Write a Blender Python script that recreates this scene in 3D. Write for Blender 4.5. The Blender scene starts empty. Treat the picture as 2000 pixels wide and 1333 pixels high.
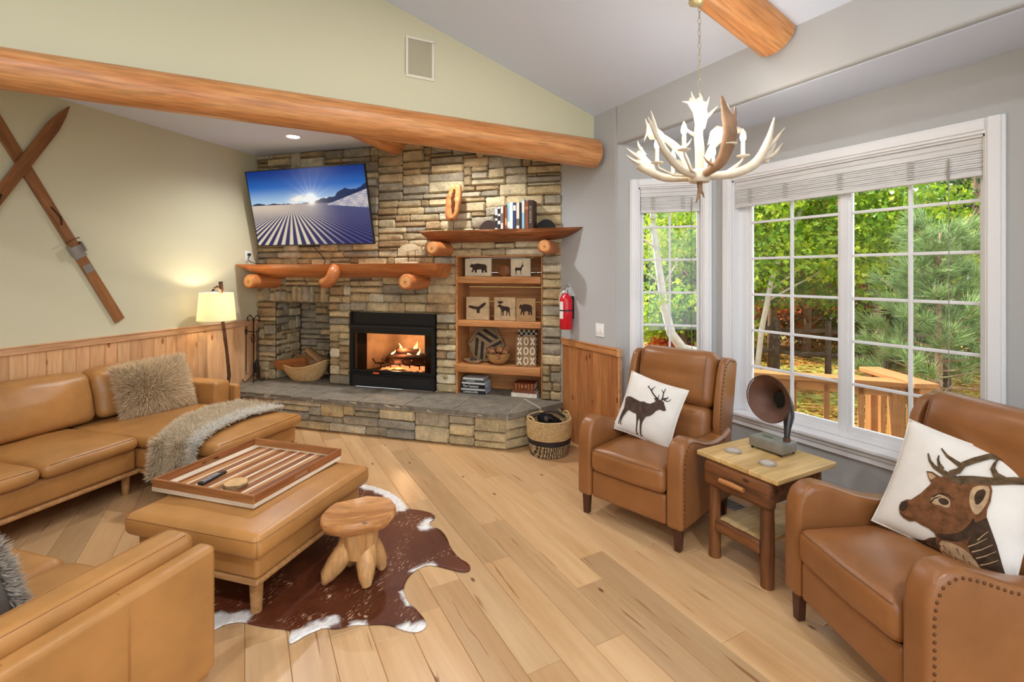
import bpy, bmesh, math, random
import numpy as np
from mathutils import Vector, Matrix, noise
from mathutils.geometry import delaunay_2d_cdt
random.seed(7); np.random.seed(7)
R2 = math.sqrt(2); PI = math.pi
scene = bpy.context.scene
COL = scene.collection

# ------------------------------------------------------------------ camera, world, sun, exposure
EYE = 1.65
YAW = math.atan(522 / 965.0)
cam_data = bpy.data.cameras.new('camera')
cam_data.sensor_width = 36.0
cam_data.lens = 965.0 / 2000 * 36.0
cam_data.shift_y = -132.5 / 2000
cam_data.clip_start = 0.05
cam_data.clip_end = 300
cam = bpy.data.objects.new('camera', cam_data)
cam.location = (0, 0, EYE)
cam.rotation_euler = (PI / 2, 0, -YAW)
COL.objects.link(cam)
scene.camera = cam
scene.view_settings.view_transform = 'Standard'
scene.view_settings.look = 'None'
scene.view_settings.gamma = 1
scene.view_settings.use_curve_mapping = False
scene.view_settings.exposure = 0.50
scene.cycles.use_denoising = True
scene.cycles.max_bounces = 6
scene.cycles.diffuse_bounces = 4
scene.cycles.glossy_bounces = 3
scene.cycles.use_adaptive_sampling = True
scene.cycles.adaptive_threshold = 0.03
scene.cycles.transparent_max_bounces = 16
scene.cycles.sample_clamp_indirect = 6
world = bpy.data.worlds.new('sky')
scene.world = world
world.use_nodes = True
wn = world.node_tree.nodes
wn['Background'].inputs[0].default_value = (0.86, 0.93, 1.0, 1)
wn['Background'].inputs[1].default_value = 1.9

def lamp(name, kind, loc, energy, color=(1, 1, 1), rot=(0, 0, 0), size=0.1, **kw):
    d = bpy.data.lights.new(name, kind)
    d.energy = energy; d.color = color
    if kind == 'AREA':
        d.shape = 'DISK'; d.size = size
    elif kind == 'SUN':
        d.angle = size
    else:
        d.shadow_soft_size = size
    for k, v in kw.items(): setattr(d, k, v)
    o = bpy.data.objects.new(name, d)
    o.location = loc; o.rotation_euler = rot
    COL.objects.link(o)
    return o
# sun stands over the fireplace side of the house and never enters the bay window
sun_dir = Vector((0.30, -0.90, -1.05)).normalized()
sun = lamp('sun', 'SUN', (0, 0, 12), 7.5, (1.0, 0.93, 0.80), size=0.02)
sun.rotation_euler = sun_dir.to_track_quat('-Z', 'Y').to_euler()
WARM = (1.0, 0.90, 0.76)
NEUT = (0.97, 0.985, 1.0)

# ------------------------------------------------------------------ small helpers
def srgb(r, g, b):
    def f(c):
        c /= 255.0
        return c / 12.92 if c <= 0.04045 else ((c + 0.055) / 1.055) ** 2.4
    return (f(r), f(g), f(b), 1.0)

class MB:
    def __init__(s): s.v = []; s.f = []
    def add(s, vs, fs, M=None):
        n = len(s.v)
        if M is not None: vs = [M @ Vector(p) for p in vs]
        s.v.extend([tuple(p) for p in vs]); s.f.extend([tuple(i + n for i in f) for f in fs])
        return s
    def box(s, x0, x1, y0, y1, z0, z1, M=None):
        vs = [(x, y, z) for z in (z0, z1) for y in (y0, y1) for x in (x0, x1)]
        return s.add(vs, [(0, 2, 3, 1), (4, 5, 7, 6), (0, 1, 5, 4), (2, 6, 7, 3), (0, 4, 6, 2), (1, 3, 7, 5)], M)
    def prism(s, poly, a, b, axis='z', M=None):
        n = len(poly)
        def P(p, t):
            if axis == 'z': return (p[0], p[1], t)
            if axis == 'y': return (p[0], t, p[1])
            return (t, p[0], p[1])
        vs = [P(p, a) for p in poly] + [P(p, b) for p in poly]
        fs = [tuple(range(n)), tuple(range(2 * n - 1, n - 1, -1))] + [(i, (i + 1) % n, n + (i + 1) % n, n + i) for i in range(n)]
        return s.add(vs, fs, M)
    def tube(s, pts, rad, n=10, caps=True, M=None, flat=None, closed=False):
        pts = [Vector(p) for p in pts]; m = len(pts)
        if not hasattr(rad, '__len__'): rad = [rad] * m
        vs = []; fs = []
        t0 = (pts[1] - pts[0]).normalized()
        ref = Vector((0, 0, 1)) if abs(t0.z) < 0.9 else Vector((1, 0, 0))
        nrm = (ref - t0 * ref.dot(t0)).normalized()
        for i in range(m):
            if closed: t = (pts[(i + 1) % m] - pts[i - 1]).normalized()
            else: t = (pts[min(i + 1, m - 1)] - pts[max(i - 1, 0)]).normalized()
            nrm = (nrm - t * nrm.dot(t))
            nrm = nrm.normalized() if nrm.length > 1e-6 else t.orthogonal().normalized()
            bi = t.cross(nrm)
            for k in range(n):
                a = 2 * PI * k / n
                fy = 1.0 if flat is None else (flat[i] if hasattr(flat, '__len__') else flat)
                vs.append(pts[i] + nrm * (math.cos(a) * rad[i] * fy) + bi * (math.sin(a) * rad[i]))
        for i in range(m if closed else m - 1):
            j = (i + 1) % m
            for k in range(n):
                fs.append((i * n + k, i * n + (k + 1) % n, j * n + (k + 1) % n, j * n + k))
        if caps and not closed:
            fs.append(tuple(range(n - 1, -1, -1))); fs.append(tuple(range((m - 1) * n, m * n)))
        return s.add(vs, fs, M)
    def lathe(s, prof, n=24, M=None, cap=True):
        vs = []; fs = []; m = len(prof)
        for r, z in prof:
            for k in range(n):
                a = 2 * PI * k / n
                vs.append((r * math.cos(a), r * math.sin(a), z))
        for i in range(m - 1):
            for k in range(n):
                fs.append((i * n + k, i * n + (k + 1) % n, (i + 1) * n + (k + 1) % n, (i + 1) * n + k))
        if cap:
            fs.append(tuple(range(n - 1, -1, -1))); fs.append(tuple(range((m - 1) * n, m * n)))
        return s.add(vs, fs, M)
    def rcube(s, x0, x1, y0, y1, z0, z1, r, n=4, seg=3, fn=None, M=None):
        """box with rounded edges on a grid, optionally pushed around by fn(p, unit)"""
        H = [(x1 - x0) / 2, (y1 - y0) / 2, (z1 - z0) / 2]; C = [(x0 + x1) / 2, (y0 + y1) / 2, (z0 + z1) / 2]
        r = min(r, min(H) * 0.98)
        nn = n if hasattr(n, '__len__') else (n, n, n)
        ax = []
        for h, k in zip(H, nn):
            e = [h - r + r * math.tan(PI / 4 * i / seg) for i in range(seg + 1)]
            inner = [-(h - r) + 2 * (h - r) * i / k for i in range(1, k)]
            ax.append([-q for q in reversed(e)] + inner + e)
        key = {}; vs = []; fs = []
        def V(i, j, k):
            if (i, j, k) in key: return key[(i, j, k)]
            p = (ax[0][i], ax[1][j], ax[2][k])
            q = [max(-(H[a] - r), min(H[a] - r, p[a])) for a in range(3)]
            d = Vector([p[a] - q[a] for a in range(3)])
            if d.length > 1e-9: d = d.normalized() * r
            w = Vector(q) + d
            if fn: w = Vector(fn(w, (w.x / H[0], w.y / H[1], w.z / H[2])))
            w = w + Vector(C)
            key[(i, j, k)] = len(vs); vs.append(w)
            return key[(i, j, k)]
        A, B, Cc = len(ax[0]) - 1, len(ax[1]) - 1, len(ax[2]) - 1
        for i in range(A):
            for j in range(B):
                fs.append((V(i, j, 0), V(i, j + 1, 0), V(i + 1, j + 1, 0), V(i + 1, j, 0)))
                fs.append((V(i, j, Cc), V(i + 1, j, Cc), V(i + 1, j + 1, Cc), V(i, j + 1, Cc)))
        for i in range(A):
            for k in range(Cc):
                fs.append((V(i, 0, k), V(i + 1, 0, k), V(i + 1, 0, k + 1), V(i, 0, k + 1)))
                fs.append((V(i, B, k), V(i, B, k + 1), V(i + 1, B, k + 1), V(i + 1, B, k)))
        for j in range(B):
            for k in range(Cc):
                fs.append((V(0, j, k), V(0, j, k + 1), V(0, j + 1, k + 1), V(0, j + 1, k)))
                fs.append((V(A, j, k), V(A, j + 1, k), V(A, j + 1, k + 1), V(A, j, k + 1)))
        return s.add(vs, fs, M)
    def grid(s, nu, nv, fn, M=None, wrap=False):
        vs = [fn(i / nu, j / nv) for j in range(nv + 1) for i in range(nu + 1)]
        fs = [(j * (nu + 1) + i, j * (nu + 1) + i + 1, (j + 1) * (nu + 1) + i + 1, (j + 1) * (nu + 1) + i) for j in range(nv) for i in range(nu)]
        return s.add(vs, fs, M)
    def xform(s, fn):
        s.v = [tuple(fn(Vector(p))) for p in s.v]; return s

def T(x=0, y=0, z=0, rx=0, ry=0, rz=0, sc=None):
    M = Matrix.Translation((x, y, z)) @ Matrix.Rotation(rz, 4, 'Z') @ Matrix.Rotation(ry, 4, 'Y') @ Matrix.Rotation(rx, 4, 'X')
    if sc: M = M @ Matrix.Diagonal((sc[0], sc[1], sc[2], 1))
    return M

def link(o, parent=None):
    COL.objects.link(o)
    if parent is not None: o.parent = parent
    return o

def mesh_from(name, mb, mat, smooth=30, recalc=True, bevel=0, bseg=2):
    me = bpy.data.meshes.new(name)
    me.from_pydata(mb.v, [], mb.f)
    if recalc or bevel:
        bm = bmesh.new(); bm.from_mesh(me)
        if bevel:
            bmesh.ops.remove_doubles(bm, verts=bm.verts, dist=1e-5)
            bmesh.ops.recalc_face_normals(bm, faces=bm.faces)
            es = [e for e in bm.edges if len(e.link_faces) == 2 and e.calc_face_angle(0) > 0.5]
            bmesh.ops.bevel(bm, geom=es, offset=bevel, segments=bseg, profile=0.5, affect='EDGES', clamp_overlap=True)
        bmesh.ops.recalc_face_normals(bm, faces=bm.faces)
        bm.to_mesh(me); bm.free()
    if smooth:
        me.polygons.foreach_set('use_smooth', [True] * len(me.polygons))
        if smooth < 180: me.set_sharp_from_angle(angle=math.radians(smooth))
    if mat is not None: me.materials.append(mat)
    return me

def obj(name, mb, mat, parent=None, loc=(0, 0, 0), rot=(0, 0, 0), smooth=30, bevel=0, bseg=2, color=None, recalc=True, kind=None):
    me = mb if isinstance(mb, bpy.types.Mesh) else mesh_from(name, mb, mat, smooth, recalc, bevel, bseg)
    o = bpy.data.objects.new(name, me)
    o.location = loc; o.rotation_euler = rot
    if color is not None: o.color = color
    if kind: o['kind'] = kind
    return link(o, parent)

def tag(o, label, cat, group=None, kind=None):
    o['label'] = label; o['category'] = cat
    if group: o['group'] = group
    if kind: o['kind'] = kind
    return o

def thing(name, label, cat, loc=(0, 0, 0), rotz=0, group=None, kind=None):
    o = bpy.data.objects.new(name, None)
    o.empty_display_size = 0.1
    o.location = loc; o.rotation_euler = (0, 0, rotz)
    return tag(link(o), label, cat, group, kind)

# fireplace frame: u runs along the stone wall, w comes out of it towards the room
OX, OY = 0.128, 6.864
FROT = -PI / 4
def FP(u, w, z=0): return (OX + (u - w) / R2, OY - (u + w) / R2, z)
def rnd(a, b): return random.uniform(a, b)
def vcol(o, cols):
    me = o.data
    at = me.color_attributes.new('Col', 'FLOAT_COLOR', 'POINT')
    at.data.foreach_set('color', np.asarray(cols, dtype=np.float32).ravel())
def poly_fill(poly, step, holes=()):
    """triangulated polygon with inner points; returns verts2d, tris"""
    xs = [p[0] for p in poly]; ys = [p[1] for p in poly]
    pts = [Vector(p) for p in poly]; n = len(pts)
    edges = [(i, (i + 1) % n) for i in range(n)]
    x = min(xs)
    while x < max(xs):
        y = min(ys)
        while y < max(ys):
            pts.append(Vector((x + random.uniform(-.2, .2) * step, y + random.uniform(-.2, .2) * step))); y += step
        x += step
    vo, _, fo, _, _, _ = delaunay_2d_cdt(pts, edges, [], 1, 1e-6)
    def inside(p):
        c = False; j = n - 1
        for i in range(n):
            a, b = poly[i], poly[j]
            if (a[1] > p[1]) != (b[1] > p[1]) and p[0] < (b[0] - a[0]) * (p[1] - a[1]) / (b[1] - a[1]) + a[0]: c = not c
            j = i
        return c
    out = [f for f in fo if inside((sum(vo[i].x for i in f) / len(f), sum(vo[i].y for i in f) / len(f)))]
    used = sorted({i for f in out for i in f}); re = {k: i for i, k in enumerate(used)}
    return [tuple(vo[i]) for i in used], [tuple(re[i] for i in f) for f in out]
def smooth_poly(pts, it=2):
    for _ in range(it):
        q = []
        for i in range(len(pts)):
            a = pts[i]; b = pts[(i + 1) % len(pts)]
            q.append((a[0] * .75 + b[0] * .25, a[1] * .75 + b[1] * .25)); q.append((a[0] * .25 + b[0] * .75, a[1] * .25 + b[1] * .75))
        pts = q
    return pts

# ------------------------------------------------------------------ materials
class NT:
    def __init__(s, name):
        s.m = bpy.data.materials.new(name); s.m.use_nodes = True
        s.t = s.m.node_tree; s.n = s.t.nodes; s.b = s.n['Principled BSDF']
    def new(s, t, **kw):
        x = s.n.new(t)
        for k, v in kw.items():
            if k in x.inputs: x.inputs[k].default_value = v
            else: setattr(x, k, v)
        return x
    def ln(s, a, b): s.t.links.new(a, b)
    def coord(s, scale=(1, 1, 1), rand=0.0, kind='Object', rot=(0, 0, 0)):
        c = s.new('ShaderNodeTexCoord'); out = c.outputs[kind]
        if rand:
            oi = s.new('ShaderNodeObjectInfo'); mu = s.new('ShaderNodeMath', operation='MULTIPLY'); mu.inputs[1].default_value = rand
            s.ln(oi.outputs['Random'], mu.inputs[0])
            ad = s.new('ShaderNodeVectorMath', operation='ADD'); s.ln(out, ad.inputs[0]); s.ln(mu.outputs[0], ad.inputs[1]); out = ad.outputs[0]
        mp = s.new('ShaderNodeMapping'); mp.inputs['Scale'].default_value = scale; mp.inputs['Rotation'].default_value = rot
        s.ln(out, mp.inputs['Vector'])
        return mp.outputs[0]
    def noise(s, vec, scale=5, detail=3, rough=.55, dist=0):
        x = s.new('ShaderNodeTexNoise'); x.inputs['Scale'].default_value = scale; x.inputs['Detail'].default_value = detail
        x.inputs['Roughness'].default_value = rough; x.inputs['Distortion'].default_value = dist
        if vec is not None: s.ln(vec, x.inputs['Vector'])
        return x.outputs['Fac']
    def ramp(s, fac, stops, interp='LINEAR'):
        x = s.new('ShaderNodeValToRGB'); x.color_ramp.interpolation = interp; el = x.color_ramp.elements
        while len(el) < len(stops): el.new(0.5)
        for e, (p, c) in zip(el, stops): e.position = p; e.color = c
        s.ln(fac, x.inputs['Fac']); return x.outputs['Color']
    def mix(s, fac, a, b, mode='MIX'):
        x = s.new('ShaderNodeMix', data_type='RGBA', blend_type=mode)
        for sock, val in ((x.inputs[0], fac), (x.inputs[6], a), (x.inputs[7], b)):
            if hasattr(val, 'is_linked') or isinstance(val, bpy.types.NodeSocket): s.ln(val, sock)
            else: sock.default_value = val
        return x.outputs[2]
    def bump(s, h, strength=.3, dist=.01):
        x = s.new('ShaderNodeBump'); x.inputs['Strength'].default_value = strength; x.inputs['Distance'].default_value = dist
        s.ln(h, x.inputs['Height']); s.ln(x.outputs[0], s.b.inputs['Normal'])
    def base(s, c, rough=.5, spec=.5, metal=0):
        if isinstance(c, tuple): s.b.inputs['Base Color'].default_value = c
        else: s.ln(c, s.b.inputs['Base Color'])
        s.b.inputs['Roughness'].default_value = rough; s.b.inputs['Specular IOR Level'].default_value = spec; s.b.inputs['Metallic'].default_value = metal
        return s.m

def plain(name, c, rough=.5, spec=.5, metal=0, var=0, vscale=8, bump=0, bscale=60):
    k = NT(name)
    if var:
        d = tuple(x * (1 - var) for x in c[:3]) + (1,); l = tuple(min(1, x * (1 + var)) for x in c[:3]) + (1,)
        col = k.ramp(k.noise(k.coord(), vscale, 4), [(.3, d), (.7, l)])
    else: col = c
    if bump: k.bump(k.noise(k.coord(), bscale, 3), bump, .004)
    return k.base(col, rough, spec, metal)

def wood(name, light, dark, axis='x', rough=.42, knots=0.0, tint=False, grain=1.0, kcol=(58, 30, 14), streak=0.5, kscale=3.0, spec=.4, fleck=False, flat2d=None):
    k = NT(name)
    st = {'x': (1.2, 14, 14), 'y': (14, 1.2, 14), 'z': (14, 14, 1.2)}[axis]
    st = tuple(q * grain for q in st)
    v = k.coord(st, rand=37.0)
    n1 = k.noise(v, 1.0, 5, .6, .6)
    col = k.ramp(n1, [(.28, dark), (.5, tuple((a + b) / 2 for a, b in zip(light, dark))), (.68, light)])
    v2 = k.coord(tuple(q * 5 for q in st), rand=11.0)
    n2 = k.noise(v2, 1.0, 2, .5)
    col = k.mix(streak, col, k.ramp(n2, [(.3, (.45, .45, .45, 1)), (.62, (1, 1, 1, 1))]), 'MULTIPLY')
    if knots:
        sq = {'x': (.45, 1, 1), 'y': (1, .45, 1), 'z': (1, 1, .45)}[axis]
        vo = k.new('ShaderNodeTexVoronoi'); vo.inputs['Scale'].default_value = kscale; vo.inputs['Randomness'].default_value = 1
        kv = k.coord(sq, rand=23.0)
        if flat2d:
            sp_ = k.new('ShaderNodeSeparateXYZ'); cb_ = k.new('ShaderNodeCombineXYZ'); k.ln(kv, sp_.inputs[0])
            k.ln(sp_.outputs['X'], cb_.inputs['X']); k.ln(sp_.outputs[flat2d], cb_.inputs['Y']); kv = cb_.outputs[0]
            vo.voronoi_dimensions = '2D'
        k.ln(kv, vo.inputs['Vector'])
        f = k.ramp(vo.outputs['Distance'], [(0, (1, 1, 1, 1)), (knots * .6, (.8, .8, .8, 1)), (knots, (0, 0, 0, 1))])
        col = k.mix(f, col, srgb(*kcol))
    if fleck:
        fs_ = {'x': (2.0, 34, 34), 'y': (34, 2.0, 34), 'z': (34, 34, 2.0)}[axis]
        ff = k.ramp(k.noise(k.coord(fs_, rand=71.0), 1.0, 2, .5, .4), [(.685, (0, 0, 0, 1)), (.73, (.8, .8, .8, 1))])
        col = k.mix(ff, col, srgb(150, 98, 58))
    if tint:
        oi = k.new('ShaderNodeObjectInfo'); col = k.mix(1.0, col, oi.outputs['Color'], 'MULTIPLY')
    k.bump(n2, .12, .002)
    return k.base(col, rough, spec)

def leather(name, c, rough=.36):
    k = NT(name)
    v = k.coord()
    d = tuple(x * .78 for x in c[:3]) + (1,); l = tuple(min(1, x * 1.14) for x in c[:3]) + (1,)
    col = k.ramp(k.noise(v, 3.2, 4, .6), [(.3, d), (.7, l)])
    vo = k.new('ShaderNodeTexVoronoi'); vo.inputs['Scale'].default_value = 320; k.ln(v, vo.inputs['Vector'])
    a = k.new('ShaderNodeMath', operation='MULTIPLY_ADD'); k.ln(k.noise(v, 14, 4, .6, .8), a.inputs[0]); a.inputs[1].default_value = 3.0
    k.ln(vo.outputs['Distance'], a.inputs[2])
    k.bump(a.outputs[0], .10, .004)
    return k.base(col, rough, .45)

def stonemat(name, tint=True, base=(150, 130, 98), rough=.8, bump=.8):
    k = NT(name); v = k.coord(rand=31.0)
    n = k.noise(v, 9, 6, .65); n3 = k.noise(v, 45, 4, .6)
    g = k.ramp(n, [(.25, (.50, .49, .48, 1)), (.5, (.88, .88, .88, 1)), (.75, (1.18, 1.14, 1.06, 1))])
    g2 = k.ramp(n3, [(.3, (.78, .78, .78, 1)), (.7, (1.1, 1.1, 1.1, 1))])
    c = k.mix(1.0, g, g2, 'MULTIPLY')
    if tint:
        oi = k.new('ShaderNodeObjectInfo'); c = k.mix(1.0, c, oi.outputs['Color'], 'MULTIPLY')
    else: c = k.mix(1.0, c, srgb(*base), 'MULTIPLY')
    ad = k.new('ShaderNodeMath', operation='MULTIPLY_ADD'); k.ln(n3, ad.inputs[0]); ad.inputs[1].default_value = .35; k.ln(n, ad.inputs[2])
    k.bump(ad.outputs[0], bump, .02)
    return k.base(c, rough, .25)

def emis(name, c, strength):
    k = NT(name); k.base(c, .5)
    k.b.inputs['Emission Color'].default_value = c; k.b.inputs['Emission Strength'].default_value = strength
    k.m.cycles.emission_sampling = 'NONE'
    return k.m

def vcmat(name, rough=.6, emit=0, spec=.3, nz=0):
    k = NT(name); a = k.new('ShaderNodeVertexColor'); a.layer_name = 'Col'
    c = a.outputs['Color']
    if nz: c = k.mix(1.0, c, k.ramp(k.noise(k.coord(), 60, 3), [(.3, (1 - nz,) * 3 + (1,)), (.7, (1 + nz,) * 3 + (1,))]), 'MULTIPLY')
    if emit:
        k.ln(c, k.b.inputs['Emission Color']); k.b.inputs['Emission Strength'].default_value = emit
        k.base((0.01, 0.01, 0.01, 1), rough, spec); k.m.cycles.emission_sampling = 'NONE'
    else: k.base(c, rough, spec)
    return k.m

def furmat(name, trans=.45):
    k = NT(name); a = k.new('ShaderNodeVertexColor'); a.layer_name = 'Col'; c = a.outputs['Color']
    k.base(c, .7, .15)
    t = k.new('ShaderNodeBsdfTranslucent'); k.ln(c, t.inputs[0])
    mx = k.new('ShaderNodeMixShader'); mx.inputs[0].default_value = trans
    k.ln(k.b.outputs[0], mx.inputs[1]); k.ln(t.outputs[0], mx.inputs[2]); k.ln(mx.outputs[0], k.n['Material Output'].inputs[0])
    return k.m

def glassmat(name, tint=(1, 1, 1, 1), gloss=1.0):
    k = NT(name); n = k.n; n.remove(k.b)
    out = n['Material Output']
    tr = k.new('ShaderNodeBsdfTransparent'); tr.inputs[0].default_value = tint
    gl = k.new('ShaderNodeBsdfGlossy'); gl.inputs['Roughness'].default_value = .0; gl.inputs[0].default_value = (gloss,) * 3 + (1,)
    fr = k.new('ShaderNodeFresnel'); fr.inputs[0].default_value = 1.45
    mx = k.new('ShaderNodeMixShader'); k.ln(fr.outputs[0], mx.inputs[0]); k.ln(tr.outputs[0], mx.inputs[1]); k.ln(gl.outputs[0], mx.inputs[2])
    k.ln(mx.outputs[0], out.inputs[0])
    return k.m

def leafmat(name, stops, trans=.5, rough=.5):
    k = NT(name); n = k.n; out = n['Material Output']
    a = k.new('ShaderNodeVertexColor'); a.layer_name = 'Col'
    c = k.ramp(a.outputs['Color'], stops)
    k.base(c, rough, .3)
    t = k.new('ShaderNodeBsdfTranslucent'); k.ln(c, t.inputs[0])
    mx = k.new('ShaderNodeMixShader'); mx.inputs[0].default_value = trans
    k.ln(k.b.outputs[0], mx.inputs[1]); k.ln(t.outputs[0], mx.inputs[2]); k.ln(mx.outputs[0], out.inputs[0])
    return k.m

M = {}
M['olive'] = plain('olive_paint', srgb(208, 203, 172), .75, .25, bump=.08, bscale=140)
M['gray'] = plain('gray_paint', srgb(182, 183, 183), .7, .25, bump=.08, bscale=140)
M['ceil'] = plain('ceiling_paint', srgb(218, 228, 246), .85, .2, bump=.12, bscale=90)
M['white'] = plain('white_trim_paint', srgb(236, 236, 238), .5, .3)
M['log'] = wood('honey_log', srgb(228, 168, 110), srgb(192, 116, 58), 'x', .38, .06, grain=.9, streak=.6, kscale=2.6)
M['logend'] = plain('log_end', srgb(222, 160, 100), .5, .3, var=.1, vscale=20)
M['mantel'] = wood('mantel_wood', srgb(212, 136, 78), srgb(172, 92, 42), 'x', .35, .03, grain=.7, streak=.35)
M['mantel_dark'] = wood('bark_edge_wood', srgb(176, 110, 62), srgb(108, 58, 28), 'x', .5, .12, grain=2.0, kscale=9)
M['floor'] = wood('maple_floor', srgb(216, 178, 132), srgb(194, 150, 102), 'y', .31, .022, fleck=True, flat2d='Y', tint=True, grain=.45, kscale=1.9, streak=.14, kcol=(110, 66, 36))
M['subfloor'] = plain('subfloor', srgb(80, 52, 30), .9)
M['pine_l'] = wood('pine_boards', srgb(236, 190, 142), srgb(214, 160, 110), 'z', .5, .075, flat2d='Z', tint=True, streak=.3, grain=.8, kscale=4.2, kcol=(150, 82, 38))
M['pine_r'] = wood('pine_boards_amber', srgb(198, 136, 84), srgb(172, 106, 58), 'z', .45, .07, flat2d='Z', tint=True, grain=.8, kscale=4.5, kcol=(110, 50, 20))
M['pine_h'] = wood('pine_rail', srgb(226, 180, 136), srgb(206, 154, 108), 'x', .5, .05, grain=.8, kscale=5, kcol=(140, 76, 34))
M['pine_hr'] = wood('pine_rail_amber', srgb(206, 144, 90), srgb(182, 114, 62), 'x', .45, .05, grain=.8, kscale=5)
M['shelf'] = wood('shelf_pine', srgb(210, 148, 92), srgb(182, 116, 64), 'x', .45, .05, tint=False, grain=.7, kscale=5)
M['stone'] = stonemat('ledge_stone')
M['mortar'] = plain('mortar', srgb(104, 90, 68), .95, .1, var=.2, vscale=30)
M['slab'] = stonemat('hearth_slab', True, rough=.7, bump=.5)
M['sofa'] = leather('amber_leather', srgb(182, 129, 72), .31)
M['recl'] = leather('tan_leather', srgb(148, 96, 54), .30)
M['stitch'] = plain('stitch_seam', srgb(170, 116, 62), .6)
M['stitch_r'] = plain('stitch_seam_tan', srgb(128, 84, 50), .6)
M['sofawood'] = wood('sofa_maple', srgb(200, 152, 98), srgb(176, 124, 72), 'x', .4, grain=.8)
M['darkwood'] = plain('dark_wood_leg', srgb(74, 42, 28), .4, .4, var=.15)
M['nail'] = plain('antique_nail', srgb(100, 66, 42), .35, .5, .7)
M['black'] = plain('black_metal', srgb(24, 24, 25), .45, .4)
M['iron'] = plain('wrought_iron', srgb(44, 38, 34), .5, .4, .5)
M['blackplastic'] = plain('black_plastic', srgb(28, 28, 30), .35, .5)
M['glass'] = glassmat('window_glass')
M['steel'] = plain('brushed_steel', srgb(170, 170, 166), .35, .5, .8)
M['brass'] = plain('aged_brass', srgb(196, 182, 140), .35, .5, .6)
M['plate'] = plain('switch_plate', srgb(238, 238, 236), .35, .5)
# ------------------------------------------------------------------ room shell
EAVE = 3.095; SLOPE = 0.294; XR = 2.83; FZ = 3.10; BZ = 2.765; XW = 3.40
def struct(name, mb, mat, label, cat, **kw):
    o = obj(name, mb, mat, **kw); return tag(o, label, cat, kind='structure')

fl = struct('floor', MB().box(-3.9, 3.5, -3.4, 7.0, -.12, -.021), M['subfloor'], 'light maple plank floor running towards the stone hearth', 'floor', smooth=0)
def plank_mesh(w, l, t=.02, c=.0022):
    a, b = w / 2 - .0006, l / 2 - .0006
    vs = [(-a, -b, -t), (a, -b, -t), (a, b, -t), (-a, b, -t), (-a, -b, -c), (a, -b, -c), (a, b, -c), (-a, b, -c),
          (-a + c, -b + c, 0), (a - c, -b + c, 0), (a - c, b - c, 0), (-a + c, b - c, 0)]
    fs = [(0, 3, 2, 1)] + [(i, (i + 1) % 4, 4 + (i + 1) % 4, 4 + i) for i in range(4)] + [(4 + i, 4 + (i + 1) % 4, 8 + (i + 1) % 4, 8 + i) for i in range(4)] + [(8, 9, 10, 11)]
    return MB().add(vs, fs)
PW = .17
rp = random.Random(3)
x = -2.55
while x < 3.42:
    cx = x + PW / 2
    lim = [6.992 - cx, cx + 6.736]
    if cx > 2.83: lim.append(6.168 - cx)
    ymax = min(lim) + .06; y = -.6 - rp.uniform(0, 1.2)
    if cx > 3.41: break
    while y < ymax:
        L = rp.uniform(.9, 2.1)
        if ymax - (y + L) < .4: L = ymax - y
        y0 = max(y, -.6)
        if y + L > y0 + .1:
            g = rp.choice((1, 1, 1.06, .97, .92, .86, .78, 1.04)) * rp.uniform(.96, 1.04); h = rp.uniform(-.045, .025)
            obj('plank', plank_mesh(PW, y + L - y0), M['floor'], fl, (cx, (y0 + y + L) / 2, 0), smooth=0, color=(g, g * (1 + h), g * (1 + 2 * h), 1))
        y += L
    x += PW

struct('wall_right', MB().box(XR, XR + .12, 3.338, 4.3, 0, 3.25).box(XR, XR + .12, -3.4, 3.338, BZ, 3.25).box(XR, XR + .12, -3.4, .340, 0, BZ),
       M['gray'], 'pale gray wall between the stone fireplace and the bay window', 'wall', smooth=0, bevel=.018, bseg=3)
ca = MB()
ca.prism([(XR + .15, EAVE - .15 * SLOPE), (-.5, EAVE + 3.33 * SLOPE), (-3.9, EAVE + .2), (-3.9, EAVE + .4), (-.5, EAVE + 3.33 * SLOPE + .2), (XR + .15, EAVE + .15)], -3.4, 3.75, 'y')
struct('ceiling', ca, M['ceil'], 'sloping white vaulted ceiling over the window side', 'ceiling', smooth=0)
struct('ceiling_alcove', MB().prism([(-3.3, 3.66), (XR + .1, 3.66), (XR + .1, 4.2), (.2, 7.0), (.05, 7.0), (-3.3, 3.66)][:5], FZ, FZ + .1), M['ceil'],
       'low flat ceiling of the fireplace alcove', 'ceiling', smooth=0)
struct('wall_gable', MB().prism([(-3.9, 2.74), (XR + .05, 2.74), (XR + .05, 3.08), (-.5, EAVE + 3.33 * SLOPE + .05), (-3.9, 3.3)], 3.645, 3.79, 'y'),
       M['olive'], 'olive upper wall above the long log beam', 'wall', smooth=0)
struct('wall_left', MB().box(-.12, 0, -4.6, .12, 0, 3.18), M['olive'], 'pale olive wall where the crossed skis hang', 'wall', smooth=0, loc=(OX, OY, 0), rot=(0, 0, FROT))
struct('wall_side', MB().box(-3.9, -3.8, -3.4, 3.7, 0, 3.4).box(-3.9, -3.05, 3.645, 3.8, 0, 2.8), M['olive'], 'olive wall on the sofa side of the room', 'wall', smooth=0)

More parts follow.
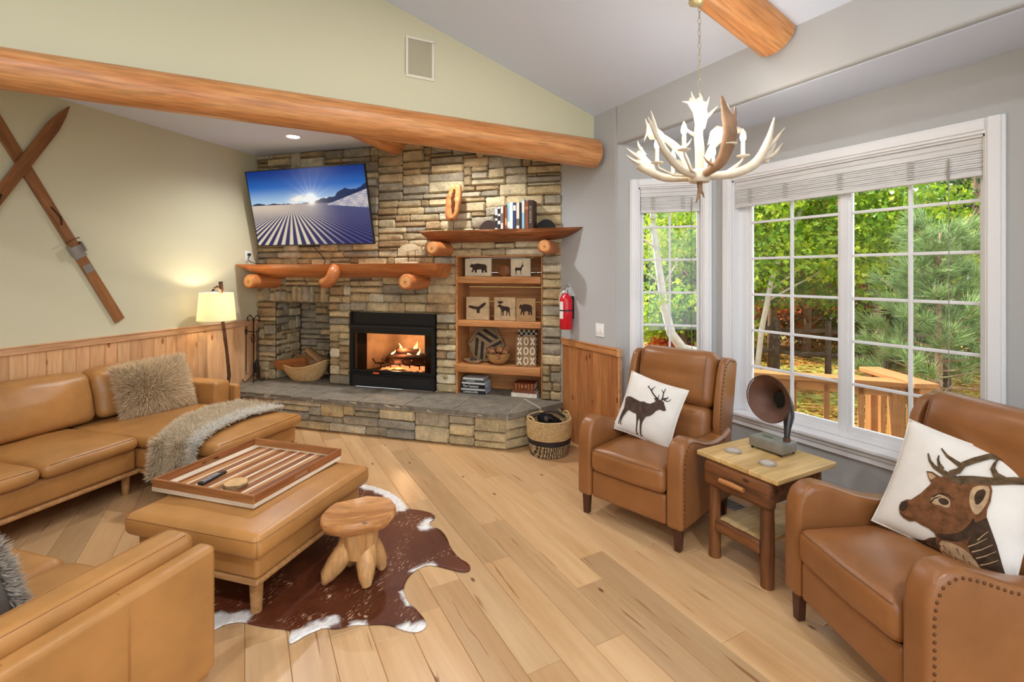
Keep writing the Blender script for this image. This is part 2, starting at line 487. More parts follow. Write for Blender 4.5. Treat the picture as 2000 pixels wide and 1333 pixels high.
# tie log, rafter log, alcove log
def log_mesh(L, r, n=40, nn=28, seed=0, wob=.03, taper=0.0, endround=.02, ov=1.0):
    mb = MB(); vs = []; fs = []
    st = [0, .004, .012, .03] + [i / n for i in range(1, n)] + [.97, .988, .996, 1.0]
    st = sorted(set(st))
    for t in st:
        x = t * L
        e = min(x, L - x); k = 1 if e > endround else math.sqrt(max(0, 1 - ((endround - e) / endround) ** 2)) * .25 + .75
        rr = r * (1 + taper * (t - .5)) * k
        for j in range(nn):
            a = 2 * PI * j / nn
            p = Vector((x * 1.1 + seed, math.cos(a) * .9, math.sin(a) * .9))
            q = rr * (1 + wob * noise.noise(p * 1.3) + wob * .4 * noise.noise(p * 4))
            vs.append((x, math.cos(a) * q, math.sin(a) * q * ov))
    m = len(st)
    for i in range(m - 1):
        for j in range(nn): fs.append((i * nn + j, i * nn + (j + 1) % nn, (i + 1) * nn + (j + 1) % nn, (i + 1) * nn + j))
    fs.append(tuple(range(nn))); fs.append(tuple(range((m - 1) * nn, m * nn)))
    return mb.add(vs, fs)
tag(obj('log_beam', log_mesh(6.6, .112, 60, seed=2, taper=.30), M['log'], None, (-3.80, 3.572, 2.73), smooth=50), 'long peeled log beam crossing the room below the olive wall', 'beam', kind='structure')
raft = obj('log_rafter', log_mesh(3.6, .125, 40, seed=9, endround=.015), M['log'], None, (XR + .0, 1.868, 3.075), (0, math.atan(SLOPE) , PI), smooth=50)
raft.rotation_euler = (0, -math.atan(SLOPE), PI)
tag(raft, 'peeled log rafter on the sloping ceiling, carrying the chandelier', 'beam', kind='structure')
o = obj('alcove_log', log_mesh(2.3, .13, 24, seed=5), M['log'], None, FP(1.93, 0, 3.105), (0, 0, FROT - PI / 2), smooth=50)
tag(o, 'short log against the alcove ceiling behind the long beam', 'beam', kind='structure')

# bay: ceiling, walls with window openings
struct('ceiling_bay', MB().prism([(XR + .06, 3.40), (XR + .06, .28), (XR + .14, .2), (XW + .15, .85), (XW + .15, 2.83), (XR + .14, 3.5)], BZ, BZ + .1), M['ceil'], 'flat ceiling of the window bay', 'ceiling', smooth=0)
def wall_open(L, H, x0, x1, z0, z1, th=.15):
    mb = MB()
    mb.box(0, x0, 0, th, 0, H).box(x1, L, 0, th, 0, H).box(x0, x1, 0, th, 0, z0).box(x0, x1, 0, th, z1, H)
    return mb
S45 = (XR, 3.338, 0); SROT = -PI / 4
struct('wall_bay_angled', wall_open(.806, BZ, .185, .705, .553, 2.38), M['gray'], 'narrow angled bay wall with the small window', 'wall', smooth=0, loc=S45, rot=(0, 0, SROT))
MW = (XW, 2.768, 0); MROT = -PI / 2
struct('wall_bay_front', wall_open(1.86, BZ, .152, 1.678, .553, 2.38), M['gray'], 'gray bay wall with the wide window', 'wall', smooth=0, loc=MW, rot=(0, 0, MROT))
struct('wall_bay_near', MB().box(0, .81, 0, .15, 0, BZ), M['gray'], 'gray angled bay wall at the near end of the window', 'wall', smooth=0, loc=(XW, .908, 0), rot=(0, 0, -PI * .75))

def window(name, label, loc, rot, ox0, ox1, z0, z1, sashes, gy, cas=.08, shade=True, slats=8):
    t = thing(name, label, 'window', loc, rot, kind='structure')
    # casing: two steps of moulding, mitred look from stacked boards
    def casing(nm, a0, a1, b0, b1):
        mb = MB().box(a0, a1, -.018, 0, b0, b1)
        if a1 - a0 < b1 - b0: mb.box(a0 + .012, a1 - .016, -.028, -.018, b0, b1)
        else: mb.box(a0, a1, -.028, -.018, b0 + .016, b1 - .012)
        obj(nm, mb, M['white'], t, smooth=0, bevel=.003, bseg=1)
    casing('casing', ox0 - cas, ox0, z0 - .0, z1 + cas); casing('casing', ox1, ox1 + cas, z0 - .0, z1 + cas)
    casing('casing', ox0, ox1, z1, z1 + cas)
    obj('sill', MB().box(ox0 - cas - .02, ox1 + cas + .02, -.05, .0, z0 - .025, z0), M['white'], t, smooth=0, bevel=.006)
    obj('stool', MB().box(ox0, ox1, 0, gy + .02, z0 - .016, z0 - .002), M['white'], t, smooth=0)
    obj('apron', MB().box(ox0 - cas, ox1 + cas, -.02, 0, z0 - .095, z0 - .025).box(ox0 - cas, ox1 + cas, -.03, -.02, z0 - .055, z0 - .025), M['white'], t, smooth=0, bevel=.003, bseg=1)
    for a, b in ((ox0, ox0 + .012), (ox1 - .012, ox1)): obj('jamb', MB().box(a, b, 0, .14, z0, z1), M['white'], t, smooth=0)
    obj('head_jamb', MB().box(ox0, ox1, 0, .14, z1 - .012, z1), M['white'], t, smooth=0)
    fz0, fz1 = .645, 2.325
    xs = [ox0 + .012] + [v for s in sashes for v in s] + [ox1 - .012]
    fr = MB()
    fr.box(xs[0], xs[1] - .03, gy - .02, gy + .05, z0, z1); fr.box(xs[-2] + .03, xs[-1], gy - .02, gy + .05, z0, z1)
    for i in range(2, len(xs) - 2, 2): fr.box(xs[i] + .02, xs[i + 1] - .02, gy - .02, gy + .05, z0, z1)
    for i in range(len(sashes)):
        a_, b_ = sashes[i]; l_ = xs[1] - .03 if i == 0 else xs[2 * i + 1] - .02; r_ = xs[-2] + .03 if i == len(sashes) - 1 else xs[2 * i + 2] + .02
        fr.box(l_, r_, gy - .018, gy + .05, z0, fz0 - .035); fr.box(l_, r_, gy - .018, gy + .05, fz1 + .035, z1)
    obj('window_frame', fr, M['white'], t, smooth=0)
    rows = 6; ph = (fz1 - fz0) / rows
    for a, b in sashes:
        s = obj('sash', MB().box(a - .03, a, gy - .008, gy + .03, fz0 - .035, fz1 + .035).box(b, b + .03, gy - .008, gy + .03, fz0 - .035, fz1 + .035)
                .box(a, b, gy - .008, gy + .03, fz0 - .035, fz0).box(a, b, gy - .008, gy + .03, fz1, fz1 + .035), M['white'], t, smooth=0)
        mid = (a + b) / 2
        obj('muntin', MB().box(mid - .0095, mid + .0095, gy - .006, gy + .016, fz0, fz1), M['white'], s, smooth=0, bevel=.003, bseg=1)
        for r in range(1, rows):
            z = fz0 + r * ph
            obj('muntin', MB().box(a, b, gy - .004, gy + .014, z - .0095, z + .0095), M['white'], s, smooth=0, bevel=.003, bseg=1)
        for r in range(rows):
            for (p, q) in ((a, mid - .0095), (mid + .0095, b)):
                obj('pane', MB().box(p, q, gy + .004, gy + .008, fz0 + r * ph + .0095 * (r > 0), fz0 + (r + 1) * ph - .0095 * (r < rows - 1)), M['glass'], s, smooth=0)
    return t
W1 = window('window_1', 'narrow white paned window on the angled bay wall', S45, SROT, .19, .70, .57, 2.38, [(.228, .662)], .06, cas=.072)
W2 = window('window_2', 'wide white double window with a grid of panes over the garden', MW, MROT, .152, 1.678, .57, 2.38, [(.258, .903), (.985, 1.628)], .09)

M['shade'] = wood('whitewashed_bamboo', srgb(230, 230, 230), srgb(210, 208, 206), 'x', .6, grain=1.5, streak=.15)
M['tape'] = plain('shade_cord', srgb(158, 150, 138), .7)
def shade(label, loc, rot, x0, x1, y, tapes, cordx):
    t = thing('window_shade', label, 'blind', loc, rot, group='raised woven shades')
    obj('valance', MB().box(x0, x1, y - .03, y + .005, 2.30, 2.378).box(x0, x1, y - .036, y - .03, 2.335, 2.365), M['shade'], t, smooth=0, bevel=.002, bseg=1)
    for i in range(9):
        z = 2.297 - i * .0125
        obj('slat', MB().rcube(x0 + .004, x1 - .004, y - .034 + (i % 2) * .003, y - .012, z - .0115, z, .004, n=1, seg=2), M['shade'], t)
    obj('bottom_rail', MB().rcube(x0 + .002, x1 - .002, y - .036, y - .008, 2.165, 2.187, .005, n=1, seg=2), M['shade'], t)
    for c in tapes:
        for i in range(8):
            z = 2.292 - i * .0135
            obj('cord_knot', MB().tube([(c - .018, y - .036, z), (c - .004, y - .039, z - .004 * (i % 2)), (c + .018, y - .036, z - .003)], .0016, 5), M['tape'], t)
    obj('pull_cord', MB().tube([(cordx, y - .042, 2.28), (cordx, y - .042, .75)], .0022, 6).tube([(cordx, y - .044, 2.28), (cordx - .006, y - .044, 2.2), (cordx, y - .044, 2.13)], .003, 6), M['tape'], t)
shade('whitewashed woven shade raised at the top of the wide window', MW, MROT, .166, 1.664, .05, (.30, .58, .95, 1.34), 1.52)
shade('whitewashed woven shade raised at the top of the narrow window', S45, SROT, .204, .686, .045, (.31, .55), .62)

# wainscot
def wains(name, label, loc, rot, L, H, bw, mat, railmat, x0=0.0, endcap=False, cols=(1.0, .95, .9, 1.04)):
    t = thing(name, label, 'wainscot', loc, rot, kind='structure')
    x = x0; r2 = random.Random(5)
    while x < L - .02:
        w = min(bw * r2.uniform(.85, 1.1), L - x); a = .004
        p = [(x + .0008, -.010), (x + .0008 + a, -.016), (x + w - .0008 - a, -.016), (x + w - .0008, -.010), (x + w - .0008, 0), (x + .0008, 0)]
        g = r2.choice(cols) * r2.uniform(.97, 1.03)
        obj('board', MB().prism(p, .0, H - .02), mat, t, smooth=0, color=(g, g * r2.uniform(.96, 1.0), g * r2.uniform(.92, 1), 1))
        x += w
    obj('cap_rail', MB().box(x0, L, -.028, 0, H - .065, H).box(x0, L, -.034, 0, H - .012, H), railmat, t, smooth=0, bevel=.003, bseg=1)
    return t
# board faces look along local -y: left wall faces +u, so its local x runs towards the stone
wains('trim_1', 'pale knotty pine wainscot along the olive ski wall', FP(0, 3.7), FROT + PI / 2, 3.7, 1.085, .115, M['pine_l'], M['pine_h'])
wr = wains('trim_2', 'amber pine wainscot on the gray wall beside the armchair', (XR, 4.14, 0), -PI / 2, .862, 1.0, .125, M['pine_r'], M['pine_hr'])
obj('end_post', MB().box(.862, .884, -.03, 0, 0, .935).box(.855, .892, -.038, 0, .935, 1.0), M['pine_h'], wr, smooth=0, bevel=.002, bseg=1)

# ------------------------------------------------------------------ stone fireplace wall
STONES = [srgb(208, 186, 146), srgb(216, 198, 160), srgb(196, 176, 138), srgb(182, 168, 142), srgb(186, 156, 116), srgb(164, 152, 130), srgb(222, 208, 178), srgb(202, 176, 134), srgb(212, 190, 148), srgb(176, 164, 142), srgb(208, 184, 140)]
def ashlar(u0, u1, z0, z1, hs, lmin, lmax, rng, soldier=.06):
    segs = [[u0, u1, z0]]; out = []
    for _ in range(5000):
        i = min(range(len(segs)), key=lambda k: segs[k][2]); a, b, z = segs[i]
        if z >= z1 - .012: break
        W = b - a; h = rng.choice(hs)
        L = rng.uniform(lmin, lmax)
        if rng.random() < soldier: L = rng.uniform(.07, .1); h = max(hs) * rng.uniform(1.0, 1.4)
        for k in (i - 1, i + 1):
            if 0 <= k < len(segs) and abs(segs[k][2] - (z + h)) < .028: h = segs[k][2] - z
        if z + h > z1 - .045: h = z1 - z
        if h < .03: h = .03
        if W - L < .085: L = W
        if L > lmax * 1.35: L = W * rng.uniform(.42, .58)
        left = rng.random() < .5
        s = (a, a + L, z, z + h) if left else (b - L, b, z, z + h)
        out.append(s)
        new = [[s[0], s[1], z + h]]
        if L < W - 1e-6: new = new + [[a + L, b, z]] if left else [[a, b - L, z]] + new
        segs[i:i + 1] = new
        k = 0
        while k < len(segs) - 1:
            if abs(segs[k][2] - segs[k + 1][2]) < 1e-4: segs[k][1] = segs[k + 1][1]; del segs[k + 1]
            else: k += 1
    return out
def stone_mesh(w, h, rng, depth=.05, proud=.014, gap=.0045):
    W, H = w - gap, h - gap
    e = min(.016, W * .2, H * .24)
    xs = [0, e, W * .36, W * .66, W - e, W]; zs = [0, e, H * .5, H - e, H]
    nx, nz = len(xs), len(zs); lift = rng.uniform(-.008, .010); vs = []; fs = []
    sl, sr = rng.uniform(-.006, .006), rng.uniform(-.006, .006); ph = rng.uniform(0, 50)
    for j, z in enumerate(zs):
        for i, x in enumerate(xs):
            edge = (i in (0, nx - 1)) + (j in (0, nz - 1))
            tx = x / W; px, pz = x, z
            pz += (sl * (1 - tx) + sr * tx) * (1 if j >= nz - 2 else 0) * .8
            if i in (0, nx - 1): px += rng.uniform(-.0025, .0025)
            if j in (0, nz - 1): pz += rng.uniform(-.003, .003)
            if edge == 2: px += (e * .4 if i == 0 else -e * .4); pz += (e * .35 if j == 0 else -e * .35)
            y = rng.uniform(.012, .02) if edge else -proud * .3 - lift + rng.uniform(-.006, .004) + .006 * noise.noise(Vector((px * 9 + ph, pz * 14, ph)))
            vs.append((px - w / 2 + gap / 2, y, pz - h / 2 + gap / 2))
    for j in range(nz - 1):
        for i in range(nx - 1): fs.append((j * nx + i, j * nx + i + 1, (j + 1) * nx + i + 1, (j + 1) * nx + i))
    ring = [i for i in range(nx)] + [j * nx + nx - 1 for j in range(1, nz)] + [(nz - 1) * nx + i for i in range(nx - 2, -1, -1)] + [j * nx for j in range(nz - 2, 0, -1)]
    b0 = len(vs)
    for k in ring: vs.append((vs[k][0], depth, vs[k][2]))
    n = len(ring)
    for k in range(n): fs.append((ring[k], b0 + k, b0 + (k + 1) % n, ring[(k + 1) % n]))
    return MB().add(vs, fs)
def stone_obj(parent, name, s, rng, frame=None, palette=STONES, rest=None):
    a, b, c, d = s
    col = rng.choice(palette); g = rng.uniform(.86, 1.1); col = (col[0] * g, col[1] * g, col[2] * g, 1)
    mb = stone_mesh(b - a, d - c, rng)
    p = Vector(((a + b) / 2, 0, (c + d) / 2)); rz = 0
    if frame: p = frame @ p; rz = frame.to_euler().z
    return obj(name, mb, M['stone'], parent, p, (0, 0, rz), smooth=38, color=col, recalc=False)

FW = struct('wall_fireplace', MB().box(0, .266, .028, .12, 0, 3.14).box(.266, 1.05, .028, .12, 1.29, 3.14).box(1.05, 1.33, .028, .12, 0, 3.14).box(1.33, 2.42, .028, .12, 1.205, 3.14)
            .box(2.42, 2.655, .028, .12, 0, 3.14).box(2.655, 3.608, .028, .12, 1.82, 3.14).box(3.608, 3.93, .028, .12, 0, 3.14), M['mortar'],
            'stacked tan ledgestone fireplace wall', 'fireplace wall', smooth=0, loc=(OX, OY, 0), rot=(0, 0, FROT))
rs = random.Random(21)
HS = (.066, .08, .095, .11, .125, .055)
stones = []
stones += ashlar(0, 1.70, 1.83, 3.1, HS, .20, .46, rs, .015) + ashlar(1.70, 3.82, 1.83, 3.1, HS, .18, .44, rs, .02)
stones += ashlar(0, 1.33, 1.50, 1.83, HS, .16, .34, rs, .1) + ashlar(1.33, 2.655, 1.21, 1.83, (.075, .09, .105, .12), .2, .44, rs, .02)
stones += ashlar(0, .266, .35, 1.30, HS, .13, .28, rs, 0) + ashlar(1.05, 1.33, .35, 1.50, (.075, .09, .11), .14, .28, rs, 0)
stones += ashlar(2.42, 2.655, .35, 1.21, (.07, .09, .11), .12, .26, rs, 0) + ashlar(3.608, 3.815, .35, 1.83, (.065, .09, .11), .1, .22, rs, 0)
x = 0.0
while x < 1.04:                                   # upright stones over the log niche
    w = min(rs.uniform(.07, .11), 1.05 - x)
    if 1.05 - x - w < .05: w = 1.05 - x
    hh = rs.choice((.2, .2, .12, .14))
    stones.append((x, x + w, 1.30, 1.30 + hh))
    if hh < .2: stones.append((x, x + w, 1.30 + hh, 1.50))
    x += w
stones.sort(key=lambda s: -(s[1] - s[0]) * (s[3] - s[2]))
for s in stones[:300]: stone_obj(FW, 'stone', s, rs)
if stones[300:]:
    mb = MB()
    for s in stones[300:]: mb.add(*(lambda q: (q.v, q.f))(stone_mesh(s[1] - s[0], s[3] - s[2], rs)), M=T((s[0] + s[1]) / 2, 0, (s[2] + s[3]) / 2))
    obj('small_stones', mb, M['stone'], FW, smooth=38, color=srgb(164, 142, 106), recalc=False, kind='stuff')

# niche for firewood
ND = .46
NW = struct('wall_niche', MB().box(.22, .243, 0.03, ND + .1, .3, 1.4).box(1.078, 1.10, 0.03, ND + .1, .3, 1.4).box(.22, 1.1, ND + .03, ND + .1, .3, 1.4).box(.22, 1.1, .03, ND + .1, 1.30, 1.36), M['mortar'],
            'recessed stone niche holding the firewood basket', 'niche', smooth=0, loc=(OX, OY, 0), rot=(0, 0, FROT))
pal2 = STONES[2:6] + STONES[9:] + STONES[:2]
for s in ashlar(.266, 1.05, .35, 1.30, HS, .12, .3, rs): stone_obj(NW, 'stone', s, rs, T(0, ND, 0), pal2)
for s in ashlar(.03, ND, .35, 1.30, HS, .1, .24, rs): stone_obj(NW, 'stone', (s[0] - ND, s[1] - ND, s[2], s[3]), rs, T(.266, 0, 0, rz=PI / 2) @ T(ND + .0, 0, 0), pal2)
for s in ashlar(.03, ND, .35, 1.30, HS, .12, .24, rs): stone_obj(NW, 'stone', s, rs, T(1.05, ND + .03, 0, rz=-PI / 2), pal2)

# hearth
HE = thing('hearth', 'raised stone hearth with gray slab top along the fireplace wall', 'hearth', (OX, OY, 0), FROT)
HF = .54
obj('core', MB().prism([(0.0, .02), (0.0, -HF + .02), (3.39, -HF + .02), (3.80, -.06), (3.80, .02)], 0, .30), M['mortar'], HE, smooth=0)
pal3 = STONES[1:4] + STONES[6:7] + STONES[8:] + [srgb(176, 168, 152)]
for s in ashlar(0, 3.404, .0, .30, (.09, .11, .15, .06), .24, .5, rs, .06): stone_obj(HE, 'stone', s, rs, T(0, -HF - .02, 0), pal3)
ch = math.atan2(.52, .42); CL = math.hypot(.42, .52)
for s in ashlar(0, CL, .0, .30, (.09, .1, .12), .25, .4, rs, 0): stone_obj(HE, 'stone', s, rs, T(3.404, -HF - .02, 0, rz=ch), pal3)
def slab(poly, nm='slab_tile'):
    g = rs.uniform(.92, 1.06)
    cx = sum(p[0] for p in poly) / len(poly); cy = sum(p[1] for p in poly) / len(poly)
    q = [(cx + (p[0] - cx) * (1 - .004 / max(.05, abs(p[0] - cx))), cy + (p[1] - cy) * (1 - .004 / max(.05, abs(p[1] - cy)))) for p in poly]
    mb = MB(); vs = []
    # rough chiselled front: several rings
    pts = []
    for i in range(len(q)):
        a, b = q[i], q[(i + 1) % len(q)]; n = max(1, int(math.hypot(b[0] - a[0], b[1] - a[1]) / .06))
        pts += [(a[0] + (b[0] - a[0]) * k / n, a[1] + (b[1] - a[1]) * k / n) for k in range(n)]
    n = len(pts); rings = [(.302, 1.0, .006), (.318, 1.0, .010), (.338, 1.0, .010), (.35, 1.0, .003)]
    fs = []
    for z, k, j in rings:
        for p in pts:
            e = (1 if p[1] < -HF + .0 else 0) * j
            vs.append((p[0] + rs.uniform(-e, e) * .6, p[1] + rs.uniform(-e, e), z))
    for r in range(len(rings) - 1):
        for i in range(n): fs.append((r * n + i, r * n + (i + 1) % n, (r + 1) * n + (i + 1) % n, (r + 1) * n + i))
    fs += [tuple(range(n)), tuple(range((len(rings) - 1) * n, len(rings) * n))]
    obj(nm, mb.add(vs, fs), M['slab'], HE, smooth=25, color=(lambda c: (c[0] * g, c[1] * g, c[2] * g, 1))(srgb(138, 130, 116)))
obj('grout', MB().prism([(0, .02), (0, -HF - .05), (3.415, -HF - .05), (3.655, -.3), (3.835, -.03), (3.80, .02)], .296, .345), plain('pale_grout', srgb(186, 176, 154), .9), HE, smooth=0)
us = [0, .22, .755, 1.287, 1.82, 2.35, 2.88, 3.42]
for a, b in zip(us, us[1:]): slab([(a, .0), (b, .0), (b, -.60), (a, -.60)])
slab([(3.425, -.03), (3.66, -.30), (3.425, -.60)]); slab([(3.44, 0), (3.82, 0), (3.84, -.03), (3.67, -.285)])
slab([(.268, ND - .01), (1.048, ND - .01), (1.048, .012), (.268, .012)]); slab([(2.66, .36), (3.60, .36), (3.60, .012), (2.66, .012)])

# ------------------------------------------------------------------ firebox insert
FI = thing('fireplace_insert', 'black metal gas fireplace insert with glass front and lit fire', 'fireplace', (OX, OY, 0), FROT)
A0, A1 = 1.336, 2.414
obj('surround', MB().box(A0, A0 + .022, -.012, .08, .352, 1.2).box(A1 - .022, A1, -.012, .08, .352, 1.2), M['black'], FI, smooth=0)
obj('hood_panel', MB().box(A0 + .022, A1 - .022, .012, .08, 1.075, 1.2), M['black'], FI, smooth=0)
M['graphite'] = plain('graphite_metal', srgb(46, 46, 47), .4, .4, .3)
obj('louver', MB().prism([(-.034, 1.03), (-.034, 1.055), (.01, 1.075), (.03, 1.075), (.03, 1.03)], A0 + .005, A1 - .005, 'x'), M['graphite'], FI, smooth=0)
obj('louver', MB().box(A0 + .01, A1 - .01, -.022, .02, 1.012, 1.026), M['graphite'], FI, smooth=0)
obj('door_frame', MB().box(A0 + .022, A1 - .022, -.012, .02, .965, 1.01).box(A0 + .022, A1 - .022, -.012, .02, .515, .548).box(A0 + .022, A0 + .046, -.012, .02, .548, .965).box(A1 - .046, A1 - .022, -.012, .02, .548, .965), M['black'], FI, smooth=0)
obj('lower_panel', MB().box(A0 + .022, A1 - .022, .0, .06, .352, .495).box(A0 + .06, A1 - .06, -.006, 0, .37, .48), M['graphite'], FI, smooth=0)
obj('lip', MB().box(A0, A1, -.03, .04, .496, .512), M['black'], FI, smooth=0)
obj('latch', MB().rcube(1.66, 1.735, -.038, -.028, .512, .528, .004, n=1, seg=2), emis('glowing_latch', srgb(220, 90, 40), .25), FI)  # orange latch is no lamp; a faint glow is put into its material
obj('glass_pane', MB().box(A0 + .046, A1 - .046, .004, .008, .548, .965), glassmat('firebox_glass', (.80, .76, .72, 1), .6), FI, smooth=0)
M['refr'] = plain('refractory_panel', srgb(186, 150, 118), .9, .1, var=.25, vscale=7)
fb = obj('firebox', MB().box(A0 + .03, A1 - .03, .02, .56, .50, .515).box(A0 + .03, A1 - .03, .02, .56, 1.01, 1.03), M['graphite'], FI, smooth=0)
def panel(p0, p1, m): 
    d = Vector((p1[0] - p0[0], p1[1] - p0[1])); L = d.length; a = math.atan2(d.y, d.x)
    obj('fire_panel', MB().box(0, L, 0, .03, .515, 1.01), m, fb, (p0[0], p0[1], 0), (0, 0, a), smooth=0)
panel((1.60, .52), (2.19, .52), M['refr']); panel((1.40, .03), (1.60, .52), M['refr']); panel((2.19, .52), (2.37, .03), M['refr'])
def curtain(a, b):
    m = MB(); n = 40
    m.grid(n, 1, lambda s, t: (a + (b - a) * s, .045 + .010 * math.sin(s * n * .9), .53 + .46 * t))
    obj('mesh_screen', m, plain('mesh_screen', srgb(60, 48, 40), .6, .3, .3), FI, smooth=180)
curtain(1.385, 1.535); curtain(2.265, 2.37)
g = obj('grate', MB(), None, FI) if False else None
gm = MB()
for k in range(5):
    u = 1.62 + k * .125
    gm.tube([(u - .05, .10, .66), (u - .03, .13, .60), (u, .18, .585), (u, .40, .585)], .009, 8)
    gm.tube([(u, .20, .52), (u, .20, .585)], .008, 6)
gm.tube([(1.56, .20, .59), (2.2, .20, .59)], .009, 8); gm.tube([(1.56, .36, .59), (2.2, .36, .59)], .009, 8)
obj('grate', gm, plain('cast_iron', srgb(50, 32, 24), .6, .3, .3), FI)
M['char'] = plain('charred_log', srgb(70, 44, 32), .95, .1, var=.5, vscale=14, bump=.8, bscale=30)
for (a, b, r, y0, y1, z) in ((1.70, 2.16, .05, .20, .22, .645), (1.66, 2.12, .045, .33, .30, .65), (1.80, 2.08, .04, .24, .34, .73)):
    obj('fire_log', log_mesh(b - a, r, 10, 14, seed=a * 9, wob=.25), M['char'], FI, (a, y0, z), (0, rnd(-.05, .05), math.atan2(y1 - y0, b - a)), smooth=60)
obj('ember_bed', MB().grid(24, 8, lambda s, t: (1.62 + .54 * s, .14 + .28 * t, .522 + .03 * noise.noise(Vector((s * 9, t * 6, 2))) + .02 * (1 - (2 * s - 1) ** 2))), emis('embers', srgb(255, 170, 110), 1.1), FI, smooth=180)
km = NT('flame'); kc = km.ramp((lambda: (lambda sx: (km.ln(km.coord(), sx.inputs[0]), sx.outputs['Z'])[1])(km.new('ShaderNodeSeparateXYZ')))(), [(0.0, srgb(255, 214, 140)), (.10, srgb(255, 196, 110)), (.22, srgb(250, 120, 40))])
km.ln(kc, km.b.inputs['Emission Color']); km.b.inputs['Emission Strength'].default_value = 7; km.base((0, 0, 0, 1), 1); km.m.cycles.emission_sampling = 'NONE'
for (u, y, h, w) in ((1.80, .30, .16, .05), (1.87, .27, .11, .045), (2.02, .31, .19, .05), (2.08, .26, .12, .04), (1.95, .29, .09, .05), (1.74, .28, .08, .035)):
    fm = MB(); m = 9; pts = []; rr = []
    for i in range(m):
        t = i / (m - 1); pts.append((.02 * math.sin(t * 5 + u * 20), .012 * math.sin(t * 4 + u * 31), t * h)); rr.append(w * max(.02, math.sin(PI * (t * .82 + .12)) ** 1.2 * (1 - t * .75)))
    obj('flame', fm.tube(pts, rr, 8, flat=.5), km.m, FI, (u, y, .66), smooth=180)
lp = lamp('fire_glow', 'POINT', FP(1.9, -.22, .78), 9, (1.0, .62, .34), size=.05)
lamp('fire_glow', 'POINT', FP(1.85, -.15, .60), 3, (1.0, .62, .34), size=.05)

# ------------------------------------------------------------------ built-in bookcase
BC = thing('bookcase', 'built-in pine bookcase with three thick shelves in the stone wall', 'bookcase', (OX, OY, 0), FROT)
B0, B1, BD = 2.655, 3.608, .34
for a, b in ((B0, B0 + .024), (B1 - .012, B1)): obj('side_panel', MB().box(a, b, .0 if a < 3 else .03, BD, .35, 1.822), M['shelf'], BC, smooth=0)
for k in range(9):
    z0 = .35 + k * .1636
    obj('back_board', MB().box(B0, B1, BD, BD + .02, z0 + .001, z0 + .1626), M['shelf'], BC, smooth=0)
obj('top_panel', MB().box(B0, B1, .01, BD, 1.822, 1.84), M['shelf'], BC, smooth=0)
for z0, z1, f in ((1.542, 1.617, .005), (1.079, 1.144, .005), (.587, .67, -.012)):
    obj('shelf', MB().rcube(B0 + .02 - (.03 if f < 0 else 0), B1 - .014, f, BD, z0, z1, .006, n=(10, 1, 1), seg=2, fn=lambda p, q: (p.x, p.y + (.006 * noise.noise(Vector((p.x * 7, 3, z0))) if q[1] < 0 else 0), p.z)), M['shelf'], BC, smooth=40)
# ------------------------------------------------------------------ mantels
def mantel_slab(u0, u1, d, z1, h, seed, endl=.22, endr=.1, nseg=48, wob=.012, tipr=None):
    mb = MB(); prof = 12; vs = []; fs = []
    for i in range(nseg + 1):
        t = i / nseg; u = u0 + (u1 - u0) * t
        a, b = u - u0, u1 - u
        kh = min(1, math.sqrt(max(.12, a / endl)) if a < endl else 1, math.sqrt(max(.03, b / endr)) if b < endr else 1)
        kd = 1 - .10 * (1 - kh)
        n1 = wob * noise.noise(Vector((u * 2.2, seed, 0))); ring = []
        ring.append((u, 0, z1)); 
        for j in range(prof + 1):
            q = PI / 2 * j / prof
            nn = wob * noise.noise(Vector((u * 5, j * .4, seed + 4)))
            ring.append((u, -(d * kd + n1) * (math.cos(q) ** .75) - nn, z1 - (h * kh + n1 * .5) * (math.sin(q) ** 1.1)))
        ring.append((u, 0, z1 - h * kh * .97))
        vs += ring
    m = prof + 3
    for i in range(nseg):
        for j in range(m): fs.append((i * m + j, i * m + (j + 1) % m, (i + 1) * m + (j + 1) % m, (i + 1) * m + j))
    fs += [tuple(range(m)), tuple(range(nseg * m, (nseg + 1) * m))]
    return mb.add(vs, fs)
def bracket(parent, u, z, L, r, seed, mat):
    b = obj('log_bracket', log_mesh(L, r, 14, 20, seed=seed, wob=.10, taper=-.1), mat, parent, (u, .03, z), (0, 0, -PI / 2), smooth=60)
    obj('end_grain', MB().lathe([(r * .70, 0), (r * .68, .003), (.0005, .0035)], 20), M['logend'], b, (L + .0005, 0, 0), (0, PI / 2, 0), smooth=60)
    obj('heart_knot', MB().lathe([(r * .17, 0), (r * .14, .002), (.0004, .002)], 10), plain('log_heart', srgb(176, 108, 58), .6), b, (L + .0042, 0, 0), (0, PI / 2, 0))
    return b
MT1 = thing('mantel_shelf', 'long honey log mantel over the firebox, below the television', 'mantel', (OX, OY, 0), FROT)
obj('slab', mantel_slab(.015, 2.62, .36, 1.752, .155, 3, endl=.3, endr=.012), M['mantel'], MT1, smooth=50)
kn = MB().tube([(1.34, -.28, 1.685), (1.385, -.345, 1.69), (1.40, -.385, 1.655), (1.385, -.395, 1.60), (1.335, -.39, 1.555), (1.275, -.38, 1.545), (1.235, -.375, 1.555)], [.05, .062, .066, .066, .066, .058, .042], 14)
obj('branch_knob', kn, M['mantel'], MT1, smooth=180)
bracket(MT1, .30, 1.555, .46, .083, 4, M['mantel']); bracket(MT1, 2.27, 1.56, .44, .085, 6, M['mantel'])
MT2 = thing('mantel_shelf', 'bark-edged plank mantel above the bookcase reaching the gray wall', 'mantel', (OX, OY, 0), FROT)
obj('slab', mantel_slab(2.345, 4.085, .27, 2.09, .115, 8, endl=.08, endr=.5, wob=.016), M['mantel_dark'], MT2, smooth=50)
bracket(MT2, 2.56, 1.905, .42, .073, 11, M['mantel']); bracket(MT2, 3.72, 1.905, .40, .068, 13, M['mantel'])

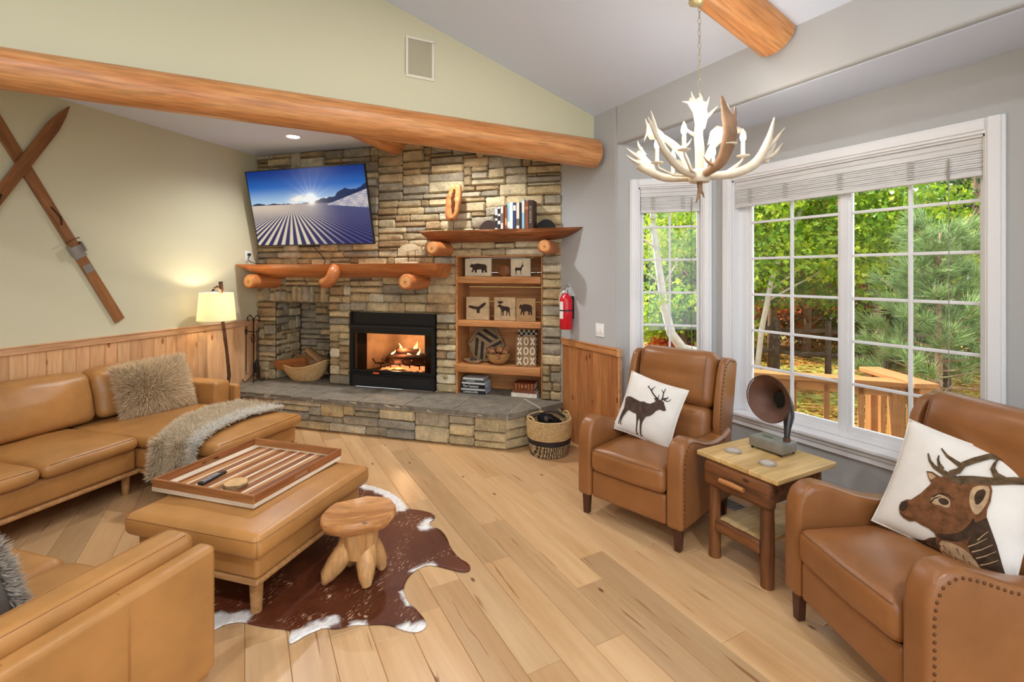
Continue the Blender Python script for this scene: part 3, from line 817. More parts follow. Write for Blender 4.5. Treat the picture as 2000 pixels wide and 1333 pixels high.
# ------------------------------------------------------------------ television
TVH, TVW = .882, 1.595
TV = thing('television', 'wall-mounted flat television showing a groomed snow slope at sunrise', 'television', FP(.925, .205, 2.405), FROT)
TV.rotation_euler = (math.atan2(.2, .86), 0, FROT)
obj('case', MB().rcube(-TVW / 2, TVW / 2, .002, .03, -TVH / 2, TVH / 2, .006, n=1, seg=2).rcube(-.45, .45, .03, .06, -.35, .1, .01, n=1, seg=2), M['blackplastic'], TV)
bz = .009
obj('bezel', MB().box(-TVW / 2, TVW / 2, -.004, .004, -TVH / 2, -TVH / 2 + bz * 1.4).box(-TVW / 2, TVW / 2, -.004, .004, TVH / 2 - bz, TVH / 2)
    .box(-TVW / 2, -TVW / 2 + bz, -.004, .004, -TVH / 2, TVH / 2).box(TVW / 2 - bz, TVW / 2, -.004, .004, -TVH / 2, TVH / 2), M['blackplastic'], TV, smooth=0)
obj('wall_mount', MB().box(-.2, .2, .06, .12, -.15, .0).box(-.04, .04, .10, .17, -.18, -.02), M['black'], TV, smooth=0)
NXT, NYT = 420, 236
sx, sy = np.meshgrid(np.linspace(0, 1, NXT + 1), np.linspace(0, 1, NYT + 1)); yy = 1 - sy      # yy from the top
hor = .455
def S(c): return np.array(srgb(*c)[:3])
def ss(a, b, t): q = np.clip((t - a) / (b - a), 0, 1); return q * q * (3 - 2 * q)
def lerp(a, b, t): return a + (b - a) * t[..., None]
img = lerp(S((0, 48, 128)), S((28, 104, 190)), ss(0, .28, yy)); img = lerp(img, S((170, 205, 232)), ss(.2, .46, yy))
SXP, SYP = .535, .40
asp = TVW / TVH
dx, dy = (sx - SXP) * asp, yy - SYP; rr = np.hypot(dx, dy); an = np.arctan2(dy, dx)
def vn(x, y, sc, oc=3):
    o = np.zeros_like(x); a = 1
    for k in range(oc):
        o += a * np.sin(x * sc * (2 ** k) + 1.7 * np.sin(y * sc * 1.3 * 2 ** k + k)) * np.cos(y * sc * (2 ** k) * 1.1 + k * 2 + np.sin(x * sc * .7 * 2 ** k)); a *= .5
    return o
cl = (np.exp(-((sx - .43) / .075) ** 2 - ((yy - .40) / .05) ** 2) + .8 * np.exp(-((sx - .63) / .05) ** 2 - ((yy - .405) / .022) ** 2) + .5 * np.exp(-((sx - .25) / .12) ** 2 - ((yy - .445) / .018) ** 2)) * (.75 + .5 * vn(sx, yy, 40))
img = lerp(img, S((250, 244, 236)), np.clip(cl * 1.5, 0, 1))
ray = np.maximum.reduce([np.cos((an - b) * 1.0).clip(0) ** 700 * ln for b, ln in [(-PI / 2 + i * PI / 9 + .1, .30 + .12 * (i % 2)) for i in range(-9, 9)]])
glow = np.exp(-(rr / .05) ** 2) * 2.5 + np.exp(-rr / .09) * .6
img = img + (ray * np.exp(-rr / .10) * 1.3 * (rr > .0))[..., None] * S((255, 236, 210))
mh = hor - .005 - .17 * ss(.5, 1.0, sx) - .035 * np.abs(np.sin(sx * 17)) * ss(.42, .6, sx) - .02 * vn(sx, sx * 0, 26, 3) * (.3 + ss(.45, .8, sx)) - .018 * np.abs(np.sin(sx * 23)) * (sx < .3)
mt = (yy > mh) & (yy < hor + .02)
img[mt] = S((10, 36, 84))
sn = yy > hor
pv = .36; den = (yy - hor + .012)
k = (sx - pv) / den
st = .5 + .5 * np.sin(k * 46.0); fade = ss(.02, .2, yy - hor)
wst = ss(.38, .75, st - .30 * ss(.35, .8, sx))
sun_side = ss(.75, .0, sx + (yy - .7) * .25)
base = lerp(S((214, 196, 176)), S((70, 74, 122)), ss(.18, .8, sx))
dark = lerp(S((92, 88, 130)), S((26, 28, 88)), ss(.2, 1.0, yy))
lit = lerp(S((226, 208, 182)), S((84, 88, 138)), ss(.40, .85, sx))
gro = dark * (1 - wst[..., None]) + lit * wst[..., None]
sm = base * (1 - fade[..., None]) + gro * fade[..., None]
img[sn] = sm[sn]
hill = (yy > hor + .045 - (sx - .62) * .52) & (sx > .62) & (yy < hor + .02 + (sx - .62) * .17) & (yy > mh + .02)
img[hill] = lerp(S((150, 150, 176)), S((216, 206, 200)), np.clip(.5 + .7 * vn(sx, yy * 3, 60), 0, 1))[hill]
img = img + (glow)[..., None] * S((255, 240, 210))
img = np.clip(img, 0, 1.0)
scr = MB().grid(NXT, NYT, lambda a, b: ((a - .5) * (TVW - 2 * bz), 0, (b - .5) * (TVH - 2.4 * bz) + .2 * bz))
so = obj('screen', scr, vcmat('screen_picture', .25, emit=.62), TV, (0, -.0005, 0), smooth=0, recalc=False)
vcol(so, np.concatenate([img.reshape(-1, 3), np.ones((img.shape[0] * img.shape[1], 1))], 1))
tag(obj('power_cord', MB().tube([FP(.88, .10, 1.99), FP(.90, .04, 1.93), FP(.97, .03, 1.86), FP(1.02, .03, 1.80), FP(1.02, .05, 1.757)], .005, 6), M['black']), 'thin black cable dropping from the television to the mantel', 'cable')

# outlet with plug on the olive wall, beside the television
OT = thing('wall_outlet', 'white outlet with a black plug at the end of the mantel', 'outlet', FP(0, .135, 1.86), FROT + PI / 2)
obj('cover_plate', MB().rcube(-.04, .04, -.007, 0, -.06, .06, .003, n=1, seg=2), M['plate'], OT)
obj('plug', MB().rcube(-.016, .016, -.035, -.006, .0, .03, .006, n=1, seg=2), M['black'], OT)
obj('cord', MB().tube([(0, -.034, .014), (-.03, -.06, -.0), (-.05, -.05, -.04), (-.0, -.04, -.075), (.06, -.05, -.09), (.11, -.08, -.1)], .004, 6), M['black'], OT)

# ------------------------------------------------------------------ silhouettes
def stroke(pts, w0, w1):
    L = []; Rr = []; n = len(pts)
    for i, p in enumerate(pts):
        a = pts[max(0, i - 1)]; b = pts[min(n - 1, i + 1)]; d = Vector((b[0] - a[0], b[1] - a[1])); d = d / max(1e-6, d.length)
        w = (w0 + (w1 - w0) * i / (n - 1)) / 2
        L.append((p[0] - d.y * w, p[1] + d.x * w)); Rr.append((p[0] + d.y * w, p[1] - d.x * w))
    return L + Rr[::-1]
BEAR = smooth_poly([(.02, .60), (.06, .70), (.10, .78), (.12, .88), (.16, .90), (.20, .84), (.30, .84), (.42, .92), (.55, .90), (.70, .86), (.85, .84), (.95, .74), (.98, .58), (.96, .38), (.98, .20), (1.0, .08), (.88, .06), (.86, .22), (.82, .34), (.80, .18), (.82, .06), (.70, .05), (.70, .24), (.66, .38), (.52, .34), (.44, .34), (.42, .20), (.44, .06), (.32, .05), (.32, .22), (.28, .34), (.24, .20), (.22, .08), (.12, .10), (.18, .30), (.20, .48), (.14, .56)], 1)
ANTEL = smooth_poly([(.0, .50), (.02, .64), (.12, .70), (.30, .66), (.48, .66), (.58, .72), (.64, .86), (.70, .94), (.72, 1.0), (.76, .94), (.84, .90), (.90, .84), (.86, .80), (.76, .80), (.72, .66), (.66, .52), (.62, .42), (.62, .2), (.63, .02), (.57, .02), (.56, .24), (.54, .40), (.30, .42), (.20, .42), (.14, .30), (.15, .02), (.09, .02), (.06, .28), (.04, .40)], 1)
ANTHORN = [stroke([(.74, .96), (.78, 1.1), (.88, 1.22), (.92, 1.34)], .03, .012), stroke([(.72, .98), (.72, 1.12), (.80, 1.26), (.83, 1.38)], .03, .012)]
EAGLE = smooth_poly([(.0, .62), (.10, .70), (.28, .66), (.42, .60), (.48, .64), (.54, .58), (.64, .66), (.74, .82), (.86, .92), (.98, 1.0), (1.0, .88), (.96, .76), (.86, .60), (.74, .46), (.66, .38), (.64, .24), (.68, .10), (.58, .02), (.50, .06), (.46, .18), (.50, .32), (.40, .40), (.24, .40), (.12, .48), (.02, .52)], 1)
MOOSE = smooth_poly([(.0, .66), (.02, .72), (.10, .74), (.16, .80), (.22, .84), (.30, .80), (.38, .72), (.52, .70), (.70, .68), (.86, .66), (.96, .60), (.98, .48), (.94, .40), (.98, .24), (.97, .02), (.90, .02), (.90, .22), (.84, .34), (.78, .20), (.74, .02), (.67, .02), (.72, .26), (.70, .40), (.52, .40), (.50, .22), (.50, .02), (.43, .02), (.43, .22), (.40, .34), (.38, .20), (.37, .02), (.30, .02), (.32, .26), (.32, .44), (.26, .54), (.20, .62), (.10, .64)], 1)
MANT = [smooth_poly([(.18, .84), (.06, .94), (.02, 1.04), (.10, 1.0), (.14, 1.10), (.20, .98), (.24, 1.12), (.28, 1.0), (.36, 1.1), (.38, .98), (.50, 1.04), (.46, .92), (.30, .86)], 1)]
M['ink'] = plain('sepia_print', srgb(62, 48, 38), .8, .2, var=.35, vscale=60)
def print_flat(parent, polys, x0, z0, w, h, y, mat, step=.02, name='printed_animal', mapf=None):
    for P in polys:
        q = [(x0 + p[0] * w, z0 + p[1] * h) for p in P]
        v, f = poly_fill(q, step)
        obj(name, MB().add([(mapf(a, b) if mapf else (a, y, b)) for a, b in v], f), mat, parent, smooth=0, recalc=False)

M['block'] = plain('weathered_block', srgb(206, 190, 160), .8, .2, var=.12, vscale=14)
M['block2'] = plain('tumbled_tile', srgb(196, 168, 130), .85, .2, var=.2, vscale=12, bump=.3, bscale=40)
def block(name, label, u, z, w, h, y, polys, mat, box, rot=0, rough=0, th=.035):
    t = thing(name, label, 'plaque', FP(u, -y, z), FROT + rot, group='animal plaques in the bookcase')
    def jag(p, q):
        if not rough: return p
        n = rough * noise.noise(Vector((p.x * 40 + u * 9, p.z * 40, p.y * 9)))
        return (p.x * (1 + n), p.y, p.z * (1 + n))
    obj('panel', MB().rcube(-w / 2, w / 2, 0, th, 0, h, .004 + rough * .05, n=(8, 1, 8), seg=2, fn=jag), mat, t, smooth=50)
    bx0, bz0, bw, bh = box
    print_flat(t, polys, -w / 2 + bx0 * w, bz0 * h, bw * w, bh * h, -.0015 - rough * .01, M['ink'])
block('plaque', 'pale plaque with a walking bear on the top bookcase shelf', 2.888, 1.617, .30, .192, .06, [BEAR], M['block'], (.16, .17, .70, .60))
block('plaque', 'pale plaque with a slim antelope on the top bookcase shelf', 3.365, 1.617, .215, .19, .06, [ANTEL] + ANTHORN, M['block'], (.22, .08, .52, .60))
block('plaque', 'rough stone plaque with a flying eagle on the middle shelf', 2.882, 1.144, .262, .25, .06, [EAGLE], M['block2'], (.1, .28, .78, .5), rough=.05)
block('plaque', 'rough stone plaque with an antlered elk on the middle shelf', 3.192, 1.144, .24, .25, .06, [MOOSE] + MANT, M['block2'], (.14, .19, .62, .62), rough=.05)
block('plaque', 'thick stone plaque with a dark bear on the middle shelf', 3.425, 1.144, .205, .245, .055, [BEAR], plain('tumbled_tile_dark', srgb(176, 140, 98), .85, .2, var=.2, vscale=12), (.12, .24, .72, .56), rot=.22, rough=.03, th=.05)
# carved bowl standing on edge between the two top plaques
cb = MB().lathe([(.0005, 0), (.05, .004), (.072, .02), (.07, .026), (.045, .016), (.0005, .012)], 24)
cb.xform(lambda p: (p.x, p.z, p.y + .05 if p.y > -.05 else 0.0))
tag(obj('carved_disc', cb, wood('carved_disc_wood', srgb(150, 92, 50), srgb(96, 52, 24), 'x', .5), None, FP(3.165, -.12, 1.617), (0, 0, FROT), smooth=50), 'small round carved wooden piece between the bear and antelope plaques', 'ornament')

# hexagon tray leaning against the back
HXT = thing('hexagon_tray', 'hexagonal striped wood tray leaning behind the pine cones', 'tray', FP(2.925, -.24, .858), FROT)
HXT.rotation_euler = (-.22, 0, FROT)
def hexp(r): return [(r * math.cos(PI / 3 * i + PI / 2 + PI / 6), r * math.sin(PI / 3 * i + PI / 2 + PI / 6)) for i in range(6)]
M['driftwood'] = wood('driftwood', srgb(178, 150, 112), srgb(134, 106, 74), 'x', .7, grain=1.5)
M['ebony'] = plain('ebonised_strip', srgb(50, 42, 38), .6, .3, var=.2)
obj('tray_base', MB().prism(hexp(.20), .012, .02, 'y'), M['driftwood'], HXT, smooth=0)
hp, hq = hexp(.212), hexp(.198)
for i in range(6):
    a, b, c, d = hp[i], hp[(i + 1) % 6], hq[(i + 1) % 6], hq[i]
    obj('rim', MB().prism([a, b, c, d], -.022, .02, 'y'), M['driftwood'], HXT, smooth=0)
for sct in range(3):
    a0 = PI / 2 + sct * 2 * PI / 3 + PI / 3
    e1 = Vector((math.cos(a0), math.sin(a0))); e2 = Vector((math.cos(a0 + 2 * PI / 3), math.sin(a0 + 2 * PI / 3)))
    for j in range(5):
        f0, f1 = (j + .06) / 5, (j + .94) / 5
        P = [e1 * .196 * f0, e1 * .196 * f1, e1 * .196 * f1 + e2 * .196, e1 * .196 * f0 + e2 * .196]
        obj('strip', MB().prism([(p.x, p.y) for p in P], .004, .0125, 'y'), M['ebony'] if j % 2 else M['driftwood'], HXT, smooth=0)

# bowl of pine cones
BW = tag(obj('wooden_bowl', MB().lathe([(.05, 0), (.062, .004), (.10, .035), (.124, .075), (.132, .115), (.127, .116), (.116, .078), (.09, .04), (.05, .016), (.001, .014)], 36), wood('bowl_wood', srgb(206, 164, 108), srgb(172, 124, 72), 'x', .5, grain=.6), None, FP(3.10, -.13, .672), (0, 0, FROT), smooth=60), 'turned pale wooden bowl heaped with pine cones', 'bowl')
M['cone'] = plain('pine_cone', srgb(120, 78, 50), .8, .2, var=.4, vscale=60)
M['conetip'] = plain('pine_cone_scale', srgb(178, 124, 84), .8, .2, var=.3, vscale=60)
def pine_cone_parts():
    core = MB().lathe([(.004, 0), (.018, .012), (.021, .03), (.015, .052), (.003, .066)], 10)
    sc = MB()
    for r in range(8):
        z = .006 + r * .0075; R_ = .026 * math.sin(PI * (r + 1.6) / 10.2)
        for k in range(8):
            a = 2 * PI * (k + .5 * (r % 2)) / 8
            M4 = Matrix.Rotation(a, 4, 'Z') @ Matrix.Translation((R_ * .55, 0, z)) @ Matrix.Rotation(-.5, 4, 'Y')
            sc.add([(0, -.006, 0), (0, .006, 0), (.014, .0075, .002), (.014, -.0075, .002), (.017, 0, .006), (.008, 0, .005)], [(0, 1, 5), (1, 2, 5), (3, 0, 5), (2, 4, 5), (4, 3, 5), (0, 3, 2, 1), (3, 4, 2)], M4)
    return mesh_from('core', core, M['cone'], 60), mesh_from('scales', sc, M['conetip'], 0)
pc_core, pc_sc = pine_cone_parts()
for i, (dx_, dy_, dz_) in enumerate(((-.075, -.02, .10), (-.02, -.07, .105), (.045, -.05, .105), (.075, .02, .10), (.0, .03, .125), (-.05, .05, .12), (.035, .07, .11), (.0, -.02, .15), (-.055, -.0, .145), (.05, .01, .145))):
    p = thing('pine_cone', 'open brown pine cone heaped in the wooden bowl', 'pine cone', (FP(3.10, -.13)[0] + dx_, FP(3.10, -.13)[1] + dy_, .672 + dz_ - .02), rnd(0, 6), 'pine cones in the bowl')
    p.rotation_euler = (rnd(.4, 1.4), rnd(-.5, .5), rnd(0, 6)); p.scale = (1.15,) * 3
    obj('core', pc_core, None, p); obj('scales', pc_sc, None, p)
# small oval tray with dark driftwood piece
OTR = MB().lathe([(.04, 0), (.09, .004), (.115, .03), (.105, .032), (.085, .012), (.001, .010)], 30)
OTR.xform(lambda p: (p.x, p.y * .5, p.z * (1 + .25 * abs(p.x) / .115)))
tag(obj('oval_tray', OTR, M['driftwood'], None, FP(2.815, -.10, .672), (0, 0, FROT - .25), smooth=50), 'small oval wooden dish in front of the hexagon tray', 'dish')
tag(obj('dark_nugget', MB().rcube(-.035, .035, -.018, .018, 0, .04, .016, n=4, fn=lambda p, q: p * (1 + .5 * noise.noise(p * 40))), M['ebony'], None, FP(2.83, -.095, .684), (0, 0, FROT), smooth=60), 'dark knobbly nugget lying in the oval dish', 'ornament')
# noughts and crosses board
M['xoboard'] = wood('rustic_board', srgb(164, 130, 92), srgb(120, 88, 58), 'z', .7, grain=1.2)
M['xowhite'] = plain('carved_cream', srgb(222, 208, 180), .6, .3, var=.1, vscale=30)
XO = thing('xo_board', 'rustic board of nine raised letters reading XOX XOO XOX', 'game board', FP(3.428, -.045, .672), FROT + .18)
XO.rotation_euler = (-.12, 0, FROT + .18)
obj('backing', MB().box(-.108, .108, 0, .03, 0, .315), M['xoboard'], XO, smooth=0, bevel=.003, bseg=1)
for r, row in enumerate(('XOX', 'XOO', 'XOX')):
    for c_, chh in enumerate(row):
        mb = MB(); cx, cz = -.068 + c_ * .068, .262 - r * .102
        if chh == 'X':
            for s in (-1, 1): mb.box(-.007, .007, -.006, 0, -.042, .042, T(0, 0, 0, ry=s * .48))
        else: mb.tube([(.021 * math.cos(a), -.003, .036 * math.sin(a)) for a in np.linspace(0, 2 * PI, 21)[:-1]], .007, 6, closed=True)
        obj('letter', mb, M['xowhite'], XO, (cx, -.001, cz), smooth=40)
# checked frame behind the board
CF = thing('checked_frame', 'black and cream gingham picture frame behind the letter board', 'picture frame', FP(3.38, -.25, .672), FROT)
CF.rotation_euler = (-.15, 0, FROT)
obj('panel', MB().box(-.11, .11, .012, .02, 0, .36), M['xowhite'], CF, smooth=0)
for i in range(8):
    for j in range(13):
        if i in (0, 1, 6, 7) or j in (0, 1, 11, 12):
            obj('check', MB().box(-.11 + i * .0275, -.11 + (i + 1) * .0275, 0, .012, j * .0277, (j + 1) * .0277), M['ebony'] if (i + j) % 2 else M['xowhite'], CF, smooth=0)

# ------------------------------------------------------------------ books
M['pages'] = plain('book_pages', srgb(232, 226, 208), .8, .2)
def book(label, loc, rot, w, h, t, col, group, flat=False, spine=None, stripe=None):
    """upright: spine (width t) looks along local -y, height h, depth w"""
    b = thing('book', label, 'book', loc, rot[2], group)
    b.rotation_euler = rot
    cm = plain('book_cover', col, .5, .35)
    obj('cover', MB().box(0, .002, 0, w, 0, h).box(t - .002, t, 0, w, 0, h).box(0, t, 0, .003, 0, h), cm, b, smooth=0)
    obj('pages', MB().box(.002, t - .002, .003, w - .004, .003, h - .003), M['pages'], b, smooth=0)
    if stripe:
        for (z0, z1, c2) in stripe: obj('spine_band', MB().box(.001, t - .001, -.0008, 0, z0 * h, z1 * h), plain('spine_print', c2, .5), b, smooth=0)
    return b
def text_on(parent, s, size, col, loc, rot, name='spine_lettering', bold=0.0):
    cu = bpy.data.curves.new(name, 'FONT'); cu.body = s; cu.size = size; cu.align_x = 'CENTER'; cu.align_y = 'CENTER'; cu.extrude = .0002; cu.offset = bold
    tmp = bpy.data.objects.new(name, cu); COL.objects.link(tmp)
    bpy.context.view_layer.update()
    me = bpy.data.meshes.new_from_object(tmp.evaluated_get(bpy.context.evaluated_depsgraph_get()))
    COL.objects.unlink(tmp); bpy.data.objects.remove(tmp)
    me.materials.clear(); me.materials.append(plain('lettering', col, .5))
    o = bpy.data.objects.new(name, me); o.location = loc; o.rotation_euler = rot
    return link(o, parent)
W_, K_ = srgb(230, 228, 222), srgb(30, 28, 28)
row = [(.026, .215, (222, 222, 218), 'white paperback with black spine print, first in the mantel row', [(.1, .45, K_), (.55, .7, K_)]),
       (.030, .235, (226, 224, 220), 'black and white patterned book, second in the mantel row', [(.05, .25, K_), (.4, .6, K_), (.7, .92, K_)]),
       (.026, .240, (228, 222, 208), 'cream hardback beside the patterned book on the mantel', [(.3, .7, srgb(120, 110, 100))]),
       (.018, .240, (116, 46, 38), 'thin dark red book in the mantel row', None),
       (.022, .235, (150, 90, 54), 'russet brown thin book in the mantel row', [(.2, .5, srgb(200, 160, 110))]),
       (.026, .272, (140, 190, 208), 'tall pale blue book in the mantel row', [(.1, .3, W_)]),
       (.034, .275, (236, 234, 228), 'tall white hardback in the mantel row', None),
       (.030, .272, (52, 66, 112), 'navy blue book in the mantel row', [(.7, .9, W_)]),
       (.034, .272, (232, 222, 204), 'thick cream book right of the navy one', [(.15, .4, srgb(110, 96, 84))]),
       (.022, .268, (48, 44, 50), 'slim black book between cream and sky blue spines', None),
       (.030, .300, (150, 198, 220), 'tallest sky blue and white book on the mantel', [(.55, .95, W_)]),
       (.036, .285, (146, 84, 56), 'reddish brown leather book in the mantel row', [(.7, .8, srgb(190, 130, 90))]),
       (.052, .290, (72, 54, 46), 'thick dark brown book with pale spine lettering, last in the row', None)]
u = 3.16
for i, (t_, h_, c_, lb, stp) in enumerate(row):
    b = book(lb, FP(u, .17 - .004 * (i % 3), 2.0905), (0, 0, FROT), .15, h_, t_, srgb(*c_), 'books on the upper mantel', stripe=stp)
    if i == 12: text_on(b, 'THE STORY OF', .026, srgb(206, 190, 160), (t_ / 2, -.001, h_ / 2), (PI / 2, -PI / 2, 0))
    u += t_ + .0012
def bookend(label, u, w, r, col):
    t = thing('bookend', label, 'bookend', FP(u, w, 2.0905), FROT)
    obj('half_disc', MB().prism([(r * math.cos(a), r * 1.05 * math.sin(a)) for a in np.linspace(0, PI, 20)], 0, .03, 'y'), plain('bookend_dark', col, .5, .4), t, smooth=0, bevel=.003)
    obj('foot', MB().box(-r, r, -.02, .05, 0, .004), M['black'], t, smooth=0)
bookend('dark brown half-round bookend at the start of the mantel books', 3.075, .12, .105, srgb(58, 42, 36))
bookend('black round bookend behind the last mantel book', 3.665, .06, .10, srgb(24, 22, 22))
# stack of coffee table books at the bottom left of the bookcase
lay = [(.28, .20, .036, (34, 34, 36), 'black coffee table book at the bottom of the left stack', 0, 'LANDSCAPES'),
       (.275, .20, .022, (196, 192, 186), 'gray book second from the bottom of the left stack', .02, None),
       (.27, .19, .044, (22, 22, 24), 'thick black book lettered The Century in the left stack', .0, 'The Century'),
       (.265, .19, .020, (232, 232, 230), 'thin white book on top of The Century', -.02, None),
       (.25, .18, .026, (70, 72, 76), 'charcoal book near the top of the left stack', .05, 'COUNTRY'),
       (.235, .18, .022, (224, 222, 214), 'white book on top of the left stack', .02, None)]
z = .3505
for (w_, d_, t_, c_, lb, rz, tx) in lay:
    b = thing('book', lb, 'book', FP(2.845, -.03, z), FROT + rz, 'books stacked in the lower bookcase')
    cm = plain('book_cover', srgb(*c_), .45, .4)
    obj('cover', MB().box(-w_ / 2, w_ / 2, 0, d_, 0, .003).box(-w_ / 2, w_ / 2, 0, d_, t_ - .003, t_).box(-w_ / 2, w_ / 2, 0, .003, 0, t_), cm, b, smooth=0)
    obj('pages', MB().box(-w_ / 2 + .004, w_ / 2 - .004, .003, d_ - .004, .003, t_ - .003), plain('cool_pages', srgb(196, 210, 226), .7), b, smooth=0)
    if tx: text_on(b, tx, t_ * .8, srgb(236, 234, 230), (-.03, -.0008, t_ / 2), (PI / 2, 0, 0), bold=.0004 if 'Cent' in tx else 0)
    z += t_ + .0005
z = .3505
for (w_, d_, t_, c_, lb, rz) in ((.275, .19, .045, (226, 214, 196), 'cream boxed volume under the brown books', .03), (.235, .17, .034, (126, 72, 44), 'brown book in the middle of the right stack', .0), (.225, .16, .068, (118, 50, 30), 'embossed red-brown leather box book on top of the right stack', .03)):
    b = thing('book', lb, 'book', FP(3.408, -.04, z), FROT + rz, 'books stacked in the lower bookcase')
    cm = plain('book_cover', srgb(*c_), .45, .4, var=.2, vscale=25)
    obj('cover', MB().box(-w_ / 2, w_ / 2, 0, d_, 0, .004).box(-w_ / 2, w_ / 2, 0, d_, t_ - .004, t_).box(-w_ / 2, w_ / 2, 0, .004, 0, t_), cm, b, smooth=0, bevel=.001, bseg=1)
    obj('pages', MB().box(-w_ / 2 + .004, w_ / 2 - .004, .004, d_ - .004, .004, t_ - .004), M['pages'], b, smooth=0)
    if t_ > .06:
        for k in (-.085, -.05, .05, .085): obj('spine_band', MB().box(k - .006, k + .006, -.003, 0, .004, t_ - .004), plain('gilt', srgb(176, 120, 60), .4, .5, .3), b, smooth=0)
        for k in (-.02, .02): obj('clasp', MB().box(k - .008, k + .008, -.004, 0, .018, .05), plain('gilt_clasp', srgb(196, 150, 90), .4, .5, .3), b, smooth=0)
    z += t_ + .0005

# burl sculpture and fish on the mantels
BS = thing('burl_sculpture', 'upright orange burl wood sculpture on a thin rod', 'sculpture', FP(2.69, .14, 2.0905), FROT)
obj('base', MB().box(-.05, .05, -.03, .03, 0, .01), M['black'], BS, smooth=0)
obj('rod', MB().tube([(0, 0, .01), (0, 0, .14)], .004, 6), M['black'], BS)
bs = MB().rcube(-.085, .085, -.03, .03, -.19, .19, .03, n=(8, 3, 14), fn=lambda p, q: ((p.x * (1 - .42 * q[2] ** 2 + .10 * noise.noise(Vector((q[2] * 2.5, q[0], 3)))) + .018 * q[2] * 1.2), p.y + .012 * noise.noise(p * 22), p.z + .01 * noise.noise(p * 15)))
obj('burl', bs, wood('burl', srgb(220, 150, 92), srgb(172, 96, 48), 'z', .4, .16, kscale=14), BS, (0, 0, .305), (0, .06, 0), smooth=60)
bk = MB().rcube(-.02, .02, -.012, .0, -.12, .12, .01, n=(3, 1, 10), fn=lambda p, q: (p.x * (1 - .5 * abs(q[2])) + .03 * noise.noise(Vector((q[2] * 3, 0, 7))), p.y, p.z))
obj('bark_seam', bk, plain('burl_bark', srgb(92, 50, 30), .9, .1, var=.3, vscale=40, bump=.6, bscale=50), BS, (.01, -.032, .32), (0, .06, 0), smooth=60)
FS = thing('fish_sculpture', 'small whitewashed wooden fish on a stand on the log mantel', 'sculpture', FP(2.23, .2, 1.7525), FROT)
obj('base', MB().rcube(-.07, .07, -.03, .03, 0, .018, .004, n=1, seg=2), M['block'], FS)
for s in (-.04, .045): obj('rod', MB().tube([(s, 0, .018), (s, 0, .14)], .003, 6), M['iron'], FS)
fsh = [(-.13, .165), (-.12, .185), (-.07, .205), (.0, .21), (.06, .195), (.095, .175), (.125, .20), (.13, .19), (.118, .165), (.13, .135), (.12, .125), (.09, .155), (.05, .14), (-.02, .128), (-.08, .138), (-.12, .152)]
obj('fish', MB().prism(smooth_poly(fsh, 1), -.014, .014, 'y'), plain('whitewash', srgb(206, 186, 150), .8, .2, var=.15, vscale=30), FS, smooth=0, bevel=.005)

# ------------------------------------------------------------------ things on the hearth
# firewood basket
bkx, bkw = .62, -.13
M['wicker'] = plain('wicker', srgb(206, 168, 116), .7, .3, var=.22, vscale=45)
WB = thing('firewood_basket', 'boat-shaped wicker basket of firewood in the stone niche', 'basket', FP(bkx, bkw, .351), FROT)
def rimz(a): return .17 + .075 * math.cos(a) ** 2 * (1 if math.cos(a) > 0 else .55) - .02 * math.cos(a) * 0
def bpt(a, t, off=0):
    k = .58 + .42 * math.sin(t * PI / 2); return ((.30 * k + off) * math.cos(a), (.19 * k + off) * math.sin(a), rimz(a) * t)
wv = MB()
for j in range(1, 13):
    t = j / 13; pts = [Vector(bpt(2 * PI * i / 48, t, .004 * (1 if (i + j) % 2 else -1))) for i in range(48)]
    wv.tube(pts, .0075, 6, closed=True)
obj('weave', wv, M['wicker'], WB, smooth=180)
for i in range(20):
    a = 2 * PI * (i + .5) / 20
    obj('rib', MB().tube([bpt(a, t) for t in (.02, .25, .5, .75, 1)], .0055, 6), M['wicker'], WB, smooth=180)
obj('rim', MB().tube([bpt(2 * PI * i / 40, 1, .002) for i in range(40)], .013, 8, closed=True), M['wicker'], WB, smooth=180)
obj('bottom', MB().lathe([(.0005, 0), (.3, .0), (.3, .012), (.0005, .012)], 30, T(sc=(.58, .37, 1))), M['wicker'], WB)
def split_log(label, loc, rot, L, r, col, seed):
    rng = random.Random(seed); a0 = .9
    prof = [(0, 0)] + [(r * math.cos(a) * rng.uniform(.9, 1.08), r * math.sin(a) * rng.uniform(.9, 1.08)) for a in np.linspace(-.2, 1.7, 7)]
    mb = MB(); vs = []; n = 12; m = len(prof)
    for i in range(n + 1):
        for j, p in enumerate(prof): vs.append((L * (i / n - .5) + rng.uniform(-.006, .006) * (1 if i in (0, n) else 0), p[0] - r * .4 + rng.uniform(-.004, .004), p[1] - r * .4 + rng.uniform(-.004, .004)))
    fs = [(i * m + j, i * m + (j + 1) % m, (i + 1) * m + (j + 1) % m, (i + 1) * m + j) for i in range(n) for j in range(m)] + [tuple(range(m)), tuple(range(n * m, (n + 1) * m))]
    o = obj('split_log', mb.add(vs, fs), wood('split_wood', col, tuple(c * .5 for c in col[:3]) + (1,), 'x', .8, grain=1.2), None, loc, rot, smooth=30)
    return tag(o, label, 'firewood', 'firewood in the wicker basket')
split_log('orange-barked split log lying across the front of the firewood basket', FP(.50, -.05, .555), (.3, -.12, FROT + .12), .40, .13, srgb(196, 122, 62), 1)
split_log('gray-brown split log in the middle of the firewood basket', FP(.66, -.12, .55), (1.9, .2, FROT + .5), .34, .11, srgb(150, 112, 76), 2)
split_log('pale split log standing up at the back of the firewood basket', FP(.72, -.22, .60), (.8, .62, FROT + .1), .34, .10, srgb(186, 140, 92), 3)
split_log('dark split log at the bottom of the firewood basket', FP(.58, -.18, .48), (2.6, .0, FROT - .1), .36, .11, srgb(110, 78, 54), 4)
BK = thing('ash_bucket', 'dark gray metal ash bucket beside the firewood basket', 'bucket', FP(.925, -.27, .351), FROT)
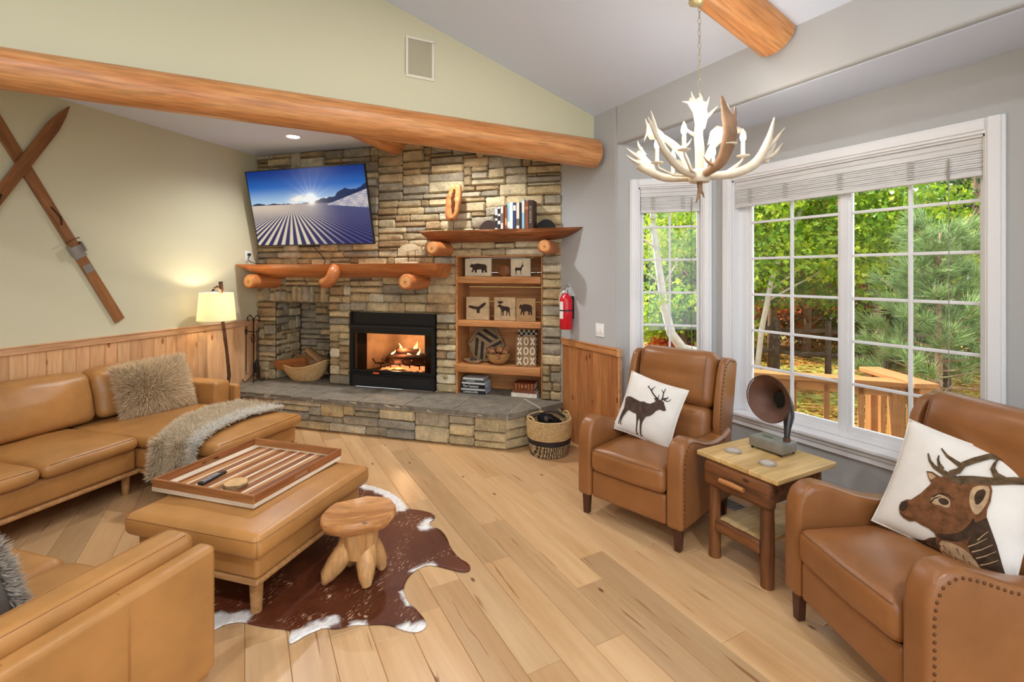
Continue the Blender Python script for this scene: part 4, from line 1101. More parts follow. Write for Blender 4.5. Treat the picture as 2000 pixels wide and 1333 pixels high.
obj('body', MB().lathe([(.065, 0), (.085, .30), (.088, .305), (.083, .305), (.062, .01), (.0005, .01)], 24), plain('galvanised_dark', srgb(72, 74, 76), .5, .4, .5), BK)
obj('handle', MB().tube([(.086 * math.cos(a), 0, .29 + .10 * math.sin(a)) for a in np.linspace(0, PI, 14)], .004, 6), M['iron'], BK)
GV = thing('gas_valve', 'small stone-coloured gas key fitting low in the right stone pier', 'valve', FP(2.54, .012, .52), FROT)
obj('flange', MB().lathe([(.028, 0), (.028, .006), (.012, .008), (.012, .02), (.0005, .02)], 18, T(rx=PI / 2)), M['brass'], GV)
obj('key_hole', MB().lathe([(.006, .0201), (.0005, .0203)], 10, T(rx=PI / 2)), M['black'], GV)

# fire tools
FT = thing('fireplace_tools', 'wrought iron fireplace tool stand on the hearth by the pine wainscot', 'fireplace tools', FP(.12, .17, .3505), FROT)
def scroll(cx, cz, r, s, turns=1.2, n=22): return [(cx + s * r * (1 - .6 * i / n) * math.cos(PI - turns * 2 * PI * i / n), 0, cz + r * (1 - .6 * i / n) * math.sin(PI - turns * 2 * PI * i / n)) for i in range(n + 1)]
obj('stem', MB().tube([(0, 0, .06), (0, 0, .76)], .008, 8), M['iron'], FT)
for s in (-1, 1):
    obj('top_scroll', MB().tube([(0, 0, .68), (s * .01, 0, .76), (s * .05, 0, .80), (s * .09, 0, .77), (s * .085, 0, .73), (s * .06, 0, .74)], .006, 6), M['iron'], FT, smooth=180)
    obj('hook', MB().tube([(0, 0, .60), (s * .05, -.01, .60), (s * .09, -.01, .61), (s * .10, -.01, .64), (s * .085, -.01, .65)], .005, 6), M['iron'], FT, smooth=180)
obj('heart_scroll', MB().tube([(.03 * math.sin(a), -.006, .52 + .055 * math.cos(a)) for a in np.linspace(0, 2 * PI, 18)[:-1]], .004, 6, closed=True), M['iron'], FT, smooth=180)
for k in range(4):
    a = PI / 4 + k * PI / 2; c, s_ = math.cos(a), math.sin(a)
    obj('foot', MB().tube([(0, 0, .10), (c * .04, s_ * .04, .045), (c * .085, s_ * .085, .008), (c * .115, s_ * .115, .02), (c * .11, s_ * .11, .045)], .006, 6), M['iron'], FT, smooth=180)
obj('poker', MB().tube([(-.09, -.02, .66), (-.09, -.02, .12)], .005, 6).tube([(-.09, -.02, .12), (-.085, -.02, .09), (-.06, -.02, .10)], .004, 6).tube([(-.09 + .014 * math.cos(t), -.02, .60 + .035 * math.sin(t)) for t in np.linspace(0, 2 * PI, 14)[:-1]], .004, 6, closed=True), M['iron'], FT, smooth=180)
obj('shovel', MB().tube([(.09, -.02, .64), (.09, -.02, .20)], .005, 6).prism([(.06, .06), (.12, .06), (.115, .20), (.065, .20)], -.022, -.018, 'y'), M['iron'], FT)
obj('brush', MB().tube([(.0, .05, .62), (.0, .05, .26)], .005, 6).lathe([(.012, .26), (.03, .2), (.036, .10), (.0005, .10)], 12, T(0, .05, 0)), M['iron'], FT)

# floor lamp
M['linen'] = NT('lamp_linen')
_k = M['linen']; _t = _k.new('ShaderNodeBsdfTranslucent'); _t.inputs[0].default_value = srgb(250, 240, 214); _m = _k.new('ShaderNodeMixShader'); _m.inputs[0].default_value = .55
_k.base(srgb(244, 236, 212), .8, .1); _k.ln(_k.b.outputs[0], _m.inputs[1]); _k.ln(_t.outputs[0], _m.inputs[2]); _k.ln(_m.outputs[0], _k.n['Material Output'].inputs[0]); M['linen'] = _k.m
M['bark'] = plain('twig_bark', srgb(86, 58, 40), .8, .2, var=.4, vscale=25, bump=.6, bscale=40)
LA = thing('floor_lamp', 'twig floor lamp with a lit cream drum shade behind the sofa arm', 'lamp', FP(.30, .72, 0), FROT)
obj('base', MB().lathe([(.13, 0), (.13, .015), (.03, .03), (.0005, .03)], 28), M['iron'], LA)
def lpp(w, z, u=0): return (u, -(w - .72), z)
obj('pole', MB().tube([lpp(.715, .02), lpp(.725, .3), lpp(.70, .55, .01), lpp(.72, .8), lpp(.745, 1.0, -.005), lpp(.775, 1.15), lpp(.79, 1.3)], [.016, .016, .018, .016, .017, .016, .014], 9), M['bark'], LA, smooth=180)
obj('finial_twig', MB().tube([lpp(.80, 1.40), lpp(.79, 1.48), lpp(.80, 1.56)], [.016, .018, .02], 8).tube([lpp(.80, 1.47), lpp(.84, 1.51), lpp(.88, 1.49)], [.012, .012, .01], 8), M['bark'], LA, smooth=180)
obj('finial_berry', MB().lathe([(.002, -.018), (.014, -.010), (.016, 0), (.010, .012), (.002, .015)], 12, T(0, -.17, 1.47)).lathe([(.002, -.012), (.010, -.006), (.012, 0), (.002, .012)], 12, T(0, -.13, 1.43)), M['iron'], LA, smooth=180)
obj('shade', MB().lathe([(.183, 1.155), (.158, 1.44), (.156, 1.44), (.181, 1.155)], 48, T(0, -.13, 0), cap=False), M['linen'], LA, smooth=60)
obj('shade_ring', MB().tube([(.157 * math.cos(a), -.13 + .157 * math.sin(a), 1.442) for a in np.linspace(0, 2 * PI, 41)[:-1]], .003, 6, closed=True).tube([(.182 * math.cos(a), -.13 + .182 * math.sin(a), 1.155) for a in np.linspace(0, 2 * PI, 41)[:-1]], .003, 6, closed=True), M['linen'], LA)
obj('bulb', MB().lathe([(.002, 1.23), (.02, 1.25), (.03, 1.28), (.022, 1.31), (.002, 1.33)], 16, T(0, -.13, 0)), emis('lamp_bulb', (1, .86, .66, 1), 6), LA, smooth=180)
lamp('lamp_light', 'POINT', FP(.30, .85, 1.36), 6.5, (1.0, .84, .64), size=.03)

# ------------------------------------------------------------------ crossed skis on the wall
M['ski'] = wood('old_ski', srgb(168, 114, 68), srgb(122, 76, 40), 'z', .4, grain=.8)
def ski(label, wt, zt, wb, zb, off, tip, bind=True):
    """runs on the olive wall (u = off) from top (w, z) to bottom; local z up along the ski, local x across"""
    L = math.hypot(wt - wb, zt - zb); a = math.atan2(wt - wb, zt - zb)
    s = thing('wooden_ski', label, 'ski', FP(off, wb, zb), FROT + PI / 2, 'crossed wooden skis')
    s.rotation_euler = (0, -a, FROT + PI / 2)
    hw = .045; pts = [(-hw, 0), (hw, .0), (hw * .92, L * .5), (hw * 1.02, L - .30)]
    if tip: pts += [(hw * 1.0, L - .22), (hw * .62, L - .10), (hw * .12, L), (-hw * .05, L), (-hw * .62, L - .10), (-hw, L - .22)]
    else: pts += [(hw, L), (-hw, L)]
    pts += [(-hw * 1.02, L - .30), (-hw * .92, L * .5)]
    obj('blade', MB().prism(pts, -.02, -.004, 'y'), M['ski'], s, smooth=0, bevel=.003, bseg=2)
    obj('wall_hook', MB().box(-.01, .01, -.004, .0, L * .3, L * .3 + .03).box(-.01, .01, -.004, .02, L * .7, L * .7 + .03), M['iron'], s, smooth=0)
    if bind:
        b = obj('binding', MB().box(-.05, .05, -.028, -.02, L * .32, L * .32 + .11).box(-.056, -.048, -.05, -.004, L * .34, L * .34 + .09).box(.048, .056, -.05, -.004, L * .34, L * .34 + .09), M['steel'], s, smooth=0, bevel=.002, bseg=1)
        obj('strap', MB().tube([(-.055, -.04, L * .40), (-.03, -.065, L * .405), (.03, -.065, L * .405), (.055, -.04, L * .40)], .009, 6, flat=.5), plain('old_strap', srgb(96, 78, 58), .8), b)
        obj('heel_plate', MB().box(-.035, .035, -.024, -.02, L * .25, L * .25 + .075), M['steel'], s, smooth=0)
        obj('toe_lever', MB().tube([(.0, -.028, L * .47), (.012, -.045, L * .50), (-.004, -.04, L * .55)], .006, 6), M['iron'], s)
    return s
ski('brown wooden ski with metal binding, slanting down to the right', 2.62, 2.99, 1.62, 1.215, .0, False)
ski('brown wooden ski with pointed tip crossing in front of the other', 2.045, 3.045, 3.05, 1.25, .026, True, True)

# ------------------------------------------------------------------ fixtures
VT = thing('wall_speaker', 'flush rectangular in-wall speaker grille on the olive wall', 'speaker', (1.174, 3.645, 3.285))
obj('frame', MB().box(-.113, .113, -.008, 0, .135, .155).box(-.113, .113, -.008, 0, -.155, -.135).box(-.113, -.093, -.008, 0, -.135, .135).box(.093, .113, -.008, 0, -.135, .135), plain('speaker_frame', srgb(226, 220, 200), .5), VT, smooth=0, bevel=.002, bseg=1)
obj('grille', MB().box(-.093, .093, -.003, 0, -.135, .135), plain('speaker_grille', srgb(176, 168, 142), .8, bump=.5, bscale=300), VT, smooth=0)
SWt = thing('light_switch', 'white double light switch beside the bay window', 'switch', (XR, 3.555, 1.135), -PI / 2)
obj('cover_plate', MB().rcube(-.058, .058, -.007, 0, -.06, .06, .003, n=1, seg=2), M['plate'], SWt)
for s in (-.024, .024): obj('rocker', MB().rcube(s - .016, s + .016, -.011, -.006, -.032, .032, .002, n=1, seg=1), M['plate'], SWt)
RL = thing('recessed_light', 'lit recessed ceiling light in the fireplace alcove', 'ceiling light', FP(1.055, .60, FZ))
obj('trim_ring', MB().lathe([(.088, 0), (.088, -.006), (.066, -.009), (.066, 0)], 32, cap=False), M['white'], RL)
obj('lens', MB().lathe([(.067, -.004), (.03, -.006), (.0005, -.006)], 24, cap=False), emis('lens_glow', (1, .93, .82, 1), 14), RL)
lamp('recessed_beam', 'SPOT', FP(1.055, .60, FZ - .02), 86, NEUT, size=.05, spot_size=2.6, spot_blend=.8)
lamp('recessed_beam', 'SPOT', FP(2.75, .62, FZ - .02), 86, NEUT, size=.05, spot_size=2.6, spot_blend=.8)
RL2 = thing('recessed_light', 'recessed alcove ceiling light hidden behind the log beam', 'ceiling light', FP(2.75, .62, FZ))
obj('trim_ring', MB().lathe([(.088, 0), (.088, -.006), (.066, -.009), (.066, 0)], 32, cap=False), M['white'], RL2)

# fire extinguisher on the gray wall
EX = thing('fire_extinguisher', 'red fire extinguisher on the gray wall beside the bookcase', 'fire extinguisher', (XR - .075, 3.985, 1.105), -PI / 2)
M['red'] = plain('extinguisher_red', srgb(206, 24, 40), .25, .5)
obj('cylinder', MB().lathe([(.0005, 0), (.055, 0), (.063, .008), (.063, .285), (.052, .315), (.026, .335), (.022, .35), (.0005, .35)], 32), M['red'], EX, smooth=50)
obj('label', MB().grid(14, 1, lambda s, t: (.0636 * math.sin(-1.0 + 1.5 * s), -.0636 * math.cos(-1.0 + 1.5 * s), .105 + .165 * t)), plain('extinguisher_label', srgb(226, 224, 220), .5, var=.2, vscale=60), EX, smooth=180)
obj('band', MB().lathe([(.0645, .178), (.0645, .19), (.064, .19), (.064, .178)], 32, cap=False), M['black'], EX)
obj('valve', MB().lathe([(.018, .345), (.018, .385), (.0005, .385)], 14), M['steel'], EX)
obj('lever', MB().box(-.012, .012, -.03, .06, .385, .393, T(rz=1.2)).box(-.012, .012, -.02, .07, .40, .408, T(0, 0, .02, rz=1.2, rx=.2)), M['steel'], EX, smooth=0)
obj('gauge', MB().lathe([(.014, 0), (.014, .012), (.0005, .013)], 14, T(0, -.018, .365, rx=PI / 2)), M['plate'], EX)
obj('hose', MB().tube([(-.015, -.01, .37), (-.05, -.02, .35), (-.078, -.02, .29), (-.08, -.015, .22)], [.010, .010, .010, .014], 8), plain('hose_white', srgb(214, 206, 190), .5), EX, smooth=180)
obj('seal', MB().lathe([(.014, .0), (.0005, .001)], 14, T(-.036, -.0535, .065, rx=PI / 2, rz=-.6)), M['plate'], EX)
obj('bracket', MB().box(-.03, .03, .055, .075, .1, .32), M['black'], EX, smooth=0)

# chandelier
CH = thing('antler_chandelier', 'white antler chandelier hanging on a chain by the window', 'chandelier', (2.2, 1.9, 0), -YAW)
CHX, CHY = 2.2, 1.9
M['antler'] = plain('antler_bone', srgb(206, 192, 170), .5, .4, var=.14, vscale=12)
M['antler_brown'] = plain('antler_brown', srgb(150, 116, 88), .55, .35, var=.25, vscale=14)
HZ = 2.185
obj('hub', MB().lathe([(.0005, -.035), (.052, -.035), (.06, -.02), (.058, .02), (.045, .035), (.0005, .035)], 20), plain('hub_bone', srgb(214, 198, 176), .5, var=.2, vscale=16), CH, (0, 0, HZ), smooth=50)
obj('drop_tine', MB().tube([(0, 0, -.03), (.004, 0, -.075), (-.012, -.01, -.12), (-.024, -.01, -.15)], [.016, .014, .008, .002], 8).tube([(.004, 0, -.07), (.02, 0, -.10), (.026, 0, -.12)], [.008, .006, .002], 6), M['antler_brown'], CH, (0, 0, HZ), smooth=180)
def antler(mat, beam, radii, tines, palm=None):
    """beam: main curve; palm: (points, thickness) flat web; tines: list of (pts, r0)"""
    mb = MB()
    def cr(pts, n=6):
        P = [Vector(p) for p in pts]; P = [P[0] * 2 - P[1]] + P + [P[-1] * 2 - P[-2]]; out = []
        for i in range(1, len(P) - 2):
            for k in range(n):
                t = k / n; a, b, c, d = P[i - 1:i + 3]
                out.append(.5 * ((2 * b) + (c - a) * t + (2 * a - 5 * b + 4 * c - d) * t * t + (3 * b - a - 3 * c + d) * t ** 3))
        return out + [P[-2]]
    c = cr(beam); r = np.interp(np.linspace(0, 1, len(c)), np.linspace(0, 1, len(radii)), radii)
    mb.tube(c, list(r), 10)
    for pts, r0 in tines:
        q = cr(pts, 4); mb.tube(q, [r0 * (1 - .9 * (i / (len(q) - 1)) ** 1.3) for i in range(len(q))], 7)
    if palm:
        P, th = palm; P = [Vector(p) for p in P]; cen = sum(P, Vector()) / len(P)
        nrm = (P[0] - cen).cross(P[len(P) // 3] - cen).normalized()
        n = len(P); vs = [p + nrm * th * .25 for p in P] + [p - nrm * th * .25 for p in P] + [cen + nrm * th, cen - nrm * th]
        fs = [(i, (i + 1) % n, 2 * n) for i in range(n)] + [(n + (i + 1) % n, n + i, 2 * n + 1) for i in range(n)] + [(i, n + i, n + (i + 1) % n, (i + 1) % n) for i in range(n)]
        mb.add(vs, fs)
    obj('antler', mb, mat, CH, (0, 0, HZ), smooth=70)
# local x: right in view, y: away from the camera, z up
antler(M['antler'], [(-.04, .05, 0), (-.16, .10, .01), (-.26, .12, .06), (-.30, .12, .09)], [.022, .022, .022, .03],
       [([(-.28, .12, .09), (-.33, .12, .11), (-.375, .12, .145)], .016), ([(-.29, .12, .12), (-.34, .12, .155), (-.375, .12, .185)], .014), ([(-.27, .12, .14), (-.30, .12, .19), (-.31, .12, .225)], .014)],
       ([(-.20, .115, .035), (-.27, .12, .055), (-.32, .12, .095), (-.31, .12, .13), (-.325, .12, .155), (-.30, .12, .17), (-.285, .12, .19), (-.265, .12, .14), (-.22, .115, .09)], .014))
antler(M['antler'], [(-.04, -.03, 0), (-.14, -.10, .02), (-.23, -.14, .10), (-.29, -.16, .20), (-.33, -.17, .27)], [.02, .021, .018, .014, .004],
       [([(-.28, -.16, .18), (-.30, -.17, .25), (-.315, -.17, .305)], .012), ([(-.10, -.07, .01), (-.13, -.09, .05), (-.15, -.09, .07)], .010)])
antler(M['antler'], [(-.03, .06, .02), (-.04, .16, .16), (-.10, .22, .25), (-.18, .26, .31)], [.02, .022, .020, .024],
       [([(-.18, .26, .31), (-.21, .27, .36), (-.225, .27, .40)], .014), ([(-.19, .26, .30), (-.22, .26, .30), (-.235, .26, .26)], .012), ([(-.06, .2, .2), (.0, .2, .22), (.03, .2, .26)], .012)],
       ([(-.08, .22, .23), (-.14, .25, .27), (-.20, .26, .27), (-.22, .27, .31), (-.215, .27, .37), (-.18, .26, .36), (-.13, .24, .31)], .014))
antler(M['antler'], [(.0, .0, .03), (.005, .01, .14), (-.005, .0, .24), (.01, .0, .31)], [.024, .026, .024, .028],
       [([(-.005, 0, .22), (-.05, 0, .24), (-.085, 0, .275)], .014), ([(.02, 0, .31), (.06, 0, .345), (.10, 0, .385)], .015), ([(-.02, .0, .40), (-.035, 0, .43), (-.045, 0, .465)], .012), ([(.01, .0, .40), (.01, 0, .43), (.0, 0, .46)], .012), ([(.03, .0, .39), (.045, 0, .41), (.055, 0, .44)], .009), ([(-.03, 0, .385), (-.06, 0, .405), (-.095, 0, .41)], .012)],
       ([(-.018, 0, .25), (.03, 0, .26), (.045, 0, .32), (.04, 0, .37), (.05, 0, .405), (.022, 0, .41), (.0, 0, .435), (-.025, 0, .42), (-.05, 0, .435), (-.065, 0, .40), (-.035, 0, .35)], .016))
antler(M['antler_brown'], [(.01, -.06, .0), (.06, -.14, .05), (.07, -.22, .16), (.045, -.24, .26), (.015, -.25, .35)], [.02, .028, .036, .026, .006],
       [([(.06, -.23, .20), (.08, -.25, .25), (.085, -.25, .305)], .016), ([(.04, -.12, .03), (.0, -.12, .05), (-.025, -.12, .08)], .011)],
       ([(.05, -.20, .10), (.09, -.21, .13), (.10, -.235, .22), (.085, -.24, .27), (.06, -.24, .23), (.03, -.24, .25), (.04, -.22, .17)], .014))
antler(M['antler'], [(.03, .06, .01), (.10, .16, .12), (.16, .20, .22), (.24, .22, .28)], [.02, .02, .02, .02],
       [([(.16, .20, .23), (.22, .2, .25), (.30, .2, .25)], .012), ([(.26, .22, .28), (.32, .22, .31), (.365, .22, .30)], .012)],
       ([(.12, .19, .22), (.14, .20, .30), (.18, .21, .34), (.215, .22, .335), (.24, .22, .37), (.27, .22, .335), (.32, .22, .335), (.36, .22, .305), (.30, .22, .295), (.22, .22, .275)], .014))
antler(M['antler'], [(.05, -.02, -.005), (.17, -.05, .005), (.28, -.06, .06), (.34, -.07, .17), (.375, -.07, .30)], [.022, .024, .026, .02, .004],
       [([(.33, -.07, .13), (.38, -.07, .18), (.43, -.07, .245)], .018), ([(.31, -.06, .08), (.37, -.07, .10), (.42, -.07, .165)], .016), ([(.14, -.04, .01), (.19, -.04, .05), (.23, -.04, .09)], .012)],
       ([(.24, -.055, .05), (.31, -.06, .07), (.345, -.065, .055), (.36, -.07, .10), (.385, -.07, .16), (.36, -.07, .19), (.335, -.07, .16), (.30, -.065, .11)], .014))
M['candle'] = plain('candle_sleeve', srgb(244, 236, 220), .5)
M['bulb'] = emis('candle_bulb', (1, .88, .68, 1), 30)
for deg, dz in ((-70, .07), (-130, .05), (170, .03), (110, .0), (50, .02), (-10, .05)):
    a = math.radians(deg); r = .225; cx, cy = r * math.cos(a), r * math.sin(a)
    c = obj('candle', MB().lathe([(.011, .0), (.011, .075), (.0005, .076)], 14), M['candle'], CH, (cx, cy, HZ + .05 + dz), smooth=40)
    obj('drip_dish', MB().lathe([(.0005, -.006), (.012, -.006), (.032, .0), (.034, .004), (.030, .003), (.011, .001)], 18), M['candle'], c, smooth=40)
    obj('flame_bulb', MB().lathe([(.004, .076), (.013, .088), (.016, .102), (.012, .122), (.005, .138), (.0008, .148)], 14), M['bulb'], c, smooth=180)
    obj('arm', MB().tube([(-cx * .85, -cy * .85, -.05 - dz), (-cx * .4, -cy * .4, -.05 - dz * .7), (-cx * .05, -cy * .05, -.03), (0, 0, -.004)], .006, 6), M['antler'], c, smooth=180)
    wx = CHX + cx * math.cos(YAW) + cy * math.sin(YAW); wy = CHY - cx * math.sin(YAW) + cy * math.cos(YAW)
    lamp('candle_light', 'POINT', (wx, wy, HZ + .05 + dz + .20), 1.5, (1.0, .93, .84), size=.03)
M['chain'] = plain('chain_bronze', srgb(170, 158, 128), .35, .5, .7)
ctop = 3.125; cbot = HZ + .43; nl = 15
lm = mesh_from('chain_link', MB().tube([((.0075 if abs(math.sin(t)) < 2 else 0) * math.cos(t), 0, .0195 * math.sin(t)) for t in np.linspace(0, 2 * PI, 17)[:-1]], .0018, 6, closed=True), M['chain'], 180)
for i in range(nl):
    obj('chain_link', lm, None, CH, (0, 0, cbot + (i + .5) * (ctop - cbot) / nl), (0, 0, PI / 2 * (i % 2)))
obj('ceiling_canopy', MB().lathe([(.058, 0), (.056, -.012), (.03, -.026), (.008, -.032), (.0005, -.033)], 28), M['brass'], CH, (0, 0, ctop + .03), (0, -.1, 0), smooth=50)
# ------------------------------------------------------------------ fur and prints
def blades(name, pos, nrm, dirs, length, width, c_root, c_tip, mat, parent, kind='stuff', jit=.35, droop=.0, seed=1):
    g = np.random.default_rng(seed); n = len(pos)
    pos = np.asarray(pos, float); nrm = np.asarray(nrm, float); dirs = np.asarray(dirs, float)
    d = nrm * .55 + dirs * .8 + g.normal(0, jit, (n, 3)); d /= np.linalg.norm(d, axis=1)[:, None]
    sd = np.cross(d, g.normal(0, 1, (n, 3))); sd /= np.linalg.norm(sd, axis=1)[:, None]
    L = length * g.uniform(.6, 1.25, n)[:, None]; w = width
    d2 = d + np.array([0, 0, -droop]) + dirs * .35; d2 /= np.linalg.norm(d2, axis=1)[:, None]
    a, b = pos - sd * w / 2, pos + sd * w / 2; m = pos + d * L * .55; m0, m1 = m - sd * w * .4, m + sd * w * .4; t = m + d2 * L * .5
    V = np.stack([a, b, m0, m1, t], 1).reshape(-1, 3)
    i = np.arange(n) * 5
    F = [(k, k + 1, k + 3, k + 2) for k in i] + [(k + 2, k + 3, k + 4) for k in i]
    me = bpy.data.meshes.new(name); me.from_pydata(V.tolist(), [], F); me.materials.append(mat)
    o = bpy.data.objects.new(name, me); link(o, parent)
    if kind: o['kind'] = kind
    sh = g.uniform(.72, 1.15, n)[:, None]
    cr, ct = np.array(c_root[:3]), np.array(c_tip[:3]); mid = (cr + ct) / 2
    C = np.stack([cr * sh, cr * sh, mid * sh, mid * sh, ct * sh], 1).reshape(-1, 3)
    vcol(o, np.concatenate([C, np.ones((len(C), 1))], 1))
    return o
M['fur'] = furmat('fur_strands')
def pillow_pt(s, t, W, Hh, th, side=-1, off=0):
    """s, t in -1..1; flat in local xz, front towards -y, pulled-in sides"""
    e = (max(0, 1 - abs(s) ** 2.6) * max(0, 1 - abs(t) ** 2.6)) ** .55
    x = s * W / 2 * (1 - .07 * (1 - t * t) * abs(s)); z = t * Hh / 2 * (1 - .07 * (1 - s * s) * abs(t))
    return Vector((x, side * (th / 2 * e + off), z))
def pillow_mesh(W, Hh, th, n=26, wr=.004, seed=0):
    mb = MB()
    for side in (-1, 1):
        def f(a, b):
            p = pillow_pt(a * 2 - 1, b * 2 - 1, W, Hh, th, side)
            if 0 < a < 1 and 0 < b < 1: p.y += wr * noise.noise(Vector((p.x * 9, p.z * 9, seed + side)))
            return p
        mb.grid(n, n, f)
    return mb
M['cotton'] = plain('pillow_canvas', srgb(226, 220, 212), .9, .15, var=.05, vscale=9, bump=.2, bscale=300)

# ------------------------------------------------------------------ sectional sofa with chaise (along the ski wall)
def crown(cz, cx=0, top=True):
    def f(p, q):
        k = (1 - q[0] ** 2) * (1 - q[1] ** 2)
        return (p.x, p.y, p.z + (cz * k if q[2] > 0 else 0))
    return f
def wrinkle(amp, sc, seed, base=None):
    def f(p, q):
        p2 = Vector(base(p, q)) if base else Vector(p)
        n = noise.noise(Vector((p.x * sc, p.y * sc, p.z * sc + seed)))
        return p2 + Vector((q[0], q[1], q[2])).normalized() * amp * n
    return f
SO = thing('sectional_sofa', 'amber leather sectional sofa with chaise along the ski wall', 'sofa', (OX, OY, 0), FROT)
L_ = M['sofa']
obj('seat_base', MB().rcube(.06, 1.035, -3.4, -2.215, .185, .35, .03, n=(3, 6, 2)), L_, SO, smooth=60)
obj('chaise_base', MB().rcube(.06, 1.74, -2.205, -1.36, .185, .335, .03, n=3), L_, SO, smooth=60)
obj('plinth_rail', MB().rcube(.05, 1.05, -3.4, -2.21, .158, .186, .011, n=1, seg=3), M['sofawood'], SO, smooth=60)
obj('plinth_rail', MB().rcube(.05, 1.745, -2.21, -1.35, .158, .186, .011, n=1, seg=3), M['sofawood'], SO, smooth=60)
cush = lambda x0, x1, w0, w1, z0, z1, cz, seed, r=.045, n=(8, 8, 2): MB().rcube(x0, x1, -w1, -w0, z0, z1, r, n=n, fn=wrinkle(.006, 7, seed, crown(cz)))
obj('seat_cushion', cush(.28, 1.08, 2.222, 2.815, .345, .44, .03, 1), L_, SO, smooth=60)
obj('seat_cushion', cush(.28, 1.08, 2.825, 3.40, .345, .44, .03, 2), L_, SO, smooth=60)
obj('chaise_cushion', cush(.28, 1.785, 1.33, 2.212, .335, .43, .03, 3, n=(12, 8, 2)), L_, SO, smooth=60)
obj('back_frame', MB().rcube(.045, .2, -3.4, -1.33, .18, .70, .04, n=(2, 8, 3)), L_, SO, smooth=60)
def back_cushion(w0, w1, seed):
    def f(p, q):
        k = (1 - q[1] ** 2) * (1 - q[2] ** 2)
        v = Vector((p.x + .05 * k * (1 if q[0] > 0 else 0) - .09 * (q[2] + 1) / 2, p.y, p.z + .02 * (1 - q[1] ** 2) * (q[2] > 0)))
        n = noise.noise(Vector((p.x * 5, p.y * 4, p.z * 9 + seed))); n2 = abs(noise.noise(Vector((p.y * 9 + seed, p.z * 3, 2))))
        return v + Vector((1, 0, .3)) * (.010 * n - .012 * n2 * (q[2] > .3))
    return MB().rcube(.17, .40, -w1, -w0, .445, .835, .07, n=(3, 12, 9), fn=f)
obj('back_cushion', back_cushion(2.045, 2.93, 3), L_, SO, smooth=60)
obj('back_cushion', back_cushion(1.345, 2.035, 8), L_, SO, smooth=60)
obj('back_cushion', back_cushion(2.94, 3.40, 5), L_, SO, smooth=60)
obj('arm', MB().rcube(.06, .80, -1.325, -1.15, .185, .625, .03, n=3), L_, SO, smooth=60)
obj('arm_panel', MB().rcube(.05, .86, -1.148, -1.08, .17, .575, .025, n=3), L_, SO, smooth=60)
for (u, w) in ((.955, 2.24), (1.68, 2.13), (1.68, 1.43), (.95, 3.33), (.12, 3.33), (.12, 1.4)):
    obj('leg', MB().lathe([(.022, 0), (.027, .10), (.029, .162)], 16, T(u, -w, 0)), M['sofawood'], SO, smooth=50)
def seam(parent, pts, r=.0022, mat=None): obj('seam', MB().tube(pts, r, 5), mat or M['stitch'], parent, smooth=180)
seam(SO, [(1.066, -w, .4345) for w in np.linspace(2.26, 2.78, 9)]); seam(SO, [(1.066, -w, .4345) for w in np.linspace(2.86, 3.36, 9)])
seam(SO, [(1.77, -w, .4245) for w in np.linspace(1.37, 2.17, 9)]); seam(SO, [(1.765, -2.197, z) for z in np.linspace(.35, .42, 4)])

# near sofa seen over its arm
NS = thing('leather_sofa', 'amber leather sofa whose tall arm faces the camera', 'sofa', (OX, OY, 0), FROT)
obj('seat_base', MB().rcube(1.15, 2.93, -4.4, -3.5, .165, .32, .03, n=3), L_, NS, smooth=60)
for a, b, sd in ((1.16, 1.755, 1), (1.765, 2.335, 2), (2.345, 2.905, 3)):
    obj('seat_cushion', cush(a, b, 3.45, 4.22, .31, .435, .028, sd + 10, r=.05), L_, NS, smooth=60)
obj('back_frame', MB().rcube(1.15, 3.05, -4.52, -4.36, .165, .72, .04, n=3), L_, NS, smooth=60)
for a, b, sd in ((1.16, 1.755, 1), (1.765, 2.335, 2), (2.345, 2.905, 3)):
    obj('back_cushion', MB().rcube(a, b, -4.37, -4.17, .44, .82, .06, n=4, fn=wrinkle(.01, 6, sd)), L_, NS, smooth=60)
obj('arm', MB().rcube(2.905, 3.045, -4.5, -3.455, .165, .655, .042, n=(2, 6, 3), seg=4, fn=wrinkle(.003, 5, 4)), L_, NS, smooth=60)
AP = obj('arm_panel', MB().rcube(3.043, 3.13, -4.52, -3.44, .125, .608, .028, n=(1, 1, 1), seg=4), L_, NS, smooth=60)
for w in (3.774, 4.075): obj('panel_seam', MB().tube([(3.08, -w, .608), (3.108, -w, .603), (3.127, -w, .585), (3.1305, -w, .5), (3.1305, -w, .2)], .003, 6), M['stitch'], AP, smooth=180)
seam(NS, [(3.028, -w, .648) for w in np.linspace(3.49, 4.48, 16)]); seam(NS, [(2.925, -w, .6505) for w in np.linspace(3.49, 4.48, 16)])
obj('plinth_rail', MB().rcube(1.2, 3.11, -4.48, -3.455, .10, .128, .012, n=1, seg=3), M['sofawood'], NS, smooth=60)
for (u, w) in ((3.04, 3.52), (3.04, 4.42), (1.3, 3.52), (1.3, 4.42)):
    obj('leg', MB().lathe([(.022, 0), (.027, .06), (.029, .105)], 16, T(u, -w, 0)), M['sofawood'], NS, smooth=50)

